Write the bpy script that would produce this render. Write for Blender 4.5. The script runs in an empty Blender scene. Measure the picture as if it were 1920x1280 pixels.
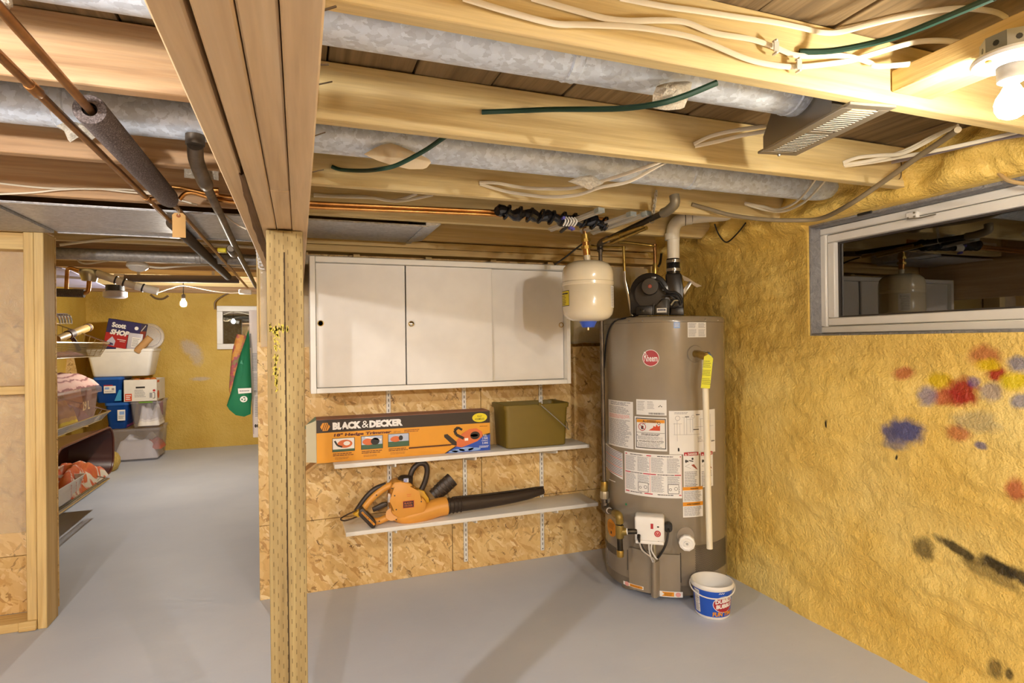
import bpy, bmesh, math, random
from mathutils import Vector, Matrix, noise
random.seed(7)
S = bpy.context.scene
COL = S.collection

# ---------------------------------------------------------------- camera
# the room's axes: X runs along the joists, Y runs along the beam, Z is up; the lens sees both vanishing points
CX, CY = 960.0, 640.0
VY, VX = Vector((560.0, 647.0)), Vector((3900.0, 606.0))
FPX = math.sqrt(-((VY.x-CX)*(VX.x-CX)+(VY.y-CY)*(VX.y-CY)))
ay = Vector((VY.x-CX, VY.y-CY, FPX)).normalized()
ax = Vector((VX.x-CX, VX.y-CY, FPX)); ax = (ax-ay*ax.dot(ay)).normalized()
az = ax.cross(ay)
if az.y > 0: az = -az
ROT = Matrix((ax, ay, az))
EYE = Vector((0, 0, 1.38))
def P(x, y, axis, val):
    """the point where the photograph's ray meets the plane axis = val"""
    r = ROT @ Vector((x-CX, y-CY, FPX)); i = 'XYZ'.index(axis)
    return EYE + r*((val-EYE[i])/r[i])
cam_d = bpy.data.cameras.new('camera'); cam = bpy.data.objects.new('camera', cam_d); COL.objects.link(cam)
cam_d.sensor_width = 36; cam_d.lens = 36*FPX/1920; cam_d.clip_start = .02
cam.matrix_world = Matrix.Translation(EYE) @ (ROT @ Matrix(((1,0,0),(0,-1,0),(0,0,-1)))).to_4x4()
S.camera = cam

# ---------------------------------------------------------------- world, lamps, exposure
W = bpy.data.worlds.new('world'); S.world = W; W.use_nodes = True
W.node_tree.nodes['Background'].inputs[0].default_value = (.62, .66, .85, 1)
W.node_tree.nodes['Background'].inputs[1].default_value = .3
S.view_settings.view_transform = 'Standard'; S.view_settings.look = 'None'
S.view_settings.gamma = 1; S.view_settings.use_curve_mapping = False
S.view_settings.exposure = 0.27
S.cycles.max_bounces = 8; S.cycles.diffuse_bounces = 5; S.cycles.transparent_max_bounces = 16
S.cycles.caustics_reflective = False; S.cycles.caustics_refractive = False
S.cycles.sample_clamp_indirect = 6
S.cycles.use_denoising = True
BULB_RIGHT, BULB_LEFT, BULB_FAR, FILL_REAR = 430, 1900, 1800, 3000     # emission strengths of the bare bulbs; the last feeds the added rear fill
C_RIGHT, C_LEFT, C_FAR = (1, .90, .74), (1, .95, .91), (1, .92, .80)

# ---------------------------------------------------------------- materials
def lin(h):
    if isinstance(h, (tuple, list)): return (*h[:3], 1)
    h = h.lstrip('#'); c = [int(h[i:i+2], 16)/255 for i in (0, 2, 4)]
    return tuple(v/12.92 if v <= .04045 else ((v+.055)/1.055)**2.4 for v in c)+(1,)
class NT:
    def __init__(s, name):
        s.m = bpy.data.materials.new(name); s.m.use_nodes = True; s.t = s.m.node_tree; s.n = s.t.nodes
        s.b = s.n['Principled BSDF']; s.out = s.n['Material Output']
    def link(s, a, b): s.t.links.new(a, b)
    def node(s, t, props=None, **ins):
        k = s.n.new(t)
        for a, v in (props or {}).items(): setattr(k, a, v)
        for a, v in ins.items():
            i = k.inputs[int(a[1:])] if a[0] == 'i' and a[1:].isdigit() else k.inputs[a.replace('_', ' ')]
            if hasattr(v, 'links') or isinstance(v, bpy.types.NodeSocket): s.link(v, i)
            else: i.default_value = v
        return k
    def coord(s, kind='Object', scale=(1,1,1), rot=(0,0,0), rnd=True):
        tc = s.node('ShaderNodeTexCoord'); src = tc.outputs[kind]
        if rnd:
            oi = s.node('ShaderNodeObjectInfo')
            mu = s.node('ShaderNodeMath', {'operation':'MULTIPLY'}, i0=oi.outputs['Random'], i1=37.0)
            src = s.node('ShaderNodeVectorMath', {'operation':'ADD'}, i0=src, i1=mu.outputs[0]).outputs[0]
        mp = s.node('ShaderNodeMapping', None, Vector=src, Scale=scale, Rotation=rot)
        return mp.outputs[0]
    def noise(s, vec, scale=5, detail=3, rough=.55, dist=0):
        return s.node('ShaderNodeTexNoise', None, Vector=vec, Scale=scale, Detail=detail, Roughness=rough, Distortion=dist)
    def ramp(s, fac, *stops, interp='LINEAR'):
        r = s.node('ShaderNodeValToRGB', None, Fac=fac); r.color_ramp.interpolation = interp
        e = r.color_ramp.elements
        while len(e) < len(stops): e.new(.5)
        for k, (p, c) in zip(e, stops): k.position = p; k.color = lin(c) if isinstance(c, str) else (c, c, c, 1) if isinstance(c, (int, float)) else lin(c)
        return r.outputs[0]
    def mix(s, fac, a, b, mode='MIX'):
        k = s.node('ShaderNodeMix', {'data_type':'RGBA', 'blend_type':mode})
        for i, v in ((0, fac), (6, a), (7, b)):
            if isinstance(v, bpy.types.NodeSocket): s.link(v, k.inputs[i])
            elif isinstance(v, str): k.inputs[i].default_value = lin(v)
            else: k.inputs[i].default_value = v
        return k.outputs[2]
    def math(s, op, a, b=0.0, c=0.0):
        return s.node('ShaderNodeMath', {'operation':op}, i0=a, i1=b, i2=c).outputs[0]
    def bump(s, h, strength=.3, dist=.01):
        s.link(s.node('ShaderNodeBump', None, Height=h, Strength=strength, Distance=dist).outputs[0], s.b.inputs['Normal'])
    def set(s, color=None, rough=None, metal=None, **kw):
        if color is not None:
            if isinstance(color, bpy.types.NodeSocket): s.link(color, s.b.inputs['Base Color'])
            else: s.b.inputs['Base Color'].default_value = lin(color)
        for k, v in (('Roughness', rough), ('Metallic', metal)):
            if v is None: continue
            if isinstance(v, bpy.types.NodeSocket): s.link(v, s.b.inputs[k])
            else: s.b.inputs[k].default_value = v
        for k, v in kw.items(): s.b.inputs[k.replace('_', ' ')].default_value = v
        return s
_plain = {}
def plain(color, rough=.5, metal=0, name=None, **kw):
    """one-colour surface with a slight mottling"""
    key = (color, rough, metal, tuple(kw.items()))
    if key in _plain: return _plain[key]
    t = NT(name or 'surface_'+str(len(_plain)))
    c = lin(color); n = t.noise(t.coord(scale=(1,1,1)), 9, 2)
    d = tuple(v*.93 for v in c[:3])+(1,)
    t.set(t.mix(t.ramp(n.outputs[0], (.3, 0.0), (.7, 1.0)), d, c), rough, metal, **kw)
    _plain[key] = t.m
    return t.m
def wood(name, axis, light, mid, dark, scale=1.0, grain=1.0, rough=.62, knots=True, bump=.25):
    t = NT(name)
    sc = [26*scale]*3; sc['XYZ'.index(axis)] = 1.1*scale
    v = t.coord(scale=sc)
    warp = t.noise(t.coord(scale=[s*.12 for s in sc]), 1.6, 2)
    v2 = t.node('ShaderNodeVectorMath', {'operation':'MULTIPLY_ADD'}, i0=warp.outputs['Color'], i1=(5,5,5), i2=v).outputs[0]
    g = t.noise(v2, 1.0, 4, .6, .4)
    fine = t.noise(t.coord(scale=[s*5 for s in sc]), 1.0, 2)
    patch = t.noise(t.coord(scale=(1.6,1.6,1.6)), 1.2, 2)
    c = t.ramp(g.outputs[0], (.24, dark), (.48, mid), (.72, light))
    c = t.mix(.35*grain, c, t.ramp(fine.outputs[0], (.35, dark), (.6, light)), 'MULTIPLY')
    c = t.mix(t.ramp(patch.outputs[0], (.35, 0.0), (.75, .35)), c, mid)
    if knots:
        ks = [3.4]*3; ks['XYZ'.index(axis)] = 1.7
        vo = t.node('ShaderNodeTexVoronoi', None, Vector=t.coord(scale=ks), Scale=1.0)
        c = t.mix(t.ramp(vo.outputs['Distance'], (.03, .7), (.06, .15), (.10, 0.0)), c, '#5a3818')
    t.set(c, rough); t.bump(fine.outputs[0], bump, .003)
    return t.m
M = {}
for a in 'XYZ':
    M['joist'+a] = wood('joist_fir_'+a, a, '#ecdcae', '#decb98', '#c2a874')
    M['stud'+a] = wood('stud_spruce_'+a, a, '#ecdaa6', '#dec48a', '#c0a066')
    M['oldjoist'+a] = wood('old_joist_'+a, a, '#dcc29c', '#c6a47c', '#9c7852')
M['beamY'] = wood('beam_lumber', 'Y', '#dcc6a2', '#ceb28a', '#b0946c', scale=.8)
M['subY'] = wood('weathered_subfloor', 'Y', '#a48e6a', '#86704e', '#54442c', rough=.8, bump=.5)
M['shadowwoodX'] = wood('shadowed_joist', 'X', '#6b3f24', '#553019', '#371d0f')  # cast shadow on a joist put into the wood tone; unused
def post_mat():
    t = NT('incised_treated_timber')
    v = t.coord(scale=(30,30,1.6), rnd=False); g = t.noise(v, 1.0, 4, .6, .5)
    c = t.ramp(g.outputs[0], (.3, '#725e38'), (.5, '#8c784c'), (.7, '#a18f60'))
    tc = t.node('ShaderNodeTexCoord'); xyz = t.node('ShaderNodeSeparateXYZ', None, Vector=tc.outputs['Object'])
    hx = t.math('ADD', xyz.outputs[0], xyz.outputs[1])
    col = t.math('FLOOR', t.math('DIVIDE', hx, .0105))
    fx = t.math('FRACT', t.math('DIVIDE', hx, .0105))
    fz = t.math('FRACT', t.math('ADD', t.math('DIVIDE', xyz.outputs[2], .034), t.math('MULTIPLY', col, .37)))
    a = t.math('LESS_THAN', t.math('ABSOLUTE', t.math('SUBTRACT', fx, .5)), .085)
    b = t.math('LESS_THAN', fz, .36)
    dash = t.math('MULTIPLY', a, b)
    c = t.mix(t.math('MULTIPLY', dash, .75), c, '#4a3818')
    vo = t.node('ShaderNodeTexVoronoi', None, Vector=t.coord(scale=(7,7,3.2), rnd=False), Scale=1.0)
    c = t.mix(t.ramp(vo.outputs['Distance'], (.04, .8), (.09, .2), (.14, 0.0)), c, '#4b3216')
    t.set(c, .75); t.bump(t.math('SUBTRACT', g.outputs[0], dash), .5, .003)
    return t.m
M['post'] = post_mat()
def osb_mat(name, plane, tone=0):
    """strand board: three layers of elongated flakes; plane gives the two axes of the sheet"""
    t = NT(name)
    rots = {'XZ': lambda a: (0, a, 0), 'YZ': lambda a: (a, 0, 0), 'XY': lambda a: (0, 0, a)}[plane]
    def layer(ang, sx, sz, off):
        sc = {'XZ': (sx, 1, sz), 'YZ': (1, sx, sz), 'XY': (sx, sz, 1)}[plane]
        m1 = t.node('ShaderNodeTexCoord').outputs['Object']
        w = t.noise(m1, 5+off, 2)
        m1 = t.node('ShaderNodeVectorMath', {'operation':'MULTIPLY_ADD'}, i0=w.outputs['Color'], i1=(.045,.045,.045), i2=m1).outputs[0]
        m2 = t.node('ShaderNodeMapping', None, Vector=m1, Rotation=rots(ang), Location=(off, off*.7, off*1.3))
        m3 = t.node('ShaderNodeMapping', None, Vector=m2.outputs[0], Scale=sc)
        return t.node('ShaderNodeTexVoronoi', {'distance':'MANHATTAN'}, Vector=m3.outputs[0], Scale=1.0, Randomness=1.0)
    L = [layer(.35, 10, 36, 0), layer(1.25, 11, 42, 3.3), layer(-.7, 12, 40, 7.1), layer(2.2, 20, 70, 11.7)]
    pal = [((.0, '#c9a15e'), (.4, '#dfc184'), (.75, '#e9d09c'), (1, '#c59a56')), ((.0, '#d6b273'), (.5, '#e2c58a'), (1, '#cfaa6a')),
           ((.0, '#c2985a'), (.5, '#dfc080'), (1, '#efd9a8')), ((0, '#b8905a'), (.08, '#cda86a'), (.5, '#dbb97a'), (1, '#e5ca90'))]
    cs = []
    for vo, p in zip(L, pal):
        r = t.node('ShaderNodeSeparateColor', None, Color=vo.outputs['Color'])
        cs.append((t.ramp(r.outputs[0], *p), r.outputs[1], r.outputs[2]))
    c = cs[0][0]
    c = t.mix(t.math('GREATER_THAN', cs[1][1], .45), c, cs[1][0])
    c = t.mix(t.math('GREATER_THAN', cs[2][1], .58), c, cs[2][0])
    c = t.mix(t.math('GREATER_THAN', cs[3][1], .72), c, cs[3][0])
    for k, (an, off) in enumerate(((.9, 21.0), (-.35, 31.0), (2.1, 41.0), (1.5, 52.0))):
        sl = layer(an, 24+3*k, 110-9*k, off); r = t.node('ShaderNodeSeparateColor', None, Color=sl.outputs['Color'])
        c = t.mix(t.math('MULTIPLY', t.math('GREATER_THAN', r.outputs[0], .982), t.math('ADD', .35, t.math('MULTIPLY', r.outputs[1], .5))), c, ('#6a4a24', '#8a6230', '#5c3e1e', '#9a7440')[k])
    pt = t.noise(t.node('ShaderNodeTexCoord').outputs['Object'], 4, 3); c = t.mix(t.ramp(pt.outputs[0], (.35, .30), (.6, 0.0)), c, '#b98d4e')
    if tone: c = t.mix(abs(tone), c, '#7a4c20' if tone > 0 else '#fff0d0', 'MULTIPLY' if tone > 0 else 'MIX')
    h = t.math('ADD', cs[1][2], cs[2][2])
    t.set(c, .55); t.bump(h, .25, .004)
    return t.m
M['osbXZ'] = osb_mat('strand_board_golden', 'XZ', .0)
M['osbpale'] = osb_mat('strand_board_pale', 'XZ', -.12)
M['osbYZ'] = osb_mat('strand_board_side', 'YZ')
def foam_mat(name, paints=(), axes=(1, 2), base=('#e0ba58', '#ebcb70', '#f2d888')):
    t = NT(name)
    tc = t.node('ShaderNodeTexCoord'); ob = tc.outputs['Object']
    big = t.noise(ob, 2.2, 3); c = t.ramp(big.outputs[0], (.25, base[0]), (.5, base[1]), (.75, base[2]))
    xyz = t.node('ShaderNodeSeparateXYZ', None, Vector=ob)
    wob = t.noise(ob, 22, 5, .7); wv = t.math('MULTIPLY', t.math('SUBTRACT', wob.outputs[0], .5), .9)
    for (u, v, ru, rv, colr, st, tilt) in paints:
        du = t.math('SUBTRACT', xyz.outputs[axes[0]], u); dv = t.math('SUBTRACT', xyz.outputs[axes[1]], v)
        dv = t.math('ADD', dv, t.math('MULTIPLY', du, tilt))
        a = t.math('DIVIDE', du, ru); b = t.math('DIVIDE', dv, rv)
        d = t.math('SQRT', t.math('ADD', t.math('MULTIPLY', a, a), t.math('MULTIPLY', b, b)))
        f = t.ramp(t.math('ADD', d, wv), (.5, st), (1.15, 0.0))
        c = t.mix(f, c, colr)
    fine = t.noise(ob, 85, 3, .6); mid = t.noise(ob, 26, 3, .6)
    h = t.math('ADD', t.math('MULTIPLY', fine.outputs[0], .5), mid.outputs[0])
    t.set(c, .42); t.bump(h, 1.0, .011)
    return t.m
def galv(name, tint='#e6f1ff', spang=60, dust=.14, rough=.42):
    t = NT(name)
    v = t.coord(scale=(1,1.6,1))
    wv = t.noise(v, 30, 3, .7); v2 = t.node('ShaderNodeVectorMath', {'operation':'MULTIPLY_ADD'}, i0=wv.outputs['Color'], i1=(.03,.03,.03), i2=v).outputs[0]
    vo = t.node('ShaderNodeTexVoronoi', None, Vector=v2, Scale=spang)
    g = t.node('ShaderNodeSeparateColor', None, Color=vo.outputs['Color'])
    c = t.mix(t.ramp(g.outputs[0], (0, 0.0), (1, 1.0)), tuple(x*.7 for x in lin(tint)[:3])+(1,), lin(tint))
    n = t.noise(v, 7, 4, .65)
    c = t.mix(t.math('MULTIPLY', t.ramp(n.outputs[0], (.45, 0.0), (.75, 1.0)), dust), c, '#8d7a58')
    t.set(c, t.math('ADD', t.math('MULTIPLY', g.outputs[1], .15), rough), .3)
    return t.m
M['galv'] = galv('galvanised_spangle'); M['galvpan'] = galv('galvanised_sheet', '#d5d6da', 70, .15, .34)
M['galvgrey'] = galv('dull_galvanised', '#b4b3b2', 70, .15, .4)
def floor_mat():
    t = NT('grey_painted_concrete')
    v = t.coord(scale=(1,1,1), rnd=False)
    a = t.noise(v, 1.3, 4); b = t.noise(t.coord(scale=(6,30,1), rnd=False), 1.5, 4, .6); f = t.noise(v, 60, 2)
    c = t.ramp(a.outputs[0], (.3, '#bec6d6'), (.7, '#ccd3e0'))
    c = t.mix(t.ramp(b.outputs[0], (.55, 0.0), (.8, .35)), c, '#d6d8de')
    c = t.mix(t.ramp(f.outputs[0], (.66, 0.0), (.8, .2)), c, '#a5a7ae')
    t.set(c, t.ramp(b.outputs[0], (.3, .5), (.7, .62)))
    t.bump(t.noise(v, 14, 4).outputs[0], .08, .01)
    return t.m
M['floor'] = floor_mat()
def copper_mat(name, c1, c2, rough=.35):
    t = NT(name); n = t.noise(t.coord(), 14, 4, .65)
    t.set(t.ramp(n.outputs[0], (.35, c1), (.65, c2)), rough, .85)
    return t.m
M['copper'] = copper_mat('tarnished_copper', '#8a6138', '#a97c4c'); M['brass'] = copper_mat('old_brass', '#a1843f', '#c4a75c', .3)
M['newcopper'] = copper_mat('bright_copper', '#b07a3e', '#d39a58', .28)
M['steelpipe'] = copper_mat('grey_steel_pipe', '#5d554b', '#7a7064', .5)
M['blackiron'] = copper_mat('black_iron', '#2f2b24', '#4a443a', .45)
def foampipe():
    t = NT('grey_pipe_foam'); n = t.noise(t.coord(), 240, 2, .7)
    t.set(t.ramp(n.outputs[0], (.35, '#453d3b'), (.6, '#6d6361'), (.72, '#a79d9c')), .9); t.bump(n.outputs[0], .5, .003)
    return t.m
M['pipefoam'] = foampipe()
def clear(name, tint, alpha, rough=.15, trans_bump=True):
    """thin film or tub plastic: part see-through, part glossy"""
    t = NT(name)
    tr = t.node('ShaderNodeBsdfTransparent', None, Color=lin(tint))
    t.set(tint, rough)
    if trans_bump: t.bump(t.noise(t.coord(), 18, 4, .6, 1.5).outputs[0], .5, .02)
    mx = t.node('ShaderNodeMixShader', None, i0=alpha, i1=tr.outputs[0], i2=t.b.outputs[0])
    t.link(mx.outputs[0], t.out.inputs[0])
    return t.m
M['film'] = clear('vapour_barrier_film', '#f4f1e6', .28, .08)
M['tub'] = clear('frosted_tub_plastic', '#f4f4f8', .12, .25, False)
M['tubpink'] = clear('pinkish_tub_plastic', '#efe2e2', .2, .25, False)
M['tubblue'] = clear('blue_tub_plastic', '#2a6ed0', .35, .2, False)
def glass_mat():
    t = NT('window_glass')
    tr = t.node('ShaderNodeBsdfTransparent', None, Color=(.86, .9, .88, 1))
    gl = t.node('ShaderNodeBsdfGlossy', None, Color=(1,1,1,1), Roughness=.01)
    fr = t.node('ShaderNodeFresnel', None, IOR=2.2)
    mx = t.node('ShaderNodeMixShader', None, i0=fr.outputs[0], i1=tr.outputs[0], i2=gl.outputs[0])
    t.link(mx.outputs[0], t.out.inputs[0]); return t.m
M['glass'] = glass_mat()
def emit(name, color, strength):
    t = NT(name); e = t.node('ShaderNodeEmission', None, Color=(*color, 1), Strength=strength)
    t.link(e.outputs[0], t.out.inputs[0]); return t.m
def fibre_mat(name, c1, c2, sc=60):
    t = NT(name); n = t.noise(t.coord(), sc, 4, .75, 1.0); t.set(t.ramp(n.outputs[0], (.3, c1), (.7, c2)), .95); t.bump(n.outputs[0], .9, .01); return t.m
M['batt'] = fibre_mat('yellow_glass_wool', '#b79a44', '#dcc372', 25); M['pinkbatt'] = fibre_mat('mauve_glass_wool', '#7f6166', '#b79a98', 25)
M['whitewool'] = fibre_mat('white_cord_wool', '#c9bda6', '#f0e8d8', 160)
M['white'] = plain('#e8e6de', .42, name='white_laminate'); M['whiteplastic'] = plain('#eceae4', .35, name='white_plastic')
M['cream'] = plain('#e9e0c6', .25, name='cream_enamel', Coat_Weight=.5, Coat_Roughness=.08); M['cable'] = plain('#ebe2cc', .5, name='cream_cable_jacket')
M['flue'] = plain('#f0ead8', .4, name='flue_plastic'); M['cablegreen'] = plain('#1f4638', .55, name='dark_green_cable'); M['cablegrey'] = plain('#8c7d62', .6, name='dusty_grey_cable')
M['black'] = plain('#1d1a17', .45, name='black_plastic'); M['gloss'] = plain('#17171a', .16, name='black_gloss'); M['steel'] = plain('#b9b6ae', .3, .9, name='bright_steel')
M['chrome'] = plain('#d6d3cb', .15, 1.0, name='chromed_wire'); M['nail'] = plain('#6b5a48', .5, .7, name='rusty_nail'); M['concrete'] = fibre_mat('grey_concrete', '#77777a', '#9c9b9c', 30)

# ---------------------------------------------------------------- mesh building
OFF = {}
class B:
    """collects geometry in world coordinates for ONE mesh; several materials allowed"""
    def __init__(s): s.bm = bmesh.new(); s.mats = []; s.cur = 0
    def mat(s, m):
        if m not in s.mats: s.mats.append(m)
        s.cur = s.mats.index(m); return s
    def face(s, vs):
        try: f = s.bm.faces.new(vs); f.material_index = s.cur; return f
        except ValueError: return None
    def box(s, lo, hi, bevel=0, seg=1, M4=None):
        lo, hi = Vector(lo), Vector(hi)
        for i in range(3):
            if lo[i] > hi[i]: lo[i], hi[i] = hi[i], lo[i]
        v = [s.bm.verts.new((x, y, z)) for x in (lo.x, hi.x) for y in (lo.y, hi.y) for z in (lo.z, hi.z)]
        fs = [s.face([v[i] for i in q]) for q in ((0,1,3,2), (4,6,7,5), (0,4,5,1), (2,3,7,6), (0,2,6,4), (1,5,7,3))]
        if M4:
            for k in v: k.co = M4 @ k.co
        if bevel:
            es = list({e for f in fs for e in f.edges})
            r = bmesh.ops.bevel(s.bm, geom=es, offset=bevel, segments=seg, affect='EDGES', profile=.5)
            for f in r['faces']: f.material_index = s.cur
        return s
    def prism(s, pts, vec, bevel=0):
        """polygon pts (3-D, planar) extruded by vec"""
        vec = Vector(vec); a = [s.bm.verts.new(Vector(p)) for p in pts]; b = [s.bm.verts.new(Vector(p)+vec) for p in pts]
        n = len(pts); fs = [s.face(a[::-1]), s.face(b)]+[s.face((a[i], a[(i+1) % n], b[(i+1) % n], b[i])) for i in range(n)]
        if bevel:
            es = list({e for f in fs if f for e in f.edges})
            r = bmesh.ops.bevel(s.bm, geom=es, offset=bevel, segments=2, affect='EDGES', profile=.5)
            for f in r['faces']: f.material_index = s.cur
        return s
    def tube(s, path, r, n=10, cap=True, flat=1.0, closed=False):
        """swept tube; r number or list; flat squashes across its own binormal"""
        p = [Vector(q) for q in path]; k = len(p); rs = r if isinstance(r, (list, tuple)) else [r]*k
        rings = []; up = None
        for i in range(k):
            if closed: t = p[(i+1) % k]-p[i-1]
            else: t = p[min(i+1, k-1)]-p[max(i-1, 0)]
            if t.length < 1e-9: t = Vector((0,0,1))
            t.normalize()
            if up is None:
                up = Vector((0,0,1)) if abs(t.z) < .9 else Vector((1,0,0))
            u = (up-t*up.dot(t))
            if u.length < 1e-6: u = t.orthogonal()
            u.normalize(); w = t.cross(u); up = u
            rings.append([s.bm.verts.new(p[i]+u*(rs[i]*math.cos(6.28318*j/n))+w*(rs[i]*flat*math.sin(6.28318*j/n))) for j in range(n)])
        for i in range(k if closed else k-1):
            a, b = rings[i], rings[(i+1) % k]
            for j in range(n): s.face((a[j], a[(j+1) % n], b[(j+1) % n], b[j]))
        if cap and not closed: s.face(rings[0][::-1]); s.face(rings[-1])
        return s
    def cyl(s, a, b, r, r2=None, n=20): return s.tube([a, b], [r, r2 if r2 is not None else r], n)
    def lathe(s, prof, base, axis=(0,0,1), n=32, arc=6.283185, start=0, closed_ends=True):
        """prof = [(radius, height)...] about axis through base"""
        base = Vector(base); ax_ = Vector(axis).normalized(); q = Vector((0,0,1)).rotation_difference(ax_)
        full = abs(arc-6.283185) < 1e-4; m = n if full else n+1; rings = []
        for (r, h) in prof:
            if r < 1e-6 and full:
                rings.append([s.bm.verts.new(base+q @ Vector((0,0,h)))]); continue
            rings.append([s.bm.verts.new(base+q @ Vector((r*math.cos(start+arc*j/n), r*math.sin(start+arc*j/n), h))) for j in range(m)])
        for a, b in zip(rings, rings[1:]):
            for j in range(m if full else m-1):
                k = (j+1) % m
                if len(a) == 1 and len(b) == 1: continue
                if len(a) == 1: s.face((a[0], b[k], b[j]))
                elif len(b) == 1: s.face((a[j], a[k], b[0]))
                else: s.face((a[j], a[k], b[k], b[j]))
        if closed_ends and full:
            if len(rings[0]) > 1: s.face(rings[0][::-1])
            if len(rings[-1]) > 1: s.face(rings[-1])
        return s
    def ball(s, c, r, n=12, sq=(1,1,1)):
        k = n//2; prof = [(r*math.sin(math.pi*i/k), -r*math.cos(math.pi*i/k)) for i in range(k+1)]
        c = Vector(c); n0 = len(s.bm.verts); s.lathe(prof, (0,0,0), n=n)
        s.bm.verts.ensure_lookup_table()
        for v in list(s.bm.verts)[n0:]: v.co = Vector((v.co.x*sq[0], v.co.y*sq[1], v.co.z*sq[2]))+c
        return s
    def grid(s, f, nu, nv, closed_u=False):
        """surface from f(i, j) -> point or None"""
        V = [[s.bm.verts.new(f(i, j)) for j in range(nv)] for i in range(nu)]
        for i in range(nu if closed_u else nu-1):
            for j in range(nv-1): s.face((V[i][j], V[(i+1) % nu][j], V[(i+1) % nu][j+1], V[i][j+1]))
        return s
    def xf(s, M4):
        for v in s.bm.verts: v.co = M4 @ v.co
        return s
    def build(s, name, parent=None, mat=None, angle=38, weld=False, loc=None, fixn=True):
        if weld: bmesh.ops.remove_doubles(s.bm, verts=s.bm.verts, dist=1e-5)
        if fixn: bmesh.ops.recalc_face_normals(s.bm, faces=s.bm.faces)
        off = OFF[parent] if parent is not None else Vector(loc if loc is not None else (0,0,0))
        if off.length:
            for v in s.bm.verts: v.co -= off
        me = bpy.data.meshes.new(name); s.bm.to_mesh(me); s.bm.free()
        for m in (s.mats or [mat]): me.materials.append(M[m] if isinstance(m, str) else m)
        me.polygons.foreach_set('use_smooth', [True]*len(me.polygons))
        me.set_sharp_from_angle(angle=math.radians(angle))
        o = bpy.data.objects.new(name, me); COL.objects.link(o); OFF[o] = off
        if parent is not None: o.parent = parent
        else: o.location = off
        return o
def bx(name, parent, mat, lo, hi, bevel=0.002, **k): return B().mat(mat).box(lo, hi, bevel).build(name, parent, **k)
def tag(o, label, cat, group=None):
    o['label'] = label; o['category'] = cat
    if group: o['group'] = group
    return o
def thing(name, label, cat, loc, group=None):
    o = bpy.data.objects.new(name, None); COL.objects.link(o); o.location = loc; o.empty_display_size = .05
    OFF[o] = Vector(loc); return tag(o, label, cat, group)
def struct(name, loc=(0,0,0)):
    o = bpy.data.objects.new(name, None); COL.objects.link(o); o.location = loc; o['kind'] = 'structure'; OFF[o] = Vector(loc); return o
def setk(o): o['kind'] = 'structure'; return o
def smooth_path(pts, per=6):
    """Catmull-Rom through the points"""
    p = [Vector(q) for q in pts]; out = []
    for i in range(len(p)-1):
        a, b, c, d = p[max(i-1,0)], p[i], p[i+1], p[min(i+2, len(p)-1)]
        for k in range(per):
            t = k/per
            out.append(.5*((2*b)+(c-a)*t+(2*a-5*b+4*c-d)*t*t+(3*b-a-3*c+d)*t**3))
    out.append(p[-1]); return out
# flat print: polygons and lettering laid out in (u, v), then mapped onto the thing's own surface
def flat_map(o, du, dv, dn):
    o, du, dv, dn = map(Vector, (o, du, dv, dn)); return lambda u, v, h: o+du*u+dv*v+dn*h
_tx = {}
def text_polys(s, bold=0.0):
    key = (s, bold)
    if key not in _tx:
        cu = bpy.data.curves.new('lettering', 'FONT'); cu.body = s; cu.size = 1; cu.offset = bold; cu.resolution_u = 2
        ob = bpy.data.objects.new('lettering', cu); COL.objects.link(ob)
        me = bpy.data.meshes.new_from_object(ob.evaluated_get(bpy.context.evaluated_depsgraph_get()))
        vs = [v.co.copy() for v in me.vertices]; fs = [tuple(p.vertices) for p in me.polygons]
        bpy.data.objects.remove(ob); bpy.data.curves.remove(cu); bpy.data.meshes.remove(me)
        x0 = min(v.x for v in vs); x1 = max(v.x for v in vs); y0 = min(v.y for v in vs); y1 = max(v.y for v in vs)
        _tx[key] = (vs, fs, x0, x1, y0, y1)
    return _tx[key]
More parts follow.
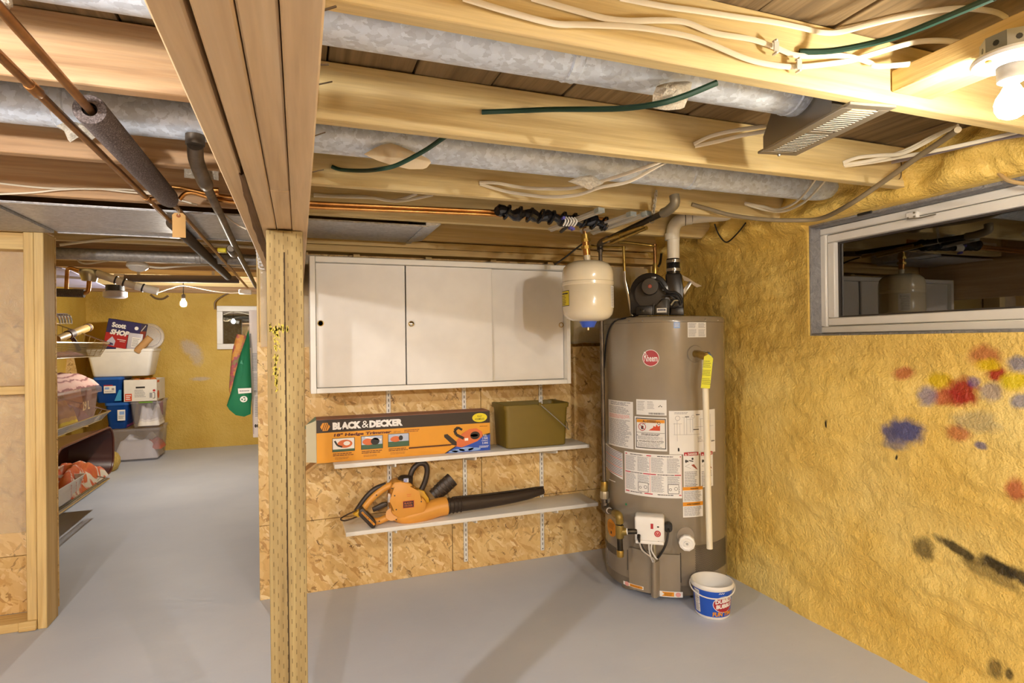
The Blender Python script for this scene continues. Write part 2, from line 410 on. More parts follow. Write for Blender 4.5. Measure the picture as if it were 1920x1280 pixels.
class D:
    """print on a surface: layers stacked by fractions of a millimetre"""
    def __init__(s, step=.0004): s.b = B(); s.step = step; s.l = 1
    def layer(s, n): s.l = n; return s
    def poly(s, pts, mat):
        s.b.mat(mat); s.b.face([s.b.bm.verts.new((u, v, s.l*s.step)) for u, v in pts]); return s
    def rect(s, u0, v0, u1, v1, mat): return s.poly([(u0,v0), (u1,v0), (u1,v1), (u0,v1)], mat)
    def ell(s, u, v, ru, rv, mat, n=28, a0=0, a1=6.283185): return s.poly([(u+ru*math.cos(a0+(a1-a0)*i/n), v+rv*math.sin(a0+(a1-a0)*i/n)) for i in range(n)], mat)
    def ring(s, u, v, r, w, mat, n=28, asp=1.0):
        for i in range(n):
            a, c = 6.283185*i/n, 6.283185*(i+1)/n
            s.poly([(u+(r-w)*math.cos(a), v+asp*(r-w)*math.sin(a)), (u+r*math.cos(a), v+asp*r*math.sin(a)), (u+r*math.cos(c), v+asp*r*math.sin(c)), (u+(r-w)*math.cos(c), v+asp*(r-w)*math.sin(c))], mat)
        return s
    def line(s, pts, w, mat):
        for (a, b), (c, d) in zip(pts, pts[1:]):
            L = math.hypot(c-a, d-b) or 1; nx, ny = -(d-b)/L*w/2, (c-a)/L*w/2
            s.poly([(a-nx, b-ny), (c-nx, d-ny), (c+nx, d+ny), (a+nx, b+ny)], mat)
        return s
    def text(s, txt, u, v, width, height, mat, bold=0.0, shear=0.0, rot=0.0):
        """lettering fitted to the box whose lower left corner is (u, v)"""
        vs, fs, x0, x1, y0, y1 = text_polys(txt, bold); s.b.mat(mat); ca, sa = math.cos(rot), math.sin(rot)
        def m(p):
            a = (p.x-x0)/(x1-x0)*width; b = (p.y-y0)/(y1-y0)*height; a += b*shear
            return s.b.bm.verts.new((u+a*ca-b*sa, v+a*sa+b*ca, s.l*s.step))
        nv = [m(p) for p in vs]
        for f in fs: s.b.face([nv[i] for i in f])
        return s
    def lines(s, u0, v0, u1, v1, n, mat, fill=.45, ragged=.25, seed=1):
        """print too small to read: rows of fine strokes"""
        rnd = random.Random(seed); h = (v1-v0)/n
        for i in range(n):
            v = v1-(i+.75)*h; u = u0; end = u1-(u1-u0)*ragged*rnd.random()
            while u < end:
                w = (u1-u0)*rnd.uniform(.05, .22); s.rect(u, v, min(u+w, end), v+h*fill, mat); u += w+(u1-u0)*.018
        return s
    def build(s, name, parent, mapf, cut=None):
        bm = s.b.bm
        if cut:
            us = [v.co.x for v in bm.verts]; k = math.ceil(min(us)/cut)
            while k*cut < max(us):
                bmesh.ops.bisect_plane(bm, geom=bm.verts[:]+bm.edges[:]+bm.faces[:], plane_co=(k*cut, 0, 0), plane_no=(1, 0, 0)); k += 1
        for v in bm.verts: v.co = mapf(*v.co)
        return s.b.build(name, parent, fixn=False)
INK = plain('#2a2826', .6, name='ink_black'); GREYINK = plain('#9a9a9e', .6, name='ink_grey'); PAPER = plain('#e9e8e4', .5, name='label_paper')
RED = plain('#b3262b', .5, name='ink_red'); ORANGE = plain('#e2951f', .5, name='ink_orange'); YELLOW = plain('#e8d61e', .5, name='ink_yellow'); WHITEINK = plain('#f2f0ec', .5, name='ink_white')
BLUE = plain('#2450b8', .45, name='ink_blue'); SALMON = plain('#d9703c', .5, name='ink_salmon'); PALEBLUE = plain('#8fb0e6', .5, name='ink_pale_blue'); DKGREEN = plain('#2f5c3a', .5, name='ink_green')

# ================================================================ THE SETTING
YW, XR, YF, XL = 3.42, 2.38, 8.85, -2.56          # back wall, right wall, far wall, far room's left wall
ZJ, ZS = 1.98, 2.14                               # undersides of joists and of subfloor
# ---- floor
b = B().mat('floor')
b.grid(lambda i, j: Vector((-3.4+i*.2, -2.6+j*.3, .0)), 32, 41)
setk(b.build('floor'))

# ---- sprayed foam walls
def foam_h(a, z):
    v = .030*noise.noise(Vector((a*1.3, z*1.7, 1.3)))+.012*noise.noise(Vector((a*4.5, z*9.0, 5.0)))
    v += .020*abs(noise.noise(Vector((a*2.6, z*15.0+a*1.2, 9.0))))+.007*noise.noise(Vector((a*17, z*26, 2.0)))
    v += .0045*noise.noise(Vector((a*42, z*55, 3.0)))
    return v
WY0, WY1, WZ0, WZ1 = .62, 2.165, 1.402, 1.93      # window opening in the right wall
def right_pt(y, z):
    h = .012+foam_h(y, z)
    near = max(0.0, min(1.0, (z-1.90)/.07))
    h += near*(.085+.05*noise.noise(Vector((y*3.1, z*5, 4)))+.045*noise.noise(Vector((y*8, z*11, 8)))+.022*abs(noise.noise(Vector((y*19, z*24, 3)))))
    if z < .12: h += .03*(1-z/.12)
    edge = min(abs(y-WY1) if WZ0-.03 < z < WZ1+.03 else 9, 9)
    if 2.3 < y and z < 1.6: h = min(h, .03)
    dw = max(y-WY1, WY0-y, z-WZ1, WZ0-z, 0)
    if dw < .12: h += (max(h, .022)-h)*(1-dw/.12)**2*(1+2*dw/.12)
    if y > 3.0: h += .06*(y-3.0)**2
    return Vector((XR-max(h, -.02), y, z))
XRp = lambda x, y: P(x, y, 'X', XR-.02)
def spot(x, y, rx, ry, colr, st=.9, tilt=0):
    c = XRp(x, y); e = XRp(x+rx, y); f = XRp(x, y+ry)
    return (c.y, c.z, abs(e.y-c.y), abs(f.z-c.z), colr, st, tilt)
PAINT = [spot(1690, 700, 26, 16, '#b0452c', .75), spot(1758, 714, 34, 20, '#d6b30e', .95), spot(1800, 735, 42, 34, '#a32014', .95), spot(1775, 745, 46, 22, '#a5261a', .8),
         spot(1735, 742, 22, 26, '#7d7690', .8), spot(1842, 668, 40, 26, '#b0452c', .7), spot(1862, 700, 24, 18, '#a32014', .95), spot(1845, 684, 30, 16, '#dcb915', 1), spot(1822, 716, 16, 14, '#5d4f8c', .7),
         spot(1855, 735, 30, 24, '#7d7690', .65), spot(1900, 715, 34, 22, '#d8c010', .95), spot(1905, 682, 34, 20, '#7b7d96', .85), spot(1915, 752, 28, 18, '#7b7d96', .8),
         spot(1698, 808, 46, 30, '#56557e', 1), spot(1672, 812, 28, 20, '#56557e', .9), spot(1680, 832, 34, 16, '#6a6784', .7), spot(1795, 812, 30, 20, '#b4542f', .75), spot(1830, 790, 60, 26, '#8a8577', .5), spot(1838, 835, 15, 10, '#5d5a86', .8),
         spot(1905, 920, 26, 30, '#b0442c', .8), spot(1725, 1030, 26, 28, '#3c3014', .75), spot(1790, 1032, 60, 14, '#2c230c', .9, -.25), spot(1870, 1065, 60, 16, '#241c08', .95, -.28), spot(1915, 1085, 50, 18, '#241c08', .9, -.28), spot(1850, 1075, 80, 20, '#4a3b16', .6, -.2),
         spot(1862, 1255, 20, 22, '#33290f', .7), spot(1890, 1265, 10, 14, '#33290f', .8), spot(1551, 795, 3, 9, '#2e2410', 1), spot(1680, 858, 3, 6, '#2e2410', 1)]
wr = struct('wall_right')
b = B().mat(foam_mat('sprayed_yellow_foam', PAINT, base=('#e2ba55', '#ecca6c', '#f3d884')))
ys = [-2.6+.1*i for i in range(26)]+[.0+.0155*i for i in range(231)]; zs = [.0155*i for i in range(139)]
V = {}
def inwin(y, z): return WY0 < y < WY1 and WZ0 < z < WZ1
for i, y in enumerate(ys):
    for j, z in enumerate(zs): V[i, j] = b.bm.verts.new(right_pt(y, z))
for i in range(len(ys)-1):
    for j in range(len(zs)-1):
        if inwin((ys[i]+ys[i+1])/2, (zs[j]+zs[j+1])/2): continue
        b.face((V[i,j], V[i+1,j], V[i+1,j+1], V[i,j+1]))
hole = [e for e in b.bm.edges if e.is_boundary and WY0-.05 < (e.verts[0].co.y+e.verts[1].co.y)/2 < WY1+.05 and WZ0-.05 < (e.verts[0].co.z+e.verts[1].co.z)/2 < WZ1+.05]
ext = bmesh.ops.extrude_edge_only(b.bm, edges=hole)['geom']
for v in ext:
    if isinstance(v, bmesh.types.BMVert): v.co.x = XR-.004
b.build('foam_face', wr, angle=80)
b = B().mat('concrete')                            # the four concrete faces of the opening
d0, d1 = XR-.010, XR+.24
for lo, hi in (((d0, WY1-.004, WZ0-.02), (d1, WY1+.03, WZ1+.02)), ((d0, WY0-.05, WZ0-.02), (d1, WY0+.004, WZ1+.02)), ((d0, WY0, WZ0-.03), (d1, WY1, WZ0+.004)), ((d0, WY0, WZ1-.004), (d1, WY1, WZ1+.03))):
    b.box(lo, hi, .004)
b.build('window_reveal', wr)
# ---- foam in the corner behind the heater and the far room's walls
wf = struct('wall_far')
b = B().mat(foam_mat('sprayed_foam_far', [(-1.38, 1.36, .14, .13, '#cdbfae', .7, .4), (-1.30, 1.25, .1, .16, '#cdbfae', .6, .3), (-1.26, .94, .14, .035, '#cdbfae', .7, 0), (-2.35, 1.95, .25, .2, '#a8832f', .5, 0)], axes=(0, 2), base=('#cfa640', '#dcb852', '#e4c464')))
b.grid(lambda i, j: Vector((XL-.3+i*.05, YF-.5*foam_h(i*.05, j*.05), j*.05)), 100, 50)
b.build('foam_face', wf, angle=80)
wl = struct('wall_left')
b = B().mat(foam_mat('sprayed_foam_left', axes=(1, 2), base=('#cfa640', '#dcb852', '#e4c464')))
b.grid(lambda i, j: Vector((XL+.4*foam_h(i*.06+20, j*.06), 3.7+i*.06, j*.06)), 88, 36)
b.build('foam_face', wl, angle=80)

# ---- window in the right wall (white vinyl, outside it a dark window well)
FX = 2.448
wp = lambda x, y: P(x, y, 'X', FX)
wn = struct('window_1', (FX, 1.4, 1.66))
y1o, y0o = wp(1541, 530).y, WY0+.03
zt, zb = wp(1539, 430).z, wp(1542, 625).z
def frame(b, y0, y1, z0, z1, w, x0, x1, bev=.004):
    b.box((x0, y0, z0), (x1, y1, z0+w), bev); b.box((x0, y0, z1-w), (x1, y1, z1), bev)
    b.box((x0, y0, z0+w), (x1, y0+w, z1-w), bev); b.box((x0, y1-w, z0+w), (x1, y1, z1-w), bev)
b = B().mat('whiteplastic'); frame(b, y0o, y1o, zb, zt, .034, FX-.012, FX+.07); b.build('outer_frame', wn)
b = B().mat('whiteplastic'); frame(b, y0o+.036, y1o-.036, zb+.036, zt-.036, .04, FX-.004, FX+.055); sash = b.build('sash', wn)
b = B().mat(plain('#3b3530', .6)); frame(b, y0o+.076, y1o-.076, zb+.076, zt-.076, .008, FX+.02, FX+.04, 0); b.build('glazing_seal', wn)
b = B().mat('glass'); b.box((FX+.028, y0o+.07, zb+.07), (FX+.03, y1o-.07, zt-.07)); b.build('pane', wn)
b = B().mat('whiteplastic'); q = wp(1716, 405)
b.box((FX-.03, q.y-.028, q.z-.016), (FX-.012, q.y+.02, q.z+.016), .003); b.build('latch_plate', wn)
b = B().mat('steel'); b.tube([(FX-.035, q.y+.01, q.z-.012), (FX-.04, q.y-.05, q.z-.020), (FX-.04, q.y-.11, q.z-.018)], .003, 6)
for dy, dz in ((-.018, .009), (-.018, -.008), (.01, -.008)): b.cyl((FX-.033, q.y+dy, q.z+dz), (FX-.028, q.y+dy, q.z+dz), .004, n=8)
b.build('latch_arm', wn)
b = B().mat(plain('#8c7a66', .8, name='window_well_boards'))
for k in range(5): b.box((FX+.62, -.2, 1.26+k*.17), (FX+.66, 3.2, 1.42+k*.17), .004)
b.box((FX+.1, -.2, 1.20), (FX+.66, 3.2, 1.25)); b.box((FX+.08, -.25, 2.0), (FX+.42, 3.2, 2.04)); b.box((FX+.1, 3.1, 1.2), (FX+.66, 3.2, 2.15)); b.box((FX+.1, -.25, 1.2), (FX+.66, -.2, 2.15))
b.build('window_well', wn)
b = B().mat(plain('#8f86a8', .5)); b.box((FX+.3, 0, 1.86), (FX+.33, 3.05, 1.875)); b.build('well_trim', wn)

# ---- back wall on the right of the opening: studs, strand boards, vapour barrier
wb = struct('wall_back')
XE = P(488, 1122, 'Z', 0).x                        # the end of the wall at the opening
ZO = 1.40
for (x0, x1, z0, z1) in ((XE, .86, 0.0, .40), (.863, XR-.03, 0.0, .40), (XE, 1.05, .403, ZO), (1.053, XR-.03, .403, ZO-.05)):
    bx('strand_board', wb, 'osbXZ', (x0, YW, z0), (x1, YW+.011, z1), .0015)
for x in (XE+.011, XE+.23, .30, .72, 1.13, 1.52, 1.92, 2.30): bx('stud', wb, 'studZ', (x, YW+.012, .04), (x+.038, YW+.10, 1.90), .002)
bx('sole_plate', wb, 'studX', (XE, YW+.012, 0), (XR, YW+.10, .038), .002)
for z in (1.905, 1.945): bx('top_plate', wb, 'studX', (XE, YW-.02, z), (XR-.05, YW+.10, z+.038), .002)
b = B().mat('batt')
b.grid(lambda i, j: Vector((XE+.045+i*.05, YW+.045+.02*noise.noise(Vector((i*.4, j*.5, 0))), ZO-.02+j*.05)), 51, 11); b.build('insulation_batt', wb, angle=80)
b = B().mat('pinkbatt'); b.grid(lambda i, j: Vector((XE+.04+i*.04, YW+.03+.02*noise.noise(Vector((i*.6, j*.7, 5))), ZO-.02+j*.05)), 9, 11); b.build('insulation_batt', wb, angle=80)
b = B().mat('film')
b.grid(lambda i, j: Vector((XE+.02+i*.04, YW-.012-.018*abs(noise.noise(Vector((i*.32, j*.5, 2))))-.012*abs(noise.noise(Vector((i*.9, j*.25+i*.3, 7)))), ZO-.03+j*.03+.01*noise.noise(Vector((i*.5, 0, 0))))), 62, 18)
b.build('vapour_barrier', wb, angle=80)
# inside face of the back wall towards the far room
bx('rear_board', wb, 'osbXZ', (XE, YW+.101, 0), (XR, YW+.112, 1.98), .001)
bx('end_board', wb, 'studZ', (XE, YW+.0115, 0.01), (XE+.010, YW+.100, 1.90), .001)

# ---- partition left of the opening: double stud, plates, strand boards behind
wq = struct('wall_partition')
X1, X2, X3 = P(51, 1182, 'Z', 0).x, P(70, 1180, 'Z', 0).x, P(89, 1177, 'Z', 0).x
YP = 3.48; zt_ = P(52, 434, 'Y', YP).z
bx('stud', wq, 'studZ', (X1, YP+.003, .04), (X2-.001, YP+.135, zt_), .003); bx('stud', wq, 'studZ', (X2, YP, 0.0), (X3, YP+.14, zt_), .003)
for x in (-1.66, -2.06, -2.46): bx('stud', wq, 'studZ', (x, YP+.003, .04), (x+.04, YP+.135, zt_), .003)
bx('sole_plate', wq, 'studX', (-3.3, YP+.006, 0), (X2, YP+.14, .042), .003)
bx('sole_block', wq, 'studX', (X1-.03, YP-.012, .002), (X2-.001, YP+.006, .05), .003)
bx('top_plate', wq, 'studX', (-3.3, YP, zt_+.001), (X3, YP+.14, zt_+.042), .003)
bx('header', wq, 'studX', (-3.3, YP+.03, zt_-.085), (X1-.001, YP+.13, zt_-.002), .003)
z_ = P(25, 732, 'Y', YP+.05).z; bx('blocking', wq, 'studX', (-1.62, YP+.05, z_-.02), (X1-.001, YP+.135, z_+.02), .003)
zq = P(25, 1043, 'Y', YP+.13).z
bx('strand_board', wq, 'osbpale', (-3.3, YP+.136, zq), (X1, YP+.147, zt_), .0015)
bx('strand_board', wq, 'osbXZ', (-3.3, YP+.139, .043), (X1, YP+.150, zq-.004), .0015)
bx('rear_board', wq, 'osbXZ', (-3.3, YP+.1505, .043), (X3, YP+.160, zt_), .0015)
b = B().mat('film'); b.grid(lambda i, j: Vector((-2.1+i*.04, YP+.128-.02*abs(noise.noise(Vector((i*.4, j*.3, 2))))-.006*abs(noise.noise(Vector((i*.2+j*.9, j*.9, 7)))), zq+.12+j*.04)), 21, 38)
b.build('vapour_barrier', wq, angle=80)

# ---- near room's left and rear walls, outside the photograph, close the room
bx('wall_side', None, 'osbYZ', (-3.42, -2.6, 0), (-3.40, YP, 2.14), .001)['kind'] = 'structure'
bx('wall_rear', None, 'osbXZ', (-3.4, -2.62, 0), (XR, -2.60, 2.14), .001)['kind'] = 'structure'

# ---- ceiling: subfloor boards across the joists
ce = struct('ceiling')
x = -3.4; k = 0; protoB = None
while x < XR:
    w = .232
    bx('subfloor_board', ce, 'subY', (x+.0025, -2.6, ZS+.004*(k % 2)), (x+w-.0025, YW+.11, ZS+.022), .002)
    x += w; k += 1
def joist(y, x0, x1, z=ZJ, zt=ZS-.001, m='joistX', th=.038, n='joist'):
    return bx(n, ce, m, (x0, y-th, z), (x1, y, zt), .003)
for y in (-1.9, -1.25, -.65, -.08, .49, 1.088, 1.655, 2.305, 2.835): joist(y, -.10, 2.33 if y < 2 else XR-.04)
joist(3.36, -.10, XR-.04, m='studX')
for y in (-1.9, -1.25, -.65, -.08, .45, 1.04, 1.61, 2.225, 2.80, 3.50): joist(y, -3.4, .0, m='oldjoistX')
# far room: its joists sit a little higher
x = -3.4
while x < 2:
    bx('subfloor_board', ce, 'subY', (x+.003, YW+.12, 2.285), (x+.229, YF, 2.307), .002); x += .232
for i, y in enumerate((4.05, 4.62, 5.2, 5.85, 6.5, 7.15, 7.8, 8.4)):
    z = (2.0, 2.01, 2.035, 2.06, 2.08, 2.10, 2.10, 2.10)[i]
    joist(y, -3.4, 1.2, z, 2.284, 'oldjoistX' if i % 2 else 'joistX')
bx('rim_board', ce, 'oldjoistX', (XL-.3, YF-.06, 2.10), (1.4, YF-.02, 2.284), .003)
bx('light_seal_board', ce, 'oldjoistX', (XE, YW+.113, 1.90), (XR, YW+.118, 2.30), 0)  # unseen board added to stop light leaking over the back wall
bx('light_seal_board', ce, 'oldjoistX', (-3.4, YW+.09, 2.16), (XR, YW+.115, 2.30), .001)  # second unseen board added against the same light leak

# ---- main beam: four plies of planks on the post
bm_ = thing('support_beam', 'built-up main beam of four long planks resting on the wooden post', 'beam', (-.05, 1.4, 1.83)); bm_['kind'] = 'structure'
xs = [-.125, -.087, -.050, -.013, .026]; yj = P(530, 360, 'Z', 1.68).y
for k in range(4):
    segs = ((-2.5, YW-.03),) if k != 2 else ((-2.5, yj-.001), (yj+.001, YW-.03))
    for (a, c) in segs:
        z0 = 1.68+(.004, 0, .0015, -.002)[k]
        bx('beam_ply', bm_, 'beamY', (xs[k]+(.0006 if k else 0), a, z0), (xs[k+1]-(.006 if k == 0 else .0008), c, ZJ-.001), .0025)
b = B().mat(wood('bark_edge', 'Y', '#8a6a44', '#6b4e2e', '#46311c', rough=.9, bump=.8))
def wane(i, j):
    y = 1.12+i*.02; w = .0035+.010*min(1, (y-1.12)/.5)+.003*noise.noise(Vector((y*9, 0, 0)))
    return Vector((xs[1]-.006-w+(w+.0055)*j/4, y, 1.6835-.0022*math.sin(3.1416*j/4)+.0016*noise.noise(Vector((y*40, j*1.3, 0)))))
b.grid(wane, 100, 5); b.build('bark_edge', bm_, angle=80)
po = thing('support_post', 'square pressure-treated post with incised dashes and a yellow paint mark', 'post', (-.031, 1.644, 0)); po['kind'] = 'structure'
b = B().mat('post'); b.box((-.0755, 1.60, 0), (.0135, 1.689, 1.677), .004, 2)
b.build('timber', po)
b = B().mat(plain('#33240f', .9)); rnd = random.Random(3)
pts = [Vector((-.0325+.006*noise.noise(Vector((0, 0, z*2.2))), 1.5994, z)) for z in [i*.045 for i in range(37)]]
for a, c in zip(pts, pts[1:]):
    w = .0011+.0007*rnd.random(); b.face([b.bm.verts.new(q) for q in (a-Vector((w,0,0)), a+Vector((w,0,0)), c+Vector((w,0,0)), c-Vector((w,0,0)))])
b.build('drying_crack', po, fixn=False)
d = D(); yp = plain('#c4b13c', .6, name='yellow_spray_paint'); mp = flat_map((0, 1.5999, 0), (1,0,0), (0,0,1), (0,-1,0))
rnd = random.Random(5)
for k in range(170):                               # the sprayed T: many small overspray specks
    if k < 60: u, v = rnd.uniform(505, 540), rnd.gauss(617, 3.5)
    else: v = rnd.uniform(622, 735); u = rnd.gauss(517+(v-620)*.012, 3.4-.014*(v-620))
    q = P(max(u, 506), v, 'Y', 1.6); r = rnd.uniform(.0012, .0032)
    d.ell(q.x, q.z, r*.6, r*1.7, yp, 7)
d.build('paint_mark', po, mp)
# nails driven through the beam's side and the joists
for i, (x, y, x2, y2) in enumerate(((607, 28, 630, 12), (601, 124, 616, 121), (601, 166, 623, 153), (595, 262, 610, 248), (592, 327, 607, 318))):
    yy = .85+i*.28; a = P(x, y, 'Y', yy); c = P(x2, y2, 'Y', yy+.01)
    tag(B().mat('nail').cyl((xs[4]-.001, a.y, a.z), c, .0018, n=6).build('nail', loc=a), 'bent nail sticking out of the beam side, number %s from the camera' % ('one','two','three','four','five')[i], 'nail', 'nails along the beam')

# the storey above and the far room's hidden side keep daylight out
bx('upper_floor', ce, plain('#5a4a38', .9), (-3.7, -2.8, 2.325), (2.40, 9.2, 2.345), 0)
bx('wall_east', None, 'osbYZ', (1.42, YW+.12, 0), (1.44, YF, 2.31), .001)['kind'] = 'structure'

# ================================================================ SERVICES UNDER THE JOISTS
def duct(y, z, x0, x1, r, label, seams=(), tail=None, m='galv', y2=None):
    t = thing('round_duct', label, 'duct', ((x0+x1)/2, y, z)); y2 = y if y2 is None else y2
    pts = [Vector((x0, y, z)), Vector((x1, y2, z))]; yy = lambda x: y+(y2-y)*(x-x0)/(x1-x0)
    if tail: pts += [Vector(q) for q in tail]
    b = B().mat(m); b.tube(pts if not tail else [pts[0]]+smooth_path(pts[1:], 5), r, 28); b.build('duct_wall', t)
    for s in seams:
        b = B().mat(m); b.tube([(s+e_, yy(s+e_), z) for e_ in (-.016, -.012, 0, .012, .016)], [r+.0005, r+.003, r+.0012, r+.003, r+.0005], 28); b.build('crimped_seam', t)
    B().mat(m).tube([(x0, y+r*.62, z-r*.77), (x1, y2+r*.62, z-r*.77)], .002, 6).build('lock_seam', t)
    return t
duct(1.30, 2.072, -3.3, 1.36, .0635, 'galvanised round duct running to the floor register boot', (-.9, .62, 1.30), y2=1.24)
duct(1.98, 2.070, -3.3, 2.16, .0635, 'galvanised round duct ending at the foam above the window corner', (-.62, 1.52), tail=[(2.26, 1.98, 2.08), (2.33, 1.98, 2.13)])
yc = P(300, 484, 'Y', 4.33); duct(4.33, yc.z+.01, -3.3, 1.0, .036, 'thin grey duct under the far room joists', (-.62,), m='galvgrey')
# sheet metal pans closing the bay between two joists
t = thing('sheet_metal_pan', 'flat sheet metal duct pan across the bay above the cabinet', 'duct', (-.25, 3.16, 1.97))
B().mat('galvpan').box((-1.125, 2.838, 1.962), (.60, 3.325, 1.968), .001).build('sheet', t)
B().mat('galvpan').prism([(.60, 2.838, 1.962), (.675, 2.838, 1.975), (.675, 2.838, 2.12), (.60, 2.838, 2.12)], (0, .485, 0), .001).build('end_cap', t)
B().mat('galvpan').box((-1.125, 2.836, 1.958), (.60, 2.85, 1.9615), .001).build('flange', t)
B().mat('galvpan').box((.585, 2.838, 1.956), (.612, 3.325, 1.9615), .001).build('flange', t)
t = thing('sheet_metal_pan', 'duller sheet metal pan reaching left over the stud partition', 'duct', (-2.2, 3.15, 1.97))
B().mat('galvgrey').box((-3.3, 2.80, 1.950), (-1.13, 3.47, 1.957), .001).build('sheet', t)
B().mat('galvgrey').box((-1.16, 2.80, 1.957), (-1.13, 3.47, 1.978), .001).build('flange', t)
t = thing('sheet_metal_pan', 'bright sheet metal pan between beam and partition', 'duct', (-.7, 3.4, 1.97))
B().mat('galvpan').box((-1.125, 3.33, 1.962), (-.21, 3.50, 1.968), .001).build('sheet', t)
B().mat('galvpan').box((-1.125, 3.495, 1.956), (-.21, 3.51, 1.9615), .001).build('flange', t)

# floor register on its boot
a, c, e, f = (P(*q, 'Z', 1.955) for q in ((1420, 289), (1493, 292), (1600, 192), (1675, 205)))
o_ = (a+c+e+f)/4; ang = math.atan2((a+c-e-f).x, (a+c-e-f).y); Lr = ((a+c)-(e+f)).length/2; Wr = ((c-a).length+(f-e).length)/2
MR = Matrix.Translation(o_) @ Matrix.Rotation(-ang, 4, 'Z')
rg = thing('floor_register', 'steel louvred register hanging from a sheet metal boot between joists', 'vent', o_)
gm = plain('#a39b8c', .4, .6, name='register_steel')
b = B().mat(gm)
for lo, hi in (((-Wr/2, -Lr/2, 0), (Wr/2, -Lr/2+.022, .008)), ((-Wr/2, Lr/2-.028, 0), (Wr/2, Lr/2, .008)), ((-Wr/2, -Lr/2+.022, 0), (-Wr/2+.03, Lr/2-.028, .008)), ((Wr/2-.03, -Lr/2+.022, 0), (Wr/2, Lr/2-.028, .008)), ((-Wr/2+.03, -.008, 0), (Wr/2-.03, .008, .008))): b.box(lo, hi, .0015)
b.xf(MR).build('face_frame', rg)
n = 26
for k in range(n):
    y = -Lr/2+.026+(Lr-.058)*(k+.5)/n
    if abs(y) < .012: continue
    B().mat(plain('#cfc9bb', .4, .3, name='slat_paint')).box((-Wr/2+.028, -.0040, -.0007), (Wr/2-.028, .0040, .0007), 0, 1, MR @ Matrix.Translation((0, y, .003)) @ Matrix.Rotation(1.0 if y < 0 else .8, 4, 'X')).build('slat', rg)
b = B().mat(plain('#2a2420', .8, name='duct_shadow_liner')); b.box((-Wr/2+.02, -Lr/2+.07, .04), (Wr/2-.02, Lr/2-.02, .045)); b.xf(MR).build('damper_shade', rg)  # dark sheet stands for the shade between the slats
b = B().mat(plain('#9c968c', .35, .7, name='boot_sheet'))
hw, hl = Wr/2-.012, Lr/2-.012
yn = -hl+.064
prof = [(-hw, yn), (hw, yn), (hw, hl), (-hw, hl)]
lev = [(.009, 1, 1, 0), (.05, 1, 1, 0), (.12, .75, .66, .035), (.175, .75, .66, .035)]
rings = [[b.bm.verts.new((x*sx, y*sy+oy, z)) for x, y in prof] for z, sx, sy, oy in lev]
for r0, r1 in zip(rings, rings[1:]):
    for i in range(4): b.face((r0[i], r0[(i+1) % 4], r1[(i+1) % 4], r1[i]))
b.face(rings[-1]); b.xf(MR); b.build('boot', rg, angle=20)
B().mat('steel').ball(MR @ Vector((0, Lr/2-.01, -.003)), .005, 8).build('damper_knob', rg)
B().mat('galv').cyl((1.355, 1.24, 2.072), (1.40, 1.238, 2.072), .062, n=24).build('collar', rg)

# torn scraps of insulation tucked against the ducts
def scrap(name, label, poly, y, mat, thick=.012, fuzzy=.006, zoff=0):
    pts = [P(px, py, 'Y', y) for px, py in poly]; c = sum(pts, Vector())/len(pts)
    b = B().mat(mat); n = 6; R_ = 26; k = len(pts)
    def rim(s):
        s = (s % 1)*k; i = int(s); return pts[i % k].lerp(pts[(i+1) % k], s-i)
    def f(i, j, sgn):
        p = c.lerp(rim(i/R_), (j/n)**.8); h = fuzzy*noise.noise(p*90)*1.6+fuzzy*.6*noise.noise(p*220)
        return p+Vector((0, sgn*(thick*(1-(j/n)**3)+h*(j < n)), 0))
    for sgn in (-1, 1): b.grid(lambda i, j: f(i, j, sgn), R_, n+1, True)
    return tag(b.build(name, weld=True, loc=c, angle=60), label, 'insulation')
scrap('insulation_scrap', 'smooth torn piece of cream board tucked under the duct', [(682, 289), (712, 272), (735, 268), (770, 282), (805, 298), (808, 305), (798, 317), (765, 317), (730, 308), (705, 300)], 1.905, plain('#d9c8a8', .8, name='cream_board'), .004, .001)
scrap('insulation_scrap', 'white fluffy scrap between duct and looping cables', [(1064, 340), (1085, 331), (1110, 328), (1133, 343), (1120, 350), (1105, 356), (1085, 347)], 1.90, 'whitewool')
scrap('insulation_scrap', 'white fluffy scrap where the dark green cable crosses the duct', [(1224, 178), (1232, 160), (1260, 153), (1298, 152), (1294, 175), (1282, 204), (1250, 207), (1222, 203)], 1.172, 'whitewool')
scrap('insulation_scrap', 'frayed white rope scrap behind the thin copper pipe', [(105, 236), (120, 229), (140, 228), (165, 235), (182, 255), (172, 263), (150, 255), (130, 268), (120, 245)], 1.91, 'whitewool', .008, .008)
scrap('insulation_scrap', 'white wool tuft in the upper corner beside the copper pipe', [(-6, -4), (22, -6), (24, 12), (10, 18), (-4, 24)], 1.215, 'whitewool', .01)

# cables
def low(p, top=2.128):
    return p if p.z <= top else EYE+(p-EYE)*((top-EYE.z)/(p.z-EYE.z))
def cable(label, pts, m='cable', r=.0068, flat=.58, group=None, name='electrical_cable', n=8):
    q = smooth_path([low(P(x, y, 'Y', d)) for x, y, d in pts], 5); c = q[len(q)//2]
    return tag(B().mat(m).tube(q, r, n, flat=flat).build(name, loc=c), label, 'cable', group)
fix = lambda pts, d: [(x, y, d) for x, y in pts]
cable('cream cable stapled lowest along the joist nearest the camera', fix([(868,-4),(950,21),(1038,44),(1091,46),(1180,50),(1240,58),(1311,74),(1399,110),(1452,122),(1495,125),(1559,119),(1600,112)], 1.040)+[(1630,103,1.03),(1711,80,1.0),(1764,76,.96),(1800,80,.92)])
cable('cream cable with a metal staple, middle of three on the nearest joist', fix([(996,-4),(1073,18),(1134,34),(1180,39),(1240,38),(1286,42),(1339,62),(1406,73),(1452,88),(1495,104),(1559,104),(1594,106)], 1.041)+[(1630,117,1.03),(1647,124,1.02),(1711,119,1.0),(1742,110,.99)])
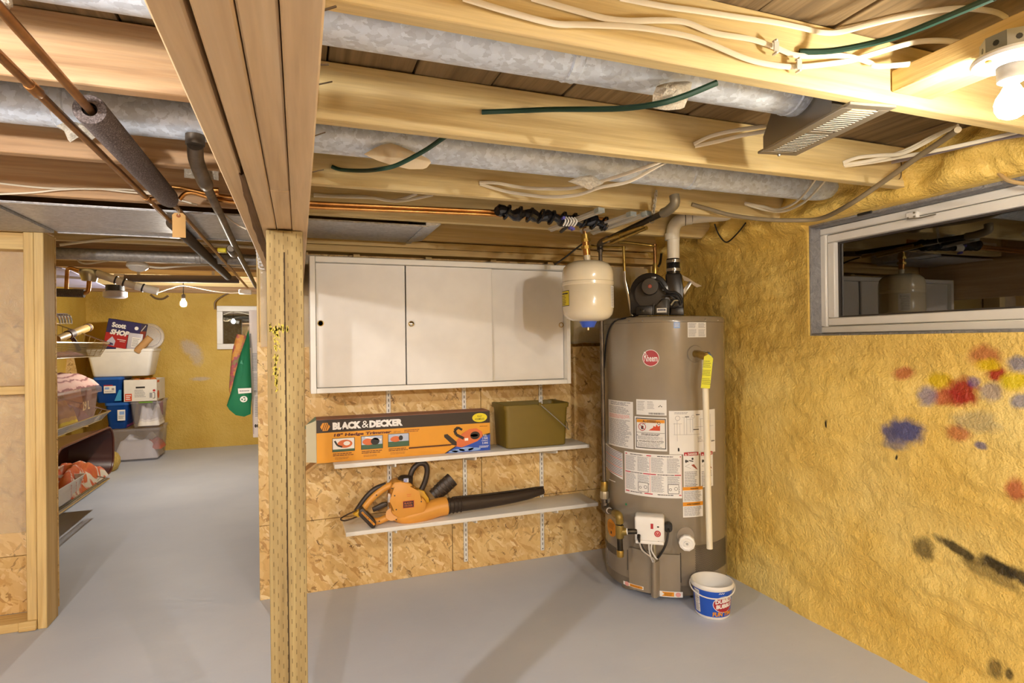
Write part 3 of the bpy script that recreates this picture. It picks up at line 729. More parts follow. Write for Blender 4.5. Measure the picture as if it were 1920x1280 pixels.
cable('cream cable highest on the nearest joist, rising towards the lamp', fix([(1162,-4),(1240,11),(1311,21),(1382,32),(1452,42),(1506,53),(1541,61)], 1.041)+[(1576,60,1.035),(1630,46,1.02),(1700,30,1.0),(1789,16,.96),(1860,21,.92),(1888,34,.90)])
cable('cream cable from joist hole, upper strand of the loop under the duct', [(899,342,2.262),(932,343,2.23),(985,352,2.18),(1056,354,2.05),(1091,349,1.98),(1144,335,1.86),(1215,312,1.70),(1240,302,1.657)])
cable('cream cable from joist hole, lower sagging strand under the duct', [(900,345,2.262),(950,359,2.23),(1003,367,2.15),(1038,369,2.08),(1084,365,1.98),(1127,351,1.88),(1180,340,1.79),(1236,310,1.69),(1258,300,1.657)])
cable('cream cable looping from a joist hole to the register boot', [(1301,270,1.612),(1330,256,1.57),(1370,246,1.52),(1436,236,1.47)])
cable('second cream cable beside the register boot, just below its twin', [(1303,274,1.612),(1345,265,1.57),(1390,254,1.52),(1436,246,1.46)])
cable('cream cable hanging in a loop at the end of the duct, left strand', [(1396,380,2.262),(1430,387,2.2),(1456,393,2.12),(1486,383,1.99),(1508,364,1.86),(1524,343,1.70),(1530,334,1.657)])
cable('cream cable hanging in a loop at the end of the duct, right strand', [(1397,382,2.262),(1435,393,2.2),(1468,396,2.12),(1500,384,1.98),(1522,366,1.86),(1543,343,1.70),(1550,334,1.657)])
cable('cream cable drooping from the beam along the joist, short strand', [(588,364,2.79),(624,367,2.79),(684,368,2.78),(730,376,2.76),(760,371,2.74),(782,363,2.70)])
cable('cream cable drooping from the beam along the joist, long strand', [(588,367,2.79),(640,369,2.785),(700,371,2.77),(740,377,2.75),(775,373,2.73),(812,365,2.69)])
cable('cream cable loop above the window, upper strand', [(1580,305,1.615),(1610,295,1.58),(1650,291,1.52),(1690,288,1.45),(1730,270,1.38),(1768,248,1.30),(1796,236,1.20)])
cable('cream cable loop above the window, middle strand', [(1581,309,1.615),(1615,304,1.58),(1655,296,1.52),(1700,281,1.44),(1745,258,1.36),(1785,240,1.24)])
cable('cream cable loop above the window running off under the lamp', [(1583,311,1.615),(1640,303,1.56),(1700,292,1.46),(1760,281,1.36),(1830,266,1.26),(1925,243,1.14)])
cable('lavender grey cable behind the cream loop above the window', [(1672,304,1.60),(1720,294,1.5),(1790,278,1.38),(1860,262,1.28),(1925,252,1.2)], plain('#a39aa0', .6))
cable('dark green cable end between two joists beside the beam', [(622,312,2.262),(640,318,2.24),(680,320,2.08),(712,317,1.90),(745,309,1.87),(795,283,1.80),(832,258,1.70),(868,236,1.657)], 'cablegreen', .0075, .85)
cable('dark green cable crossing under the duct with the white scrap', [(904,210,1.612),(960,208,1.56),(1040,205,1.44),(1150,204,1.27),(1225,196,1.16),(1280,181,1.125),(1344,155,1.095)], 'cablegreen', .0075, .85)
cable('dark green cable rising from the nearest joist towards the lamp', [(1499,97,1.046),(1560,95,1.01),(1640,80,.95),(1700,62,.89),(1780,30,.80),(1866,-6,.70)], 'cablegreen', .0075, .85)
cable('thick dusty grey cable sagging across the corner above the window', [(1297,383,2.262),(1330,392,2.24),(1370,403,2.18),(1430,411,2.08),(1490,413,1.98),(1540,409,1.90),(1590,385,1.70),(1650,345,1.55),(1710,302,1.40),(1760,268,1.27),(1796,243,1.13)], 'cablegrey', .0095, 1, n=10)
cable('dusty braided cord lying over the foam above the window', [(1848,262,1.40),(1852,290,1.36),(1868,318,1.32),(1890,338,1.28),(1925,345,1.24)], plain('#b89c6c', .8), .007, 1)
cable('thin cream wire along the joist left of the beam, upper strand', [(-6,343,2.755),(80,352,2.75),(160,354,2.74),(250,356,2.72),(330,370,2.70)], r=.0035)
cable('thin cream wire along the joist left of the beam, lower strand', [(-6,364,2.755),(60,361,2.75),(120,355,2.74),(180,354,2.74),(240,360,2.73),(300,366,2.72),(370,384,2.70)], r=.0035)
cable('thin cream wire hanging off the sheet metal pan beside the beam', [(400,388,2.80),(420,402,2.79),(440,418,2.78),(462,430,2.77)], r=.003)
cable('black cord slung from the joist to the cabinet top', [(1095,455,2.80),(1080,466,2.9),(1060,482,3.0),(1040,496,3.08)], 'black', .005, 1)
cable('black cord behind the heater vent hanging off the foam', [(1340,420,2.6),(1348,440,2.62),(1362,454,2.64),(1380,440,2.55),(1398,418,2.45)], 'black', .004, 1)
def staple(x, y):
    p = P(x, y, 'Y', 1.032)
    b = B().mat(plain('#dddbd4', .3, .25, name='staple_steel')); b.box(p+Vector((-.008, -.004, -.013)), p+Vector((.008, -.001, .013)), .001); b.box(p+Vector((-.003, -.006, -.017)), p+Vector((.003, .008, -.012)), .001); b.box(p+Vector((-.003, -.006, .012)), p+Vector((.003, .008, .017)), .001)
    return b.build('cable_staple', loc=p)
tag(staple(1454, 88), 'steel staple on the middle cable of the nearest joist', 'staple'); tag(staple(1497, 122), 'steel staple on the lowest cable of the nearest joist', 'staple')

# copper water lines and pipe insulation left of the beam
def pipe(label, pts, r, m, cat='pipe', name='copper_pipe', n=12, sub=()):
    q = [Vector(p) for p in pts]; t = thing(name, label, cat, q[len(q)//2])
    B().mat(m).tube(q, r, n).build('tube', t)
    for (nm, a, c, rr, mm) in sub: B().mat(mm).tube([a, Vector(a).lerp(Vector(c), .08), Vector(a).lerp(Vector(c), .92), c], [rr*.93, rr, rr, rr*.93], n).build(nm, t)
    return t
xa, xb_ = -.455, -.530
V_ = Vector
pipe('copper pipe passing through the grey foam sleeve', [(xa, .7, 1.94), (xa, 6.1, 1.94)], .0098, 'copper', sub=[('coupling', (xa, 1.02, 1.94), (xa, 1.07, 1.94), .012, 'copper')])
pipe('thin copper pipe beside the grey foam sleeve', [(xb_, .7, 1.94), (xb_, 5.3, 1.94)], .0098, 'copper', sub=[('coupling', (xb_, 1.50, 1.94), (xb_, 1.55, 1.94), .0125, 'copper'), ('tee', (xb_, 2.50, 1.94), (xb_, 2.58, 1.94), .0125, 'copper'), ('tee_branch', (xb_, 2.54, 1.94), (xb_+.05, 2.54, 1.95), .0105, 'copper')])
t = thing('pipe_insulation', 'grey foam sleeve with an open end around the copper pipe', 'pipe insulation', (xa, 2.1, 1.94))
b = B().mat('pipefoam'); ring = []
prof = [(.016, 0), (.034, .0), (.0355, .004), (.0355, .86), (.030, .90), (.012, .93)]
b.lathe(prof, (xa, 1.615, 1.94), (0, 1, 0), 28, closed_ends=False); b.build('sleeve', t)
B().mat(plain('#16100d', .9)).lathe([(.0105, 0), (.016, 0)], (xa, 1.63, 1.94), (0, 1, 0), 20, closed_ends=False).build('bore', t)
b = B().mat('black'); c = P(322, 379, 'Y', 2.57)
for k in range(3): b.tube(smooth_path([c+V_((random.uniform(-.014, .014), random.uniform(-.01, .01), random.uniform(-.014, .014))) for _ in range(6)], 4), .0022, 6)
b.build('tie_wire', t)
t = thing('pipe_insulation', 'dark foam sleeve on the copper pipe past the paper tag', 'pipe insulation', (xb_, 3.6, 1.94))
B().mat(plain('#4a3d2c', .85, name='dark_pipe_foam')).lathe([(.010, 0), (.026, .002), (.027, .01), (.027, 2.2), (.02, 2.24)], (xb_, 2.98, 1.94), (0, 1, 0), 20).build('sleeve', t)
# paper tag on its string
c = P(335, 422, 'Y', 2.60)
t = thing('paper_tag', 'tan paper tag hanging by a string from the copper pipe', 'tag', c)
hw, hh = (P(347, 422, 'Y', 2.60).x-P(323, 422, 'Y', 2.60).x)/2, (P(335, 400, 'Y', 2.6).z-P(335, 446, 'Y', 2.6).z)/2
tg = B().mat(plain('#d7ab6b', .8, name='tag_card')); tg.prism([c+V_((x, 0, z)) for x, z in ((-hw, -hh), (hw, -hh), (hw, hh*.82), (hw*.6, hh), (-hw*.6, hh), (-hw, hh*.82))], (.002, .0015, 0)).build('card', t)
B().mat(plain('#9c5f36', .8)).cyl(c+V_((0, -.001, hh*.78)), c+V_((0, .0025, hh*.78)), .008, n=12).build('reinforcement', t)
b = B().mat(plain('#c9b896', .8, name='string'))
for s in (-.004, .004): b.tube(smooth_path([c+V_((0, -.001, hh*.78)), c+V_((s, -.002, hh+.015)), V_((xa+s, 2.60, 1.93))], 4), .0012, 5)
b.build('string', t)
# the bent branch joining the two short copper lines that pass over the beam
for k, (dy, lab) in enumerate(((0, 'upper bright copper pipe along the joist beside the beam'), (8, 'lower bright copper pipe along the joist beside the beam'))):
    a, c = P(598, 381+dy, 'Y', 2.50), P(938, 397+dy*.8, 'Y', 2.50)
    a2 = P(345, 352+dy, 'Y', 2.5)
    pipe(lab, smooth_path([V_((xb_+.05+.06*k, 2.5, a.z-.004)), V_((xb_+.09+.06*k, 2.5, a2.z)), V_((-.25, 2.5, a.z)), a, c, V_((c.x+.55, 2.5, c.z))], 5), .0085, 'newcopper', sub=[('coupling', a2+V_((.08, 0, 0)), a2+V_((.12, 0, 0)), .0105, 'newcopper')])
# grey steel vent line running back under the joists
Z3 = 1.915
pts = [P(366, 272, 'Z', 1.985), P(368, 300, 'Z', 1.955)]+[P(x, y, 'Z', Z3) for x, y in ((381, 335), (415, 407), (440, 460), (480, 538))]
t = thing('steel_pipe', 'grey steel pipe with an elbow running back beside the beam', 'pipe', pts[2])
B().mat('steelpipe').tube(smooth_path(pts[1:3], 4)+pts[3:], .0155, 14).build('tube', t)
B().mat('steelpipe').tube(smooth_path([pts[0], pts[1], pts[2], pts[2].lerp(pts[3], .12)], 6), .0225, 16).build('elbow', t)
B().mat('steelpipe').cyl(pts[0], pts[0]+V_((0, 0, .03)), .027, n=14).build('collar', t)
c = P(436, 470, 'Z', Z3)
B().mat('steelpipe').tube([c+V_((-.0, -.09, 0)), c+V_((0, -.06, 0)), c+V_((0, .1, 0)), c+V_((0, .13, 0))], [.018, .026, .026, .018], 14).build('valve_body', t)
B().mat(YELLOW).box(c+V_((-.075, -.02, -.012)), c+V_((-.03, .03, .012)), .006, 2).build('valve_handle', t)
q = P(376, 322, 'Z', 1.945)
b = B().mat('whitewool')
b.grid(lambda i, j: q+V_((-.05+.1*i/9+.008*noise.noise(V_((i, j, 0))), .02+.006*noise.noise(V_((i*.7, j, 4))), -.018+.03*j/5+.008*noise.noise(V_((i, j*.8, 9))))), 10, 6); tag(b.build('insulation_scrap', loc=q), 'white plaster crumb where the steel pipe passes the joist', 'insulation')

# clutter above the cabinet and heater: wrapped pipe, loose tracks, chain
a, c = P(932, 396, 'Y', 2.44), P(1135, 420, 'Y', 2.44)
b = B().mat('gloss'); pts, rs = [], []
for k in range(34):
    f = k/33; pts.append(a.lerp(c, f)+V_((0, .006*math.sin(k*1.7), .008*math.sin(k*.9)))); rs.append(.020+.007*math.sin(k*1.35)+.004*random.random())
b.tube(pts, rs, 12)
for k in range(10):
    p = a.lerp(c, (k+.5)/10); b.tube([p+V_((.02*math.cos(6.28*i/12)*.6+.02, .030*math.sin(6.28*i/12), .030*math.cos(6.28*i/12))) for i in range(12)], .006, 6, closed=True)
tag(b.build('wrapped_pipe', loc=a.lerp(c, .5), angle=25), 'pipe bundle wrapped in glossy black plastic under the joist', 'pipe insulation')
def track(label, p0, p1, w=.016, z0=1.93, z1=1.945):
    a, c = P(*p0, 'Z', z0), P(*p1, 'Z', z1); d_ = (c-a).normalized(); s = d_.cross(V_((0,0,1))).normalized(); u = s.cross(d_)
    t = thing('metal_track', label, 'metal track', a.lerp(c, .5), 'loose tracks lying on the pipes'); mm = plain('#dcd6c8', .35, .35, name='track_steel')
    def bar(nm, o0, o1, m_=mm): B().mat(m_).prism([a+s*o0[0]+u*o0[1], a+s*o1[0]+u*o0[1], a+s*o1[0]+u*o1[1], a+s*o0[0]+u*o1[1]], c-a).build(nm, t)
    bar('web', (-w, 0), (w, .002)); bar('flange', (-w, .002), (-w+.002, .012)); bar('flange', (w-.002, .002), (w, .012)); bar('rail', (-w*.35, -.006), (w*.35, -.0005))
    B().mat(plain('#c4cfd0', .3, .6)).prism([c+s*-w*1.1-u*.004, c+s*w*1.1-u*.004, c+s*w*1.1+u*.016, c+s*-w*1.1+u*.016], -d_*.03).build('end_clip', t)
    return t
track('thin steel track lying furthest towards the wrapped pipe', (1033, 432), (1128, 396)); track('steel track lying between its two neighbours above the tank', (1092, 436), (1188, 403)); track('longest steel track lying beside the black gas pipe', (1112, 438), (1216, 402))
b = B().mat('black'); tag(B().mat('black').tube(smooth_path([P(1052, 434, 'Z', 1.945), P(1075, 415, 'Z', 1.95), P(1100, 402, 'Z', 1.955), P(1122, 394, 'Z', 1.96)], 5), .009, 10).build('rubber_hose', loc=P(1085, 412, 'Z', 1.95)), 'black rubber hose lying with the steel tracks', 'hose')
c = P(1062, 418, 'Y', 2.40)
t = thing('plastic_clip_cluster', 'white plastic clips with purple caps hanging on the wrapped pipe', 'clips', c)
b = B().mat('whiteplastic')
for k in range(5): b.tube(smooth_path([c+V_((-.03+.014*k, -.03, .02)), c+V_((-.025+.014*k, -.045, .0)), c+V_((-.03+.013*k, -.03, -.02))], 4), .004, 6)
b.build('clips', t)['kind'] = 'stuff'; b = B().mat(plain('#4c45a0', .5))
for dx, dz in ((-.035, .012), (.0, -.03), (.012, -.035)): b.cyl(c+V_((dx, -.05, dz)), c+V_((dx, -.03, dz)), .007, n=10)
b.build('caps', t)['kind'] = 'stuff'
# chain hanging from a nail on the joist
t = thing('steel_chain', 'short steel chain looped around the black gas pipe', 'chain', P(1228, 380, 'Y', 2.25))
top = P(1231, 358, 'Y', 2.25); bot = P(1224, 405, 'Y', 2.25); n = 9
for k in range(n):
    p = top.lerp(bot, (k+.5)/n); L = (top-bot).length/n*.72
    ax_ = V_((1, 0, 0)) if k % 2 else V_((0, 1, 0))
    B().mat(plain('#d9d4c8', .4, .2, name='chain_steel')).tube([p+ax_*(.0062*math.cos(6.283*i/12))+V_((0, 0, L*math.sin(6.283*i/12))) for i in range(12)], .0030, 6, closed=True).build('link', t)
p = P(1222, 410, 'Y', 2.25); B().mat('steel').tube(smooth_path([p+V_((-.018, 0, .004)), p+V_((-.012, 0, -.016)), p+V_((.004, 0, -.018)), p+V_((.014, 0, -.004)), p+V_((.012, 0, .012))], 5), .0022, 6).build('hook', t)

# small fittings of the right wall
p = P(1684, 320, 'X', 2.24); b = B().mat('nail')
b.tube(smooth_path([p+V_((0, -.012, .05)), p+V_((0, -.012, -.02)), p+V_((0, 0, -.034)), p+V_((0, .012, -.02)), p+V_((0, .012, .045))], 5), .0018, 6); tag(b.build('wire_hook', loc=p), 'bent wire hook at the joist end above the window', 'hook')
p = P(1621, 400, 'X', 2.30); tag(B().mat('black').box(p+V_((-.004, -.035, -.006)), p+V_((.004, .035, .006)), .003).build('rubber_strip', loc=p), 'short black strip stuck in the foam over the window corner', 'strip')

# lamp on its block, nearest the camera
lp = P(1897, 195, 'Z', 1.868)
t = thing('wood_block', 'wood block nailed between joists carrying the lamp holder', 'block', (1.50, .77, 2.03))
B().mat('studY').box((1.428, .492, 2.008), (1.577, 1.048, 2.062), .003).build('timber', t)
lm = thing('lamp_holder', 'bare bulb glowing in a white round lamp holder below its block', 'lamp', (lp.x, lp.y, 2.0))
B().mat(plain('#8f8d88', .4, .6, name='junction_box_steel')).lathe([(.0, .038), (.052, .038), (.052, 0), (.0, 0)], (lp.x, lp.y, 1.969), n=8, start=.39).build('junction_box', lm, angle=20)
b = B().mat('black')
for k in range(8):
    a = .39+.393+k*.785; b.cyl((lp.x+.047*math.cos(a), lp.y+.047*math.sin(a), 1.989), (lp.x+.0487*math.cos(a), lp.y+.0487*math.sin(a), 1.989), .006, n=8)
b.build('knockouts', lm)['kind'] = 'stuff'
B().mat('whiteplastic').lathe([(0, .012), (.066, .012), (.069, .006), (.066, .0), (.045, -.004), (.036, -.010), (.030, -.010), (0, -.008)], (lp.x, lp.y, 1.957), n=36).build('base', lm)
B().mat(plain('#b9b6b0', .45)).lathe([(.0, 0), (.024, 0), (.026, -.004), (.024, -.032), (.020, -.035), (0, -.035)], (lp.x, lp.y, 1.949), n=28).build('socket', lm)
b = B().mat('brass')
for s in (-1, 1): b.cyl((lp.x-.052*s, lp.y+.012*s, 1.952), (lp.x-.052*s, lp.y+.012*s, 1.957), .006, n=10)
b.build('screws', lm)['kind'] = 'stuff'
def bulb(parent, top, strength, color, s=1.0):
    prof = [(.012, 0), (.013, -.008), (.018, -.018), (.026, -.030), (.030, -.044), (.029, -.056), (.023, -.068), (.012, -.075), (0, -.077)]
    return B().mat(emit('bulb_glow_%d' % strength, color, strength)).lathe([(r*s, h*s) for r, h in prof], top, n=20).build('bulb', parent, angle=80)
bulb(lm, V_((lp.x, lp.y, 1.914)), BULB_RIGHT, C_RIGHT)
def plain_lamp(label, x, y, ztop, strength, color, cord=.0):
    t = thing('ceiling_lamp', label, 'lamp', (x, y, ztop))
    B().mat('whiteplastic').lathe([(0, 0), (.05, 0), (.05, -.012), (.03, -.02), (0, -.02)], (x, y, ztop), n=24).build('base', t)
    if cord: B().mat('black').cyl((x, y, ztop-.02), (x, y, ztop-.022-cord), .004, n=8).build('cord', t)
    z = ztop-.02-cord
    B().mat(plain('#4a4038', .5)).lathe([(0, 0), (.012, 0), (.018, -.012), (.018, -.05), (0, -.05)], (x, y, z), n=16).build('socket', t)
    bulb(t, V_((x, y, z-.05)), strength, color); return t
plain_lamp('bare bulb lamp on the joists of the near room outside the view', -1.15, .72, 1.978, BULB_LEFT, C_LEFT)
plain_lamp('added unseen fill bulb near the rear wall of the near room', -.5, -1.55, 1.978, FILL_REAR, C_LEFT)  # unseen bulb added to brighten the room from behind the camera
plain_lamp('added unseen fill bulb in the rear corner of the near room by the foam wall', 1.25, -1.6, 1.978, FILL_REAR*.8, C_LEFT)  # second unseen bulb, added for fill as well

# ================================================================ CABINET, SHELVES AND WHAT STANDS ON THEM
WHT = 'white'
cb = thing('wall_cabinet', 'long white wall cabinet with three sliding doors above the shelves', 'cabinet', (.785, 3.26, 1.133))
x0, x1, z0, z1, yf = .055, 1.515, 1.133, 1.832, 3.10
bx('side_panel', cb, WHT, (x0, yf, z0), (x0+.028, YW-.004, z1), .002); bx('side_panel', cb, WHT, (x1-.024, yf, z0), (x1, YW-.004, z1), .002)
bx('top_panel', cb, WHT, (x0+.0285, yf, z1-.028), (x1-.0245, YW-.004, z1), .002); bx('bottom_panel', cb, WHT, (x0+.0285, yf, z0), (x1-.0245, YW-.004, z0+.026), .002)
bx('back_panel', cb, WHT, (x0+.029, YW-.012, z0+.027), (x1-.025, YW-.005, z1-.029), 0)
DW = plain('#dfdcd6', .38, name='door_white')
for (a, c, y, px, py) in ((x0+.030, .5415, yf+.028, 601, 606), (.5465, 1.033, yf+.022, 771, 607), (1.012, x1-.026, yf+.046, 1052, 609)):
    dr = bx('sliding_door', cb, DW, (a, y, z0+.028), (c, y+.016, z1-.030), .0015)
    q = P(px, py, 'Y', y)
    B().mat('brass').lathe([(.015, 0), (.0155, .004), (.012, .005), (.011, .001), (0, .001)], (q.x, y+.001, q.z), (0, -1, 0), 24).build('finger_pull', dr)
    if px == 771: B().mat('chrome').lathe([(.010, 0), (.0125, .006), (.0115, .014), (.006, .017), (0, .0175)], (q.x, y, q.z), (0, -1, 0), 20).build('knob', dr)
for (xs_, zt2) in ((.487, 1.131), (.942, 1.131), (1.449, 1.131)):
    n = {.487: 'first', .942: 'middle', 1.449: 'last'}[xs_]
    t = thing('shelf_standard', {'first': 'slotted white shelf rail on the wall nearest the post', 'middle': 'slotted white shelf rail between the other two', 'last': 'slotted white shelf rail on the wall nearest the heater'}[n], 'shelf rail', (xs_, YW-.006, .05), 'slotted rails under the cabinet')
    B().mat(WHT).box((xs_-.0125, YW-.012, .05), (xs_+.0125, YW-.001, zt2), .002).build('rail', t)
    d = D(); mp = flat_map((xs_, YW-.0121, 0), (1,0,0), (0,0,1), (0,-1,0)); z = .085
    while z < 1.12: d.rect(-.002, z, .002, z+.017, INK); z += .030
    d.ell(0, .062, .004, .004, INK, 10); d.build('slots', t, mp)['kind'] = 'stuff'
    for zs_, yfr, w in ((.732, 3.17, 'upper'), (.372, 3.17, 'lower')):
        t2 = thing('shelf_bracket', 'white bracket under the %s shelf on the %s rail' % (w, n), 'bracket', (xs_, 3.3, zs_), 'white shelf brackets')
        B().mat(WHT).prism([(xs_-.004, YW-.013, zs_-.001), (xs_-.004, yfr, zs_-.001), (xs_-.004, yfr, zs_-.018), (xs_-.004, yfr+.02, zs_-.024), (xs_-.004, YW-.013, zs_-.060)], (.008, 0, 0), .001).build('arm', t2)
        B().mat(WHT).box((xs_-.007, yfr, zs_-.0012), (xs_+.007, YW-.03, zs_-.0002), 0).build('seat_plate', t2)
def shelf(label, xl, xr, zl, zr):
    b = B().mat(WHT); th = .022
    b.prism([(xl, 3.15, zl), (xr, 3.15, zr), (xr, 3.15, zr+th), (xl, 3.15, zl+th)], (0, .245, 0), .0015)
    tag(b.build('wall_shelf', loc=((xl+xr)/2, 3.27, zl)), label, 'shelf')
shelf('upper white shelf holding the orange box and olive bucket', .168, 1.656, .733, .733)
shelf('lower white shelf holding the orange leaf blower', .222, 1.712, .373, .373)
SZ1, SZ2 = .7555, .3955

# hedge trimmer carton
OR = plain('#e29c26', .5, name='carton_orange'); BK = plain('#2f2216', .5, name='carton_black'); KRAFT = plain('#b98d58', .75, name='kraft_board')
br = P(919, 843, 'Z', SZ1); yb = br.y
bl = P(594, 868, 'Y', yb); tl = P(593, 784, 'Y', yb); tr = P(919, 770, 'Y', yb)
hx_ = tr.z-SZ1; bw = br.x-bl.x; dep = .135
ct = thing('tool_carton', 'orange and black hedge trimmer carton lying on the upper shelf', 'box', (bl.x+bw/2, yb+dep/2, SZ1))
b = B().mat(KRAFT); xl_ = bl.x; ww = .003
b.box((xl_, yb, SZ1), (br.x, yb+.003, SZ1+hx_)); b.box((xl_, yb+dep-.003, SZ1), (br.x, yb+dep, SZ1+hx_)); b.box((xl_, yb+.003, SZ1), (br.x, yb+dep-.003, SZ1+.003))
b.build('carton_wall', ct)
B().mat(plain('#9a6a58', .6, name='carton_lid_print')).box((xl_, yb, SZ1+hx_), (br.x, yb+dep, SZ1+hx_+.003), .001).build('lid', ct)
B().mat(BK).box((br.x-.003, yb+.003, SZ1+.003), (br.x, yb+dep-.003, SZ1+hx_)).build('end_wall', ct)
FLAPIN = plain('#c9c3a6', .75)
B().mat(KRAFT).prism([(xl_-.001, yb, SZ1+.002), (xl_-.085, yb+.01, SZ1-.060), (xl_-.085, yb+dep-.01, SZ1-.060), (xl_-.001, yb+dep, SZ1+.002)], (.0, 0, .0028)).build('flap', ct)
B().mat(FLAPIN).prism([(xl_-.001, yb+.001, SZ1+.004), (xl_-.001, yb+.001, SZ1+hx_-.002), (xl_-.052, yb-.008, SZ1+hx_-.02), (xl_-.052, yb-.008, SZ1+.012)], (.001, .0028, 0)).build('flap', ct)
B().mat(plain('#7fa08f', .7)).prism([(xl_-.001, yb, SZ1+hx_+.002), (xl_-.062, yb+.01, SZ1+hx_-.05), (xl_-.062, yb+dep-.02, SZ1+hx_-.05), (xl_-.001, yb+dep, SZ1+hx_+.002)], (0, 0, .0028)).build('flap', ct)
mp = flat_map((xl_, yb, SZ1), (1,0,0), (0,0,1), (0,-1,0)); w, h = bw, hx_
d = D(.0003); d.rect(0, 0, w, h, OR).layer(2).poly([(0, h*.70), (w, h*.70), (w, h), (0, h)], BK)
U = lambda x, y: ((x-593)/326*w, (1-(y-784+(x-593)*14/326)/(85-(x-593)*11/326))*h)      # carton artwork laid out on its own face
uu = lambda f: f*w
vv = lambda f: f*h
d.layer(3)
hexa = [(.020, .84), (.032, .93), (.058, .93), (.072, .84), (.058, .745), (.032, .745)]
d.poly([(uu(a), vv(c)) for a, c in hexa], ORANGE); d.layer(4)
for k in range(3): d.line([(uu(.030+.010*k), vv(.76)), (uu(.044+.010*k), vv(.92))], .0035, BK)
d.layer(3).text('BLACK', uu(.085), vv(.755), uu(.155), vv(.175), WHITEINK, .07).text('&', uu(.243), vv(.765), uu(.037), vv(.165), WHITEINK, 0).text('DECKER', uu(.284), vv(.755), uu(.188), vv(.175), WHITEINK, .07)
d.text('18" Hedge Trimmer', uu(.09), vv(.575), uu(.315), vv(.092), plain('#5a1c14', .5), .05, .18).text('(457 mm)', uu(.42), vv(.585), uu(.038), vv(.05), plain('#7a3a14', .5))
d.lines(uu(.48), vv(.59), uu(.57), vv(.66), 2, plain('#8a4a14', .5), .5, .1)
SKY = plain('#b9c4d8', .5); GRASS = plain('#3f6248', .5)
for i, u in enumerate((.085, .240, .390)):
    vb = (.245, .255, .265)[i]; W_, H_ = .115, .30
    d.layer(3).rect(uu(u-.003), vv(vb-.01), uu(u+W_+.003), vv(vb+H_+.01), BK).layer(4).rect(uu(u), vv(vb), uu(u+W_), vv(vb+H_), (WHITEINK, SKY, SKY)[i])
    d.layer(5).rect(uu(u), vv(vb), uu(u+W_), vv(vb+(.05, .10, .12)[i]), GRASS)
    if i == 0: d.layer(6).ell(uu(u+.065), vv(vb+.17), uu(.040), vv(.095), SALMON).layer(7).ell(uu(u+.075), vv(vb+.18), uu(.018), vv(.05), WHITEINK).line([(uu(u+.01), vv(vb+.25)), (uu(u+.025), vv(vb+.14)), (uu(u+.05), vv(vb+.1))], .009, INK)
    if i == 1: d.layer(6).ell(uu(u+.040), vv(vb+.17), uu(.035), vv(.08), SALMON).layer(7).ell(uu(u+.075), vv(vb+.17), uu(.024), vv(.085), INK).line([(uu(u+.02), vv(vb+.28)), (uu(u+.11), vv(vb+.2))], .008, WHITEINK)
    if i == 2: d.layer(6).ell(uu(u+.040), vv(vb+.18), uu(.030), vv(.07), SALMON).layer(7).ell(uu(u+.07), vv(vb+.2), uu(.012), vv(.06), INK)
    d.layer(3).lines(uu(u), vv(vb-.115), uu(u+W_), vv(vb-.035), 2, plain('#6b3a12', .5), .5, .15, i).lines(uu(u+.01), vv(vb-.19), uu(u+W_-.01), vv(vb-.13), 2, plain('#a2662a', .5), .4, .3, i+5)
d.layer(3).poly([(uu(.715), 0), (uu(.785), vv(.17)), (uu(.87), vv(.33)), (w, vv(.44)), (w, 0)], BK).layer(4).poly([(uu(.725), 0), (uu(.79), vv(.15)), (uu(.87), vv(.28)), (w, vv(.40)), (w, 0)], BLUE)
for u, v, a, c in ((.80, .045, .04, .04), (.85, .07, .045, .05), (.90, .05, .04, .04), (.77, .03, .03, .025)): d.layer(5).ell(uu(u), vv(v), uu(a), vv(c), PALEBLUE)
d.layer(6).line([(uu(.505), vv(.20)), (uu(.77), vv(.21))], .006, plain('#5b3020', .5))
for k in range(30): u = .507+.0083*k; v = .205; d.poly([(uu(u), vv(v)), (uu(u+.006), vv(v)), (uu(u+.003), vv(v+.03))], plain('#5b3020', .5)).poly([(uu(u), vv(v-.008)), (uu(u+.006), vv(v-.008)), (uu(u+.003), vv(v-.036))], plain('#5b3020', .5))
body = [(.775, .17), (.79, .30), (.825, .47), (.87, .57), (.915, .58), (.95, .48), (.953, .36), (.92, .25), (.87, .18), (.82, .12)]
d.layer(7).poly([(uu(a), vv(c)) for a, c in body], SALMON).layer(8).ell(uu(.905), vv(.40), uu(.030), vv(.10), BK).ell(uu(.90), vv(.40), uu(.024), vv(.035), SALMON)
d.line([(uu(.80), vv(.63)), (uu(.778), vv(.56)), (uu(.788), vv(.45)), (uu(.835), vv(.34))], .016, BK).line([(uu(.80), vv(.63)), (uu(.825), vv(.56))], .012, BK)
d.poly([(uu(.715), vv(.47)), (uu(.735), vv(.48)), (uu(.79), vv(.27)), (uu(.79), vv(.17)), (uu(.765), vv(.20)), (uu(.715), vv(.41))], BK).rect(uu(.84), vv(.28), uu(.862), vv(.345), WHITEINK)
d.layer(6)
for i, s_ in enumerate(('FULL', '2 YEAR', 'HOME', 'TRIBUTE')): pass
d.text('FULL', uu(.957), vv(.355), uu(.024), vv(.05), WHITEINK, .01).text('2 YEAR', uu(.95), vv(.285), uu(.036), vv(.05), WHITEINK, .01).text('WARRANTY', uu(.945), vv(.235), uu(.042), vv(.03), WHITEINK).text('2 ANS', uu(.95), vv(.165), uu(.036), vv(.05), WHITEINK, .01)
d.lines(uu(.93), vv(.07), uu(.992), vv(.13), 2, WHITEINK, .4, .1)
d.layer(3).ell(uu(.936), vv(.845), uu(.047), vv(.115), YELLOW).layer(4).text('FULLY', uu(.922), vv(.855), uu(.028), vv(.045), INK, .01).text('ASSEMBLED', uu(.904), vv(.785), uu(.062), vv(.045), INK, .01)
d.lines(uu(.935), vv(.605), uu(.985), vv(.635), 1, plain('#8a4a14', .5), .5, .05)
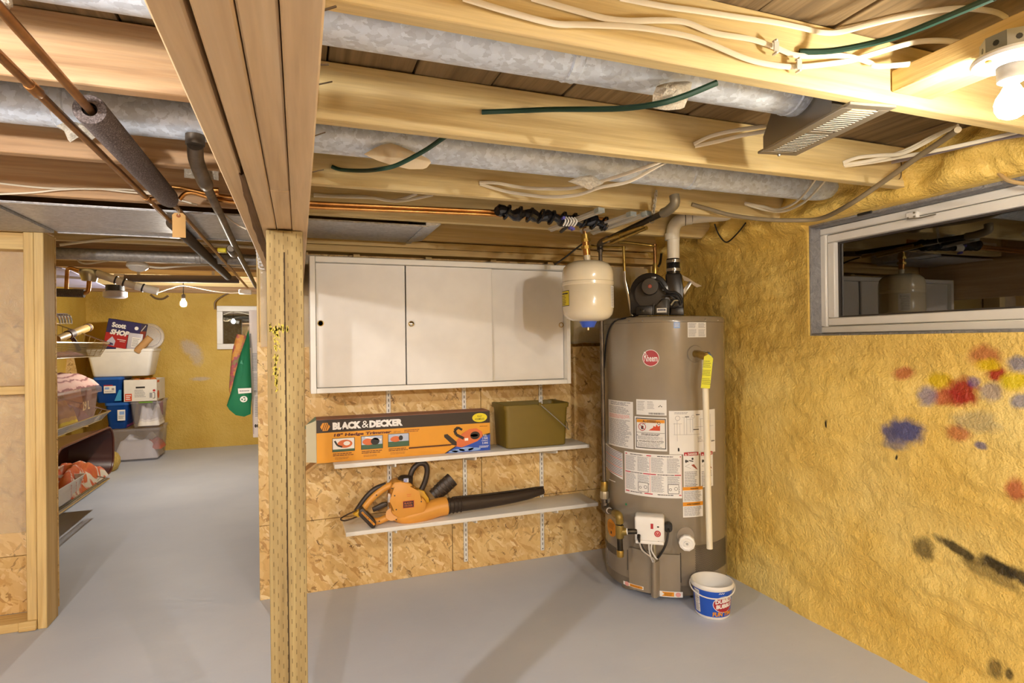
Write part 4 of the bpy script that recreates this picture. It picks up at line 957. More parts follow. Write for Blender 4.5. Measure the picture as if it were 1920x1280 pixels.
d.build('printed_face', ct, mp)

# olive bucket with a wire handle
OL = plain('#73601f', .45, name='olive_plastic')
fl_, fr_ = P(943, 838, 'Z', SZ1), P(1060, 832, 'Z', SZ1); yfb = (fl_.y+fr_.y)/2
ftz = P(1000, 757, 'Y', yfb-.01).z; wx = fr_.x-fl_.x; dp = .235
yfb = min(yfb, 3.18)
bk = thing('rectangular_bucket', 'olive rectangular bucket with a lipped rim and wire handle beside the carton', 'bucket', (fl_.x+wx/2, yfb+dp/2, SZ1))
def rrect(cx, cy, w, d_, r, n=5):
    out = []
    for (sx, sy, a0) in ((1, -1, -90), (1, 1, 0), (-1, 1, 90), (-1, -1, 180)):
        for k in range(n+1):
            a = math.radians(a0+90*k/n); out.append((cx+sx*(w/2-r)+r*math.cos(a), cy+sy*(d_/2-r)+r*math.sin(a)))
    return out
def tubshell(b, cx, cy, levels, r=.03, close_bottom=True):
    """levels = [(z, width, depth)...] bottom to rim outside, then down the inside"""
    rings = [[b.bm.verts.new((x, y, z)) for x, y in rrect(cx, cy, w, d_, min(r, w/2.1, d_/2.1))] for z, w, d_ in levels]
    n = len(rings[0])
    for a, c in zip(rings, rings[1:]):
        for i in range(n): b.face((a[i], a[(i+1) % n], c[(i+1) % n], c[i]))
    if close_bottom: b.face(rings[0][::-1]); b.face(rings[-1])
    return b
cx, cy = fl_.x+wx/2-.004, yfb+dp/2; hB = ftz-SZ1
tubshell(B().mat(OL), cx, cy, [(SZ1+.0005, wx-.012, dp-.03), (SZ1+.006, wx, dp-.02), (SZ1+hB-.03, wx+.016, dp+.004), (SZ1+hB, wx+.020, dp+.008), (SZ1+hB-.002, wx+.012, dp), (SZ1+.012, wx-.008, dp-.03)], .025).build('body', bk)
tubshell(B().mat(OL), cx, cy, [(SZ1+hB-.022, wx+.017, dp+.005), (SZ1+hB-.022, wx+.034, dp+.022), (SZ1+hB+.002, wx+.038, dp+.026), (SZ1+hB+.005, wx+.030, dp+.018), (SZ1+hB+.001, wx+.018, dp+.006)], .03, False).build('rim', bk)
p0 = P(1012, 757, 'Y', yfb-.022); p1 = P(1064, 803, 'Y', yfb-.05)
b = B().mat('steel'); b.tube(smooth_path([p0, p0.lerp(p1, .45)+V_((0, -.004, .0)), p1, p1+V_((.015, .03, .0)), V_((cx+wx/2+.05, cy, p1.z+.02)), V_((cx+wx/2+.03, cy+dp*.5, p0.z))], 6), .003, 8)
b.build('handle', bk)
B().mat(OL).cyl(p0+V_((0, .004, 0)), p0+V_((0, -.007, 0)), .010, n=14).build('handle_pivot', bk)

# leaf blower lying on the lower shelf
LB = plain('#de9c40', .42, name='blower_orange'); LD = plain('#35291f', .42, name='blower_black'); YL = plain('#d8a418', .45)
YB0 = 3.165
def bp(x, y, Y=YB0+.07): return P(x, y, 'Y', Y)
lb = thing('leaf_blower', 'orange cordless leaf blower with long black nozzle on the lower shelf', 'leaf blower', bp(770, 975))
def slab(name, px, y0, th, mat, bev=.008, parent=lb): return B().mat(mat).prism([P(x, y, 'Y', y0) for x, y in px], (0, th, 0), bev).build(name, parent)
# motor body and volute
slab('motor_housing', [(733, 962), (737, 938), (733, 912), (740, 903), (752, 902), (773, 906), (781, 925), (795, 934), (802, 942), (798, 962), (770, 972), (745, 972)], YB0, .115, LB, .018)
b = B().mat(LB); c0 = bp(745, 965, YB0+.05)
path = [P(736, 962, 'Y', YB0+.05), P(752, 966, 'Y', YB0+.05), P(775, 965, 'Y', YB0+.05), P(800, 958, 'Y', YB0+.055), P(820, 951, 'Y', YB0+.06), P(837, 948, 'Y', YB0+.06)]
b.tube(smooth_path(path, 5), [.026+.026*min(1, k/8) for k in range(26)][:26], 20, flat=1.0); b.build('volute', lb)
B().mat(LB).cyl(P(735, 964, 'Y', YB0+.02), P(735, 964, 'Y', YB0+.10), .034, n=20).build('fan_cover', lb)
# rear grip: orange loop, black overmould
lo = [P(x, y, 'Y', YB0+.055) for x, y in ((748, 908), (728, 911), (708, 924), (690, 942), (681, 958), (690, 973), (707, 977), (725, 970), (742, 962))]
B().mat(LB).tube(smooth_path(lo, 5), [.019]*41, 14).build('rear_grip', lb)
B().mat(LD).tube(smooth_path([P(x, y, 'Y', YB0+.062) for x, y in ((724, 908), (704, 916), (688, 930), (676, 946), (668, 958))], 5), .0145, 12).build('grip_overmould', lb)
slab('trigger', [(728, 926), (733, 926), (733, 942), (728, 942)], YB0+.035, .03, plain('#e8e2da', .4), .004)
slab('lock_lever', [(698, 953), (718, 943), (727, 942), (727, 948), (712, 956), (700, 960)], YB0+.04, .03, LD, .004)
# battery pack with its orange stripe
bq = [(674, 957), (680, 952), (706, 979), (703, 990), (697, 991), (672, 966)]
bt = slab('battery_pack', bq, YB0-.005, .085, LD, .005)
a_, c_ = P(676, 960, 'Y', YB0-.0055), P(702, 986, 'Y', YB0-.0055); du = (c_-a_).normalized(); dv = V_((-du.z, 0, du.x)) if du.x > 0 else V_((du.z, 0, -du.x)); Lb = (c_-a_).length
d = D(.0004); d.rect(.004, .000, Lb-.004, .010, ORANGE).layer(2).text('LITHIUM', .008, .002, Lb*.5, .006, INK, .01).text('20v', Lb*.66, .002, Lb*.2, .006, INK, .01); d.build('battery_label', bt, flat_map(a_, du, dv, (0, -1, 0)))
slab('battery_latch', [(662, 965), (676, 955), (682, 962), (672, 970)], YB0+.01, .07, YL, .004)
b = B().mat(LD); cc = P(760, 899, 'Y', YB0+.055); b.lathe([(.038, -.028), (.042, -.022), (.042, .012), (.030, .022), (0, .024)], cc, (.06, 0, 1), 24); b.build('motor_cap', lb)
d = D(.0005); d.rect(-.012, -.012, .014, .010, WHITEINK).layer(2).lines(-.011, -.011, .013, .009, 3, BLUE, .6, .2); d.build('cap_sticker', lb, flat_map(P(761, 900, 'Y', YB0+.0115), (1,0,0), (0,0,1), (0,-1,0)))
# front carry handle
fh = [P(x, y, 'Y', YB0+.07) for x, y in ((769, 893), (774, 880), (785, 869), (797, 870), (801, 882), (797, 902), (789, 920))]
B().mat(LD).tube(smooth_path(fh, 5), .0155, 14).build('front_handle', lb)
B().mat(LB).tube(smooth_path([p+V_((-.004, .016, .002)) for p in fh[1:4]], 5), .010, 10).build('handle_backing', lb)
slab('handle_base', [(783, 917), (797, 921), (802, 935), (808, 944), (790, 944), (778, 932)], YB0+.04, .06, YL, .006)
# vacuum intake scoop behind, ribbed
P0_, P1_ = P(813, 930, 'Y', YB0+.12), P(848, 898, 'Y', YB0+.12)
sc_ = B().mat(LD).tube([P0_, P0_.lerp(P1_, .5), P1_, P1_.lerp(P0_, -.02)], [.040, .044, .044, .036], 16, flat=.7).build('intake_scoop', lb)
for k in range(5):
    q = P0_.lerp(P1_, .12+.17*k); dd = (P1_-P0_).normalized(); pr_ = V_((-dd.z, 0, dd.x))
    B().mat(plain('#54483c', .4)).tube([q+pr_*(.045*math.cos(6.283*i/16))+V_((0, .032*math.sin(6.283*i/16), 0)) for i in range(16)], .0022, 6, closed=True).build('rib', sc_)
# nozzle
nz = [P(x, y, 'Y', yy) for x, y, yy in ((834, 949, YB0+.06), (850, 946.5, YB0+.062), (900, 941, YB0+.075), (950, 934, YB0+.09), (985, 927.5, YB0+.10), (1005, 923, YB0+.105), (1019, 920, YB0+.11))]
nzo = B().mat(LD).tube(smooth_path(nz, 4), [.044, .043, .043, .042, .042, .041, .041, .040, .039, .038, .037, .036, .035, .034, .033, .032, .031, .030, .029, .027, .025, .024, .022, .021, .018], 20, flat=.85).build('nozzle', lb)
for k in range(4):
    q = nz[0].lerp(nz[1], .5+.45*k); B().mat(LD).tube([q+V_((.0, .039*math.sin(6.283*i/18), .046*math.cos(6.283*i/18))) for i in range(18)], .002, 5, closed=True).build('grip_ring', nzo)
B().mat(LD).tube([n_+V_((0, -.0, r_)) for n_, r_ in zip(nz[1:], (.044, .042, .040, .034, .031, .024))], .005, 6).build('top_seam', nzo)
b = B().mat(LB); q = nz[0]; b.lathe([(.046, -.012), (.049, -.010), (.049, .010), (.046, .012)], q, (nz[1]-nz[0]), 24, closed_ends=False); b.build('nozzle_collar', lb)
d = D(.0005); d.rect(-.030, -.019, .030, .019, RED).layer(2).rect(-.027, -.016, .027, .016, INK).layer(3).text('BLACK+', -.022, .002, .044, .010, SALMON, .01).text('DECKER', -.022, -.012, .044, .010, SALMON, .01); d.build('badge', lb, flat_map(P(766, 945, 'Y', YB0-.0005), (1,0,0), (0,0,1), (0,-1,0)))
d = D(.0005); d.lines(-.012, -.004, .012, .016, 2, SALMON, .3, .1); d.build('moulded_text', lb, flat_map(P(767, 930, 'Y', YB0-.0003), (1,0,0), (0,0,1), (0,-1,0)))
b = B().mat(INK)
for x, y in ((735, 915), (740, 929), (743, 955), (711, 977), (743, 974), (706, 928), (790, 940)): b.cyl(P(x, y, 'Y', YB0+.004), P(x, y, 'Y', YB0-.001), .004, n=8)
b.build('screw_wells', lb)['kind'] = 'stuff'
b = B().mat(plain('#4a3a2c', .5)); b.tube(smooth_path([P(x, y, 'Y', YB0+.03+.04*(i % 2)) for i, (x, y) in enumerate(((668, 957), (652, 964), (639, 972), (645, 976), (660, 972), (672, 967)))], 6), .004, 8); b.build('shoulder_strap', lb)

# ================================================================ WATER HEATER CORNER
HC = V_((2.0015, 2.880, 0)); HR = .344; HTOP = 1.512
HD = V_((-2.0015, -2.880, 0)).normalized(); HS = V_((-HD.y, HD.x, 0))
if HS.x < 0: HS = -HS
def H(x, y, R=HR):
    """the photograph's ray met with the heater jacket: arc length from its front line, and height"""
    r = ROT @ V_((x-CX, y-CY, FPX)); o = EYE-HC; a = r.x*r.x+r.y*r.y; b_ = 2*(o.x*r.x+o.y*r.y); c = o.x*o.x+o.y*o.y-R*R
    t = (-b_-math.sqrt(max(b_*b_-4*a*c, 0)))/(2*a); p = EYE+r*t-HC
    return R*math.atan2(p.dot(HS), p.dot(HD)), p.z
def hmap(R=HR):
    def f(u, v, h): a = u/R; return HC+(HD*math.cos(a)+HS*math.sin(a))*(R+h)+V_((0, 0, v))
    return f
def HP(x, y, off):
    """the photograph's ray met with an upright plane facing us, off metres in front of the heater's axis"""
    r = ROT @ V_((x-CX, y-CY, FPX)); q = HC+HD*off; return EYE+r*((q-EYE).dot(HD)/r.dot(HD))
TAUPE = plain('#8d8270', .22, name='taupe_enamel', Coat_Weight=.35, Coat_Roughness=.06); TAUPED = plain('#7a7060', .3, name='taupe_cover')
wh = thing('water_heater', 'tall taupe water heater with labels in the foam corner', 'water heater', (HC.x, HC.y, 0))
B().mat(TAUPE).lathe([(.0, .085), (HR-.002, .085), (HR, .09), (HR, 1.478), (0, 1.478)], HC, n=96).build('jacket', wh)
B().mat(TAUPE).lathe([(0, 1.479), (HR+.003, 1.479), (HR+.003, 1.498), (HR-.004, HTOP-.004), (HR-.02, HTOP), (0, HTOP+.006)], HC, n=96).build('top_cap', wh)
B().mat(TAUPED).lathe([(0, .028), (HR-.012, .028), (HR-.006, .035), (HR-.004, .084), (0, .084)], HC, n=96).build('base_ring', wh)
for a in (-.8, .8, 2.4): 
    q = HC+(HD*math.cos(a)+HS*math.sin(a))*(HR-.08); B().mat(TAUPED).lathe([(0, 0), (.05, 0), (.045, .0275), (0, .0275)], q, n=20).build('foot', wh)
for x, y in ((1150, 607), (1180, 605), (1205, 604), (1262, 603), (1322, 602), (1345, 603)):
    u, z = H(x, y); q = hmap()(u, 1.489, .003); B().mat('chrome').ball(q, .0045, 8).build('screw', wh)
def hl(name, mk, cut=.02):
    d = D(.0005); mk(d); return d.build(name, wh, hmap(), cut)
def R4(x0, y0, x1, y1):
    u0, v1 = H(x0, y0); u1, v0 = H(x1, y1); return u0, v0, u1, v1
def fr(r, a, b_): return r[0]+(r[2]-r[0])*a, r[1]+(r[3]-r[1])*b_
def sub(r, a, b_, c, e): u0, v0 = fr(r, a, b_); u1, v1 = fr(r, c, e); return u0, v0, u1, v1
# round maker's badge
u, v = H(1220, 671); rb_ = H(1236, 671)[0]-u
def mk(d):
    d.ell(u, v, rb_, rb_, WHITEINK, 40).layer(2).ell(u, v, rb_*.94, rb_*.94, plain('#a8282c', .4), 40).layer(3)
    d.text('R', u-rb_*.80, v-rb_*.40, rb_*.38, rb_*1.15, WHITEINK, .0).text('heem', u-rb_*.42, v-rb_*.42, rb_*1.22, rb_*.80, WHITEINK, .015)
    d.lines(u-.008, v-rb_*1.35, u+.010, v-rb_*1.22, 1, RED, .4, 0)
hl('maker_badge', mk, .012)
r = R4(1263, 604, 1275, 615)
hl('blue_sticker', lambda d: d.rect(*r, PALEBLUE).layer(2).lines(*sub(r, .15, .2, .85, .85), 3, WHITEINK, .4, .1))
r2 = R4(1289, 604, 1324, 632)
hl('rating_label', lambda d: d.rect(*r2, PAPER).layer(2).lines(*sub(r2, .05, .62, .45, .95), 4, GREYINK, .5, .2, 1).lines(*sub(r2, .55, .62, .95, .95), 4, GREYINK, .5, .2, 2).lines(*sub(r2, .05, .05, .45, .55), 6, GREYINK, .4, .2, 3).lines(*sub(r2, .55, .05, .95, .55), 6, GREYINK, .4, .2, 4))
r3 = R4(1141, 748, 1188, 842)
PINK = plain('#e0a09a', .6, name='ink_pink')
hl('instruction_label', lambda d: d.rect(*r3, PAPER).layer(2).lines(*sub(r3, .15, .90, .95, .98), 3, GREYINK, .6, .3, 1).lines(*sub(r3, .05, .72, .95, .88), 6, GREYINK, .5, .3, 2).lines(*sub(r3, .05, .62, .95, .71), 4, PINK, .5, .3, 3).lines(*sub(r3, .05, .03, .95, .60), 22, GREYINK, .5, .25, 4))
r4 = R4(1193, 748, 1250, 779)
def mk(d):
    d.rect(*r4, PAPER).layer(2).lines(*sub(r4, .04, .28, .30, .92), 7, GREYINK, .4, .2, 1).lines(*sub(r4, .38, .40, .62, .92), 6, GREYINK, .4, .3, 2)
    for dx, dy in ((.80, .60), (.76, .54), (.84, .54)): a, b_ = fr(r4, dx, dy); d.poly([(a-.004, b_), (a+.004, b_), (a, b_+.007)], INK)
    x_ = .42
    while x_ < .92: w_ = random.choice((.008, .014, .02)); d.rect(*sub(r4, x_, .05, x_+w_, .17), INK); x_ += w_+.012
hl('serial_label', mk)
r5 = R4(1190, 780, 1251, 846)
FLAME = plain('#cf4a26', .5)
def mk(d):
    d.rect(*r5, PAPER).layer(2).rect(*sub(r5, .04, .06, .97, .96), INK).layer(3).rect(*sub(r5, .065, .085, .945, .935), PAPER)
    d.layer(4).rect(*sub(r5, .075, .83, .935, .925), ORANGE).layer(5).text('WARNING', *fr(r5, .40, .875), (r5[2]-r5[0])*.28, .007, INK, .02).text('AVERTISSEMENT', *fr(r5, .33, .838), (r5[2]-r5[0])*.40, .006, INK, .02)
    a, b_ = fr(r5, .30, .845); d.poly([(a-.006, b_), (a+.006, b_), (a, b_+.012)], INK).layer(6).ell(a, b_+.004, .0015, .0015, ORANGE, 8)
    d.layer(4); a, b_ = fr(r5, .25, .70); d.ring(a, b_, .021, .0035, RED).rect(a-.006, b_-.012, a+.007, b_+.006, INK).layer(5).line([(a-.014, b_+.014), (a+.014, b_-.014)], .003, RED).line([(a+.0, b_+.012), (a+.02, b_+.020)], .002, INK)
    a, b_ = fr(r5, .66, .66); d.layer(4).poly([(a-.036, b_-.010), (a-.012, b_+.006), (a-.010, b_+.016), (a, b_+.010), (a+.006, b_+.024), (a+.014, b_+.012), (a+.024, b_+.020), (a+.024, b_-.010)], FLAME).ring(a+.018, b_+.030, .008, .0025, INK)
    d.rect(*sub(r5, .075, .525, .935, .535), INK).lines(*sub(r5, .22, .44, .80, .51), 2, INK, .5, .1, 1).lines(*sub(r5, .10, .32, .92, .43), 4, GREYINK, .5, .2, 2).lines(*sub(r5, .14, .25, .92, .30), 2, INK, .5, .1, 3).lines(*sub(r5, .10, .10, .92, .24), 5, GREYINK, .5, .2, 4)
    for q_ in (.43, .25): a, b_ = fr(r5, .09, q_); d.poly([(a-.003, b_), (a+.004, b_), (a, b_+.007)], INK)
hl('flammable_warning_label', mk)
r6 = R4(1254, 770, 1341, 846)
def mk(d):
    d.rect(*r6, PAPER).layer(2).lines(*sub(r6, .10, .92, .36, .97), 2, GREYINK, .5, .1, 1)
    a, b_ = fr(r6, .16, .83); d.ring(a, b_, .013, .002, GREYINK)
    a, b_ = fr(r6, .46, .86); d.ring(a, b_, .009, .0015, GREYINK)
    w_ = r6[2]-r6[0]; h_ = r6[3]-r6[1]
    for (x_, y0_, y1_) in ((.10, .45, .72), (.15, .30, .78), (.20, .45, .70), (.28, .45, .85), (.33, .45, .85), (.40, .50, .85), (.45, .50, .80), (.62, .50, .80), (.75, .45, .80), (.86, .30, .90)): d.line([fr(r6, x_, y0_), fr(r6, x_, y1_)], .0014, GREYINK)
    for (x0_, x1_, y_) in ((.08, .24, .70), (.24, .34, .85), (.08, .6, .45), (.34, .46, .80), (.6, .8, .80), (.5, .95, .62), (.62, .95, .28)): d.line([fr(r6, x0_, y_), fr(r6, x1_, y_)], .0014, GREYINK)
    a, b_ = fr(r6, .17, .07); d.rect(a-.004, b_, a+.005, b_+.014, INK).ell(a, b_+.014, .004, .005, INK, 10)
    d.lines(*sub(r6, .30, .84, .38, .88), 1, INK, .5, 0).lines(*sub(r6, .52, .88, .60, .92), 1, INK, .5, 0).lines(*sub(r6, .46, .54, .58, .58), 1, INK, .5, 0).lines(*sub(r6, .55, .26, .66, .40), 4, GREYINK, .4, .3, 5).lines(*sub(r6, .88, .24, .98, .28), 1, INK, .5, 0)
hl('wiring_diagram_label', mk)
r7 = R4(1136, 836, 1168, 899)
NAVY = plain('#5a5e78', .6, name='ink_navy')
def mk(d):
    d.poly([(r7[0], r7[1]+.035), (r7[2], r7[1]), (r7[2], r7[3]-.01), (r7[0], r7[3]+.02)], PAPER).layer(2)
    for k in range(15): b_ = r7[1]+.02+k*(r7[3]-r7[1]-.02)/15; d.line([(r7[0]+.004, b_+.016), (r7[2]-.004, b_-.004)], .0035, NAVY if k % 5 else RED)
hl('parts_table_label', mk)
r7b = R4(1142, 897, 1154, 904); hl('small_paper_tab', lambda d: d.rect(*r7b, PAPER))
r8 = R4(1171, 845, 1279, 934)
CRIM = plain('#c23a4a', .5, name='ink_crimson')
def mk(d):
    d.rect(*r8, PAPER).layer(2)
    for q_, segs in ((.955, ((.02, .06), (.42, .50), (.97, .99))), (.53, ((.02, .12), (.36, .58), (.88, .99))), (.07, ((.02, .10), (.38, .52), (.95, .99)))):
        for a, c in segs: d.rect(*sub(r8, a, q_-.012, c, q_+.012), CRIM)
        d.lines(*sub(r8, .12, q_-.018, .36, q_+.016), 1, INK, .5, .1, int(q_*9)).lines(*sub(r8, .60, q_-.018, .88, q_+.016), 1, INK, .5, .1, int(q_*7))
    d.rect(*sub(r8, .475, .10, .482, .93), PINK).rect(*sub(r8, .015, .10, .02, .93), PINK).rect(*sub(r8, .985, .10, .99, .93), PINK)
    for a in (.03, .26, .50, .76):
        d.lines(*sub(r8, a, .57, a+.21, .92), 14, GREYINK, .5, .25, int(a*50)); d.lines(*sub(r8, a, .12, a+.21, .50), 15, GREYINK, .5, .25, int(a*50)+1)
    for a in (.26, .76):
        d.layer(3).rect(*sub(r8, a+.01, .10, a+.19, .32), INK).layer(4).rect(*sub(r8, a+.017, .11, a+.183, .31), PAPER).layer(5); q = fr(r8, a+.05, .20); d.ring(*q, .007, .002, INK); q = fr(r8, a+.14, .22); d.ring(*q, .009, .002, INK); d.layer(2)
hl('operating_label', mk)
HAND = plain('#9a4a34', .6)
def danger(r, seed):
    def mk(d):
        d.rect(*r, PAPER).layer(2).rect(*sub(r, .04, .89, .97, .985), RED).layer(3).text('DANGER', *fr(r, .28, .905), (r[2]-r[0])*.62, (r[3]-r[1])*.06, WHITEINK, .03)
        a, b_ = fr(r, .15, .905); d.poly([(a-.005, b_), (a+.006, b_), (a, b_+.009)], WHITEINK)
        a, b_ = fr(r, .16, .74); d.ell(a, b_, .005, .009, INK, 12).ell(a+.009, b_, .004, .006, INK, 12); a, b_ = fr(r, .48, .76); d.line([(a-.012, b_), (a+.012, b_-.006)], .005, INK).ell(a+.008, b_+.008, .006, .006, INK, 10)
        a, b_ = fr(r, .66, .60); d.poly([(a-.016, b_+.006), (a, b_+.010), (a+.022, b_-.020), (a+.012, b_-.016), (a-.004, b_-.004)], HAND).line([fr(r, .10, .60), fr(r, .38, .66)], .0015, GREYINK).line([fr(r, .10, .60), fr(r, .45, .54)], .0015, GREYINK)
        d.lines(*sub(r, .06, .10, .92, .46), 8, GREYINK, .5, .3, seed).lines(*sub(r, .06, .03, .92, .10), 2, INK, .4, .2, seed+1)
    return mk
hl('danger_label', danger(R4(1281, 847, 1311, 913), 3)); hl('danger_label', danger(R4(1313, 847, 1337, 910), 8))
r9 = R4(1280, 913, 1318, 967)
def mk(d):
    d.rect(*r9, PAPER).layer(2).rect(*sub(r9, 0, .89, 1, 1), ORANGE).rect(*sub(r9, 0, .37, 1, .50), ORANGE).layer(3).text('WARNING', *fr(r9, .36, .915), (r9[2]-r9[0])*.40, .008, INK, .03).text('AVERTISSEMENT', *fr(r9, .18, .405), (r9[2]-r9[0])*.66, .008, INK, .03)
    d.layer(2).lines(*sub(r9, .05, .53, .95, .87), 9, GREYINK, .5, .2, 2).lines(*sub(r9, .05, .04, .95, .35), 9, GREYINK, .5, .2, 3)
hl('caution_label', mk)
u, v = H(1174, 945); hl('green_dot', lambda d: d.ell(u, v, .006, .007, plain('#1f8a5a', .5), 12))
u2, v2 = H(1146, 989); ru = H(1156, 989)[0]-u2
def mk(d):
    d.ell(u2, v2, ru, .048, ORANGE, 30).layer(2).lines(u2-ru*.6, v2-.005, u2+ru*.6, v2+.030, 6, plain('#8a5a14', .5), .4, .2, 3)
    d.rect(u2-.006, v2-.034, u2+.008, v2-.018, INK)
hl('oval_sticker', mk)
r10 = R4(1170, 1085, 1207, 1103); r11 = R4(1237, 1104, 1280, 1117)
# lower panel with burner cover
def patch(name, x0, x1, y0, y1, h, mat, n=10, rise=0.0, top_in=0.0):
    ua, va = H(x0, (y0+y1)/2); ub, vb = H(x1, (y0+y1)/2); zt_a = H(x0, y0)[1]; zb_a = H((x0+x1)/2, y1)[1]; f = hmap(); b = B().mat(mat)
    def o(i, j):
        uu_ = ua+(ub-ua)*i/n; e = 0 < i < n
        return f(uu_, zb_a+(zt_a-zb_a-top_in*math.sin(math.pi*i/n))*j, h+rise*math.sin(math.pi*i/n))
    V1 = [[b.bm.verts.new(o(i, j)) for j in (0, 1)] for i in range(n+1)]; V0 = [[b.bm.verts.new(f(ua+(ub-ua)*i/n, zb_a+(zt_a-zb_a-top_in*math.sin(math.pi*i/n))*j, .0006)) for j in (0, 1)] for i in range(n+1)]
    for i in range(n):
        b.face((V1[i][0], V1[i+1][0], V1[i+1][1], V1[i][1])); b.face((V0[i][0], V0[i+1][0], V1[i+1][0], V1[i][0])); b.face((V0[i][1], V0[i+1][1], V1[i+1][1], V1[i][1]))
    b.face((V0[0][0], V0[0][1], V1[0][1], V1[0][0])); b.face((V0[n][0], V0[n][1], V1[n][1], V1[n][0]))
    return b.build(name, wh)
patch('burner_cover', 1183, 1224, 1024, 1106, .018, TAUPE); patch('burner_cover', 1236, 1274, 1036, 1112, .018, TAUPE)
patch('wire_channel', 1221, 1238, 1046, 1113, .014, TAUPE, 12, .042)
b = B().mat('black')
ua, va = H(1212, 1041); f = hmap(); b.tube([f(ua+.0+.028*math.cos(6.283*i/14), va+.012*math.sin(6.283*i/14), .006) for i in range(14)], .006, 6, closed=True)
b.build('grommet', wh)
hl('cover_opening_shade', lambda d: d.ell(ua, va, .030, .013, INK, 20))  # ink ellipse paints the shade at the top of the burner cover
def slit(x, y0, y1): 
    a, c = H(x, y0), H(x, y1); return lambda d: d.rect(a[0]-.002, c[1], a[0]+.002, a[1], INK)
hl('panel_slit', slit(1176.5, 1030, 1068)); hl('panel_slit', slit(1276, 1036, 1092))
hmapc = hmap(HR+.019)
for rr, col in ((r10, 0), (r11, 1)):
    d = D(.0005); d.rect(*rr, PAPER).layer(2).poly([fr(rr, .35, .1) if not col else fr(rr, .08, .15), fr(rr, .92, .1) if not col else fr(rr, .62, .15), fr(rr, .98, .5) if not col else fr(rr, .62, .9), fr(rr, .92, .9) if not col else fr(rr, .08, .9), fr(rr, .35, .9) if not col else fr(rr, .2, .5)], ORANGE).layer(3).lines(*sub(rr, .40 if not col else .2, .2, .9 if not col else .58, .8), 4, plain('#8a5a14', .5), .4, .2, 4)
    d.layer(2).ell(*fr(rr, .2 if not col else .8, .5), .014, .012, PINK, 14); d.build('burner_sticker', wh, hmapc, .02)
def perf(x0, y0, x1, y1, slope=0):
    ua, va = H(x0, y0); ub, vb = H(x1, y1)
    def mk(d):
        u_ = min(ua, ub)
        while u_ < max(ua, ub):
            v_ = min(va, vb); k = 0
            while v_ < max(va, vb): d.poly([(u_+(k % 2)*.003-.0021, v_-.0021), (u_+(k % 2)*.003+.0021, v_-.0021), (u_+(k % 2)*.003+.0021, v_+.0021), (u_+(k % 2)*.003-.0021, v_+.0021)], INK); v_ += .0062; k += 1
            u_ += .0062
    return mk
hl('perforated_vent', perf(1134, 1004, 1156, 1040), 9)['kind'] = 'stuff'; hl('perforated_vent', perf(1304, 1022, 1361, 1055), 9)['kind'] = 'stuff'

# gas control with wires
ctr = HP(1218, 990, HR+.05); rx = (HP(1245, 990, HR+.05)-HP(1190, 990, HR+.05)).length/2; rz = (HP(1218, 965, HR+.05)-HP(1218, 1014, HR+.05)).length/2
MH = Matrix((( HS.x, -HD.x, 0, ctr.x), (HS.y, -HD.y, 0, ctr.y), (0, 0, 1, ctr.z), (0, 0, 0, 1)))     # x to the right, y into the heater, z up
gv = B().mat('whiteplastic').box((-rx, -.035, -rz), (rx, .055, rz), .012, 3, MH).build('gas_control', wh)
fm = lambda lx, lz: MH @ V_((lx, -.0352, lz))
d = D(.0006); d.rect(rx*.08, rz*.12, rx*.26, rz*.52, RED).ell(rx*.58, rz*.30, .006, .004, INK, 12).ell(rx*.54, -rz*.22, rx*.22, rx*.22, RED, 24).layer(2).ring(rx*.54, -rz*.22, rx*.15, .003, PINK).rect(rx*.50, -rz*.26, rx*.58, -rz*.12, PINK).layer(1).rect(rx*.55, -rz*.84, rx*.64, -rz*.76, INK)
d.build('control_face', gv, flat_map(MH @ V_((0, -.0352, 0)), HS, (0, 0, 1), HD))
B().mat('whiteplastic').box((-rx*.95, -.045, -rz*1.02), (rx*.95, -.02, -rz*.78), .004, 2, MH).build('lower_lip', gv)
B().mat('black').tube([MH @ V_((-rx*.72, -.04, -rz*.38)), MH @ V_((-rx*.72, -.055, -rz*.55)), MH @ V_((-rx*.68, -.055, -rz*.85))], [.009, .009, .005], 10).build('probe_plug', gv)
def wire(pts, m, r=.004, nm='wire'): return B().mat(m).tube(smooth_path([MH @ V_(p) for p in pts], 5), r, 7).build(nm, gv)
wire([(-rx*.68, -.055, -rz*.85), (-rx*.5, -.06, -rz*1.4), (-rx*.05, -.055, -rz*1.8), (rx*.25, -.045, -rz*2.1), (rx*.28, -.03, -rz*2.4)], plain('#b9b2a8', .5))
wire([(-rx*.6, -.04, -rz*1.0), (-rx*.3, -.04, -rz*1.6), (rx*.02, -.04, -rz*1.9), (rx*.2, -.03, -rz*2.3)], 'black')
wire([(-rx*.05, -.04, -rz*.95), (-rx*.02, -.05, -rz*1.5), (rx*.1, -.05, -rz*2.0), (rx*.2, -.03, -rz*2.4)], plain('#c9c7c2', .4)); wire([(rx*.15, -.04, -rz*.95), (rx*.12, -.05, -rz*1.4), (rx*.38, -.055, -rz*1.9), (rx*.5, -.05, -rz*2.05)], plain('#d8d6d2', .4))
wire([(rx*.3, -.02, -rz*1.0), (rx*.32, -.02, -rz*1.7), (rx*.32, -.015, -rz*2.4)], plain('#b2a88a', .4, .6), .008, 'gas_tube'); wire([(rx*1.25, .02, rz*.08), (rx*1.25, -.01, -rz*.1), (rx*1.1, -.03, -rz*.9), (rx*.8, -.035, -rz*1.6), (rx*.5, -.03, -rz*2.1)], 'black', .006)
B().mat('black').cyl(MH @ V_((rx*1.25, .055, rz*.08)), MH @ V_((rx*1.25, .0, rz*.08)), .022, n=18).build('cable_gland', wh)
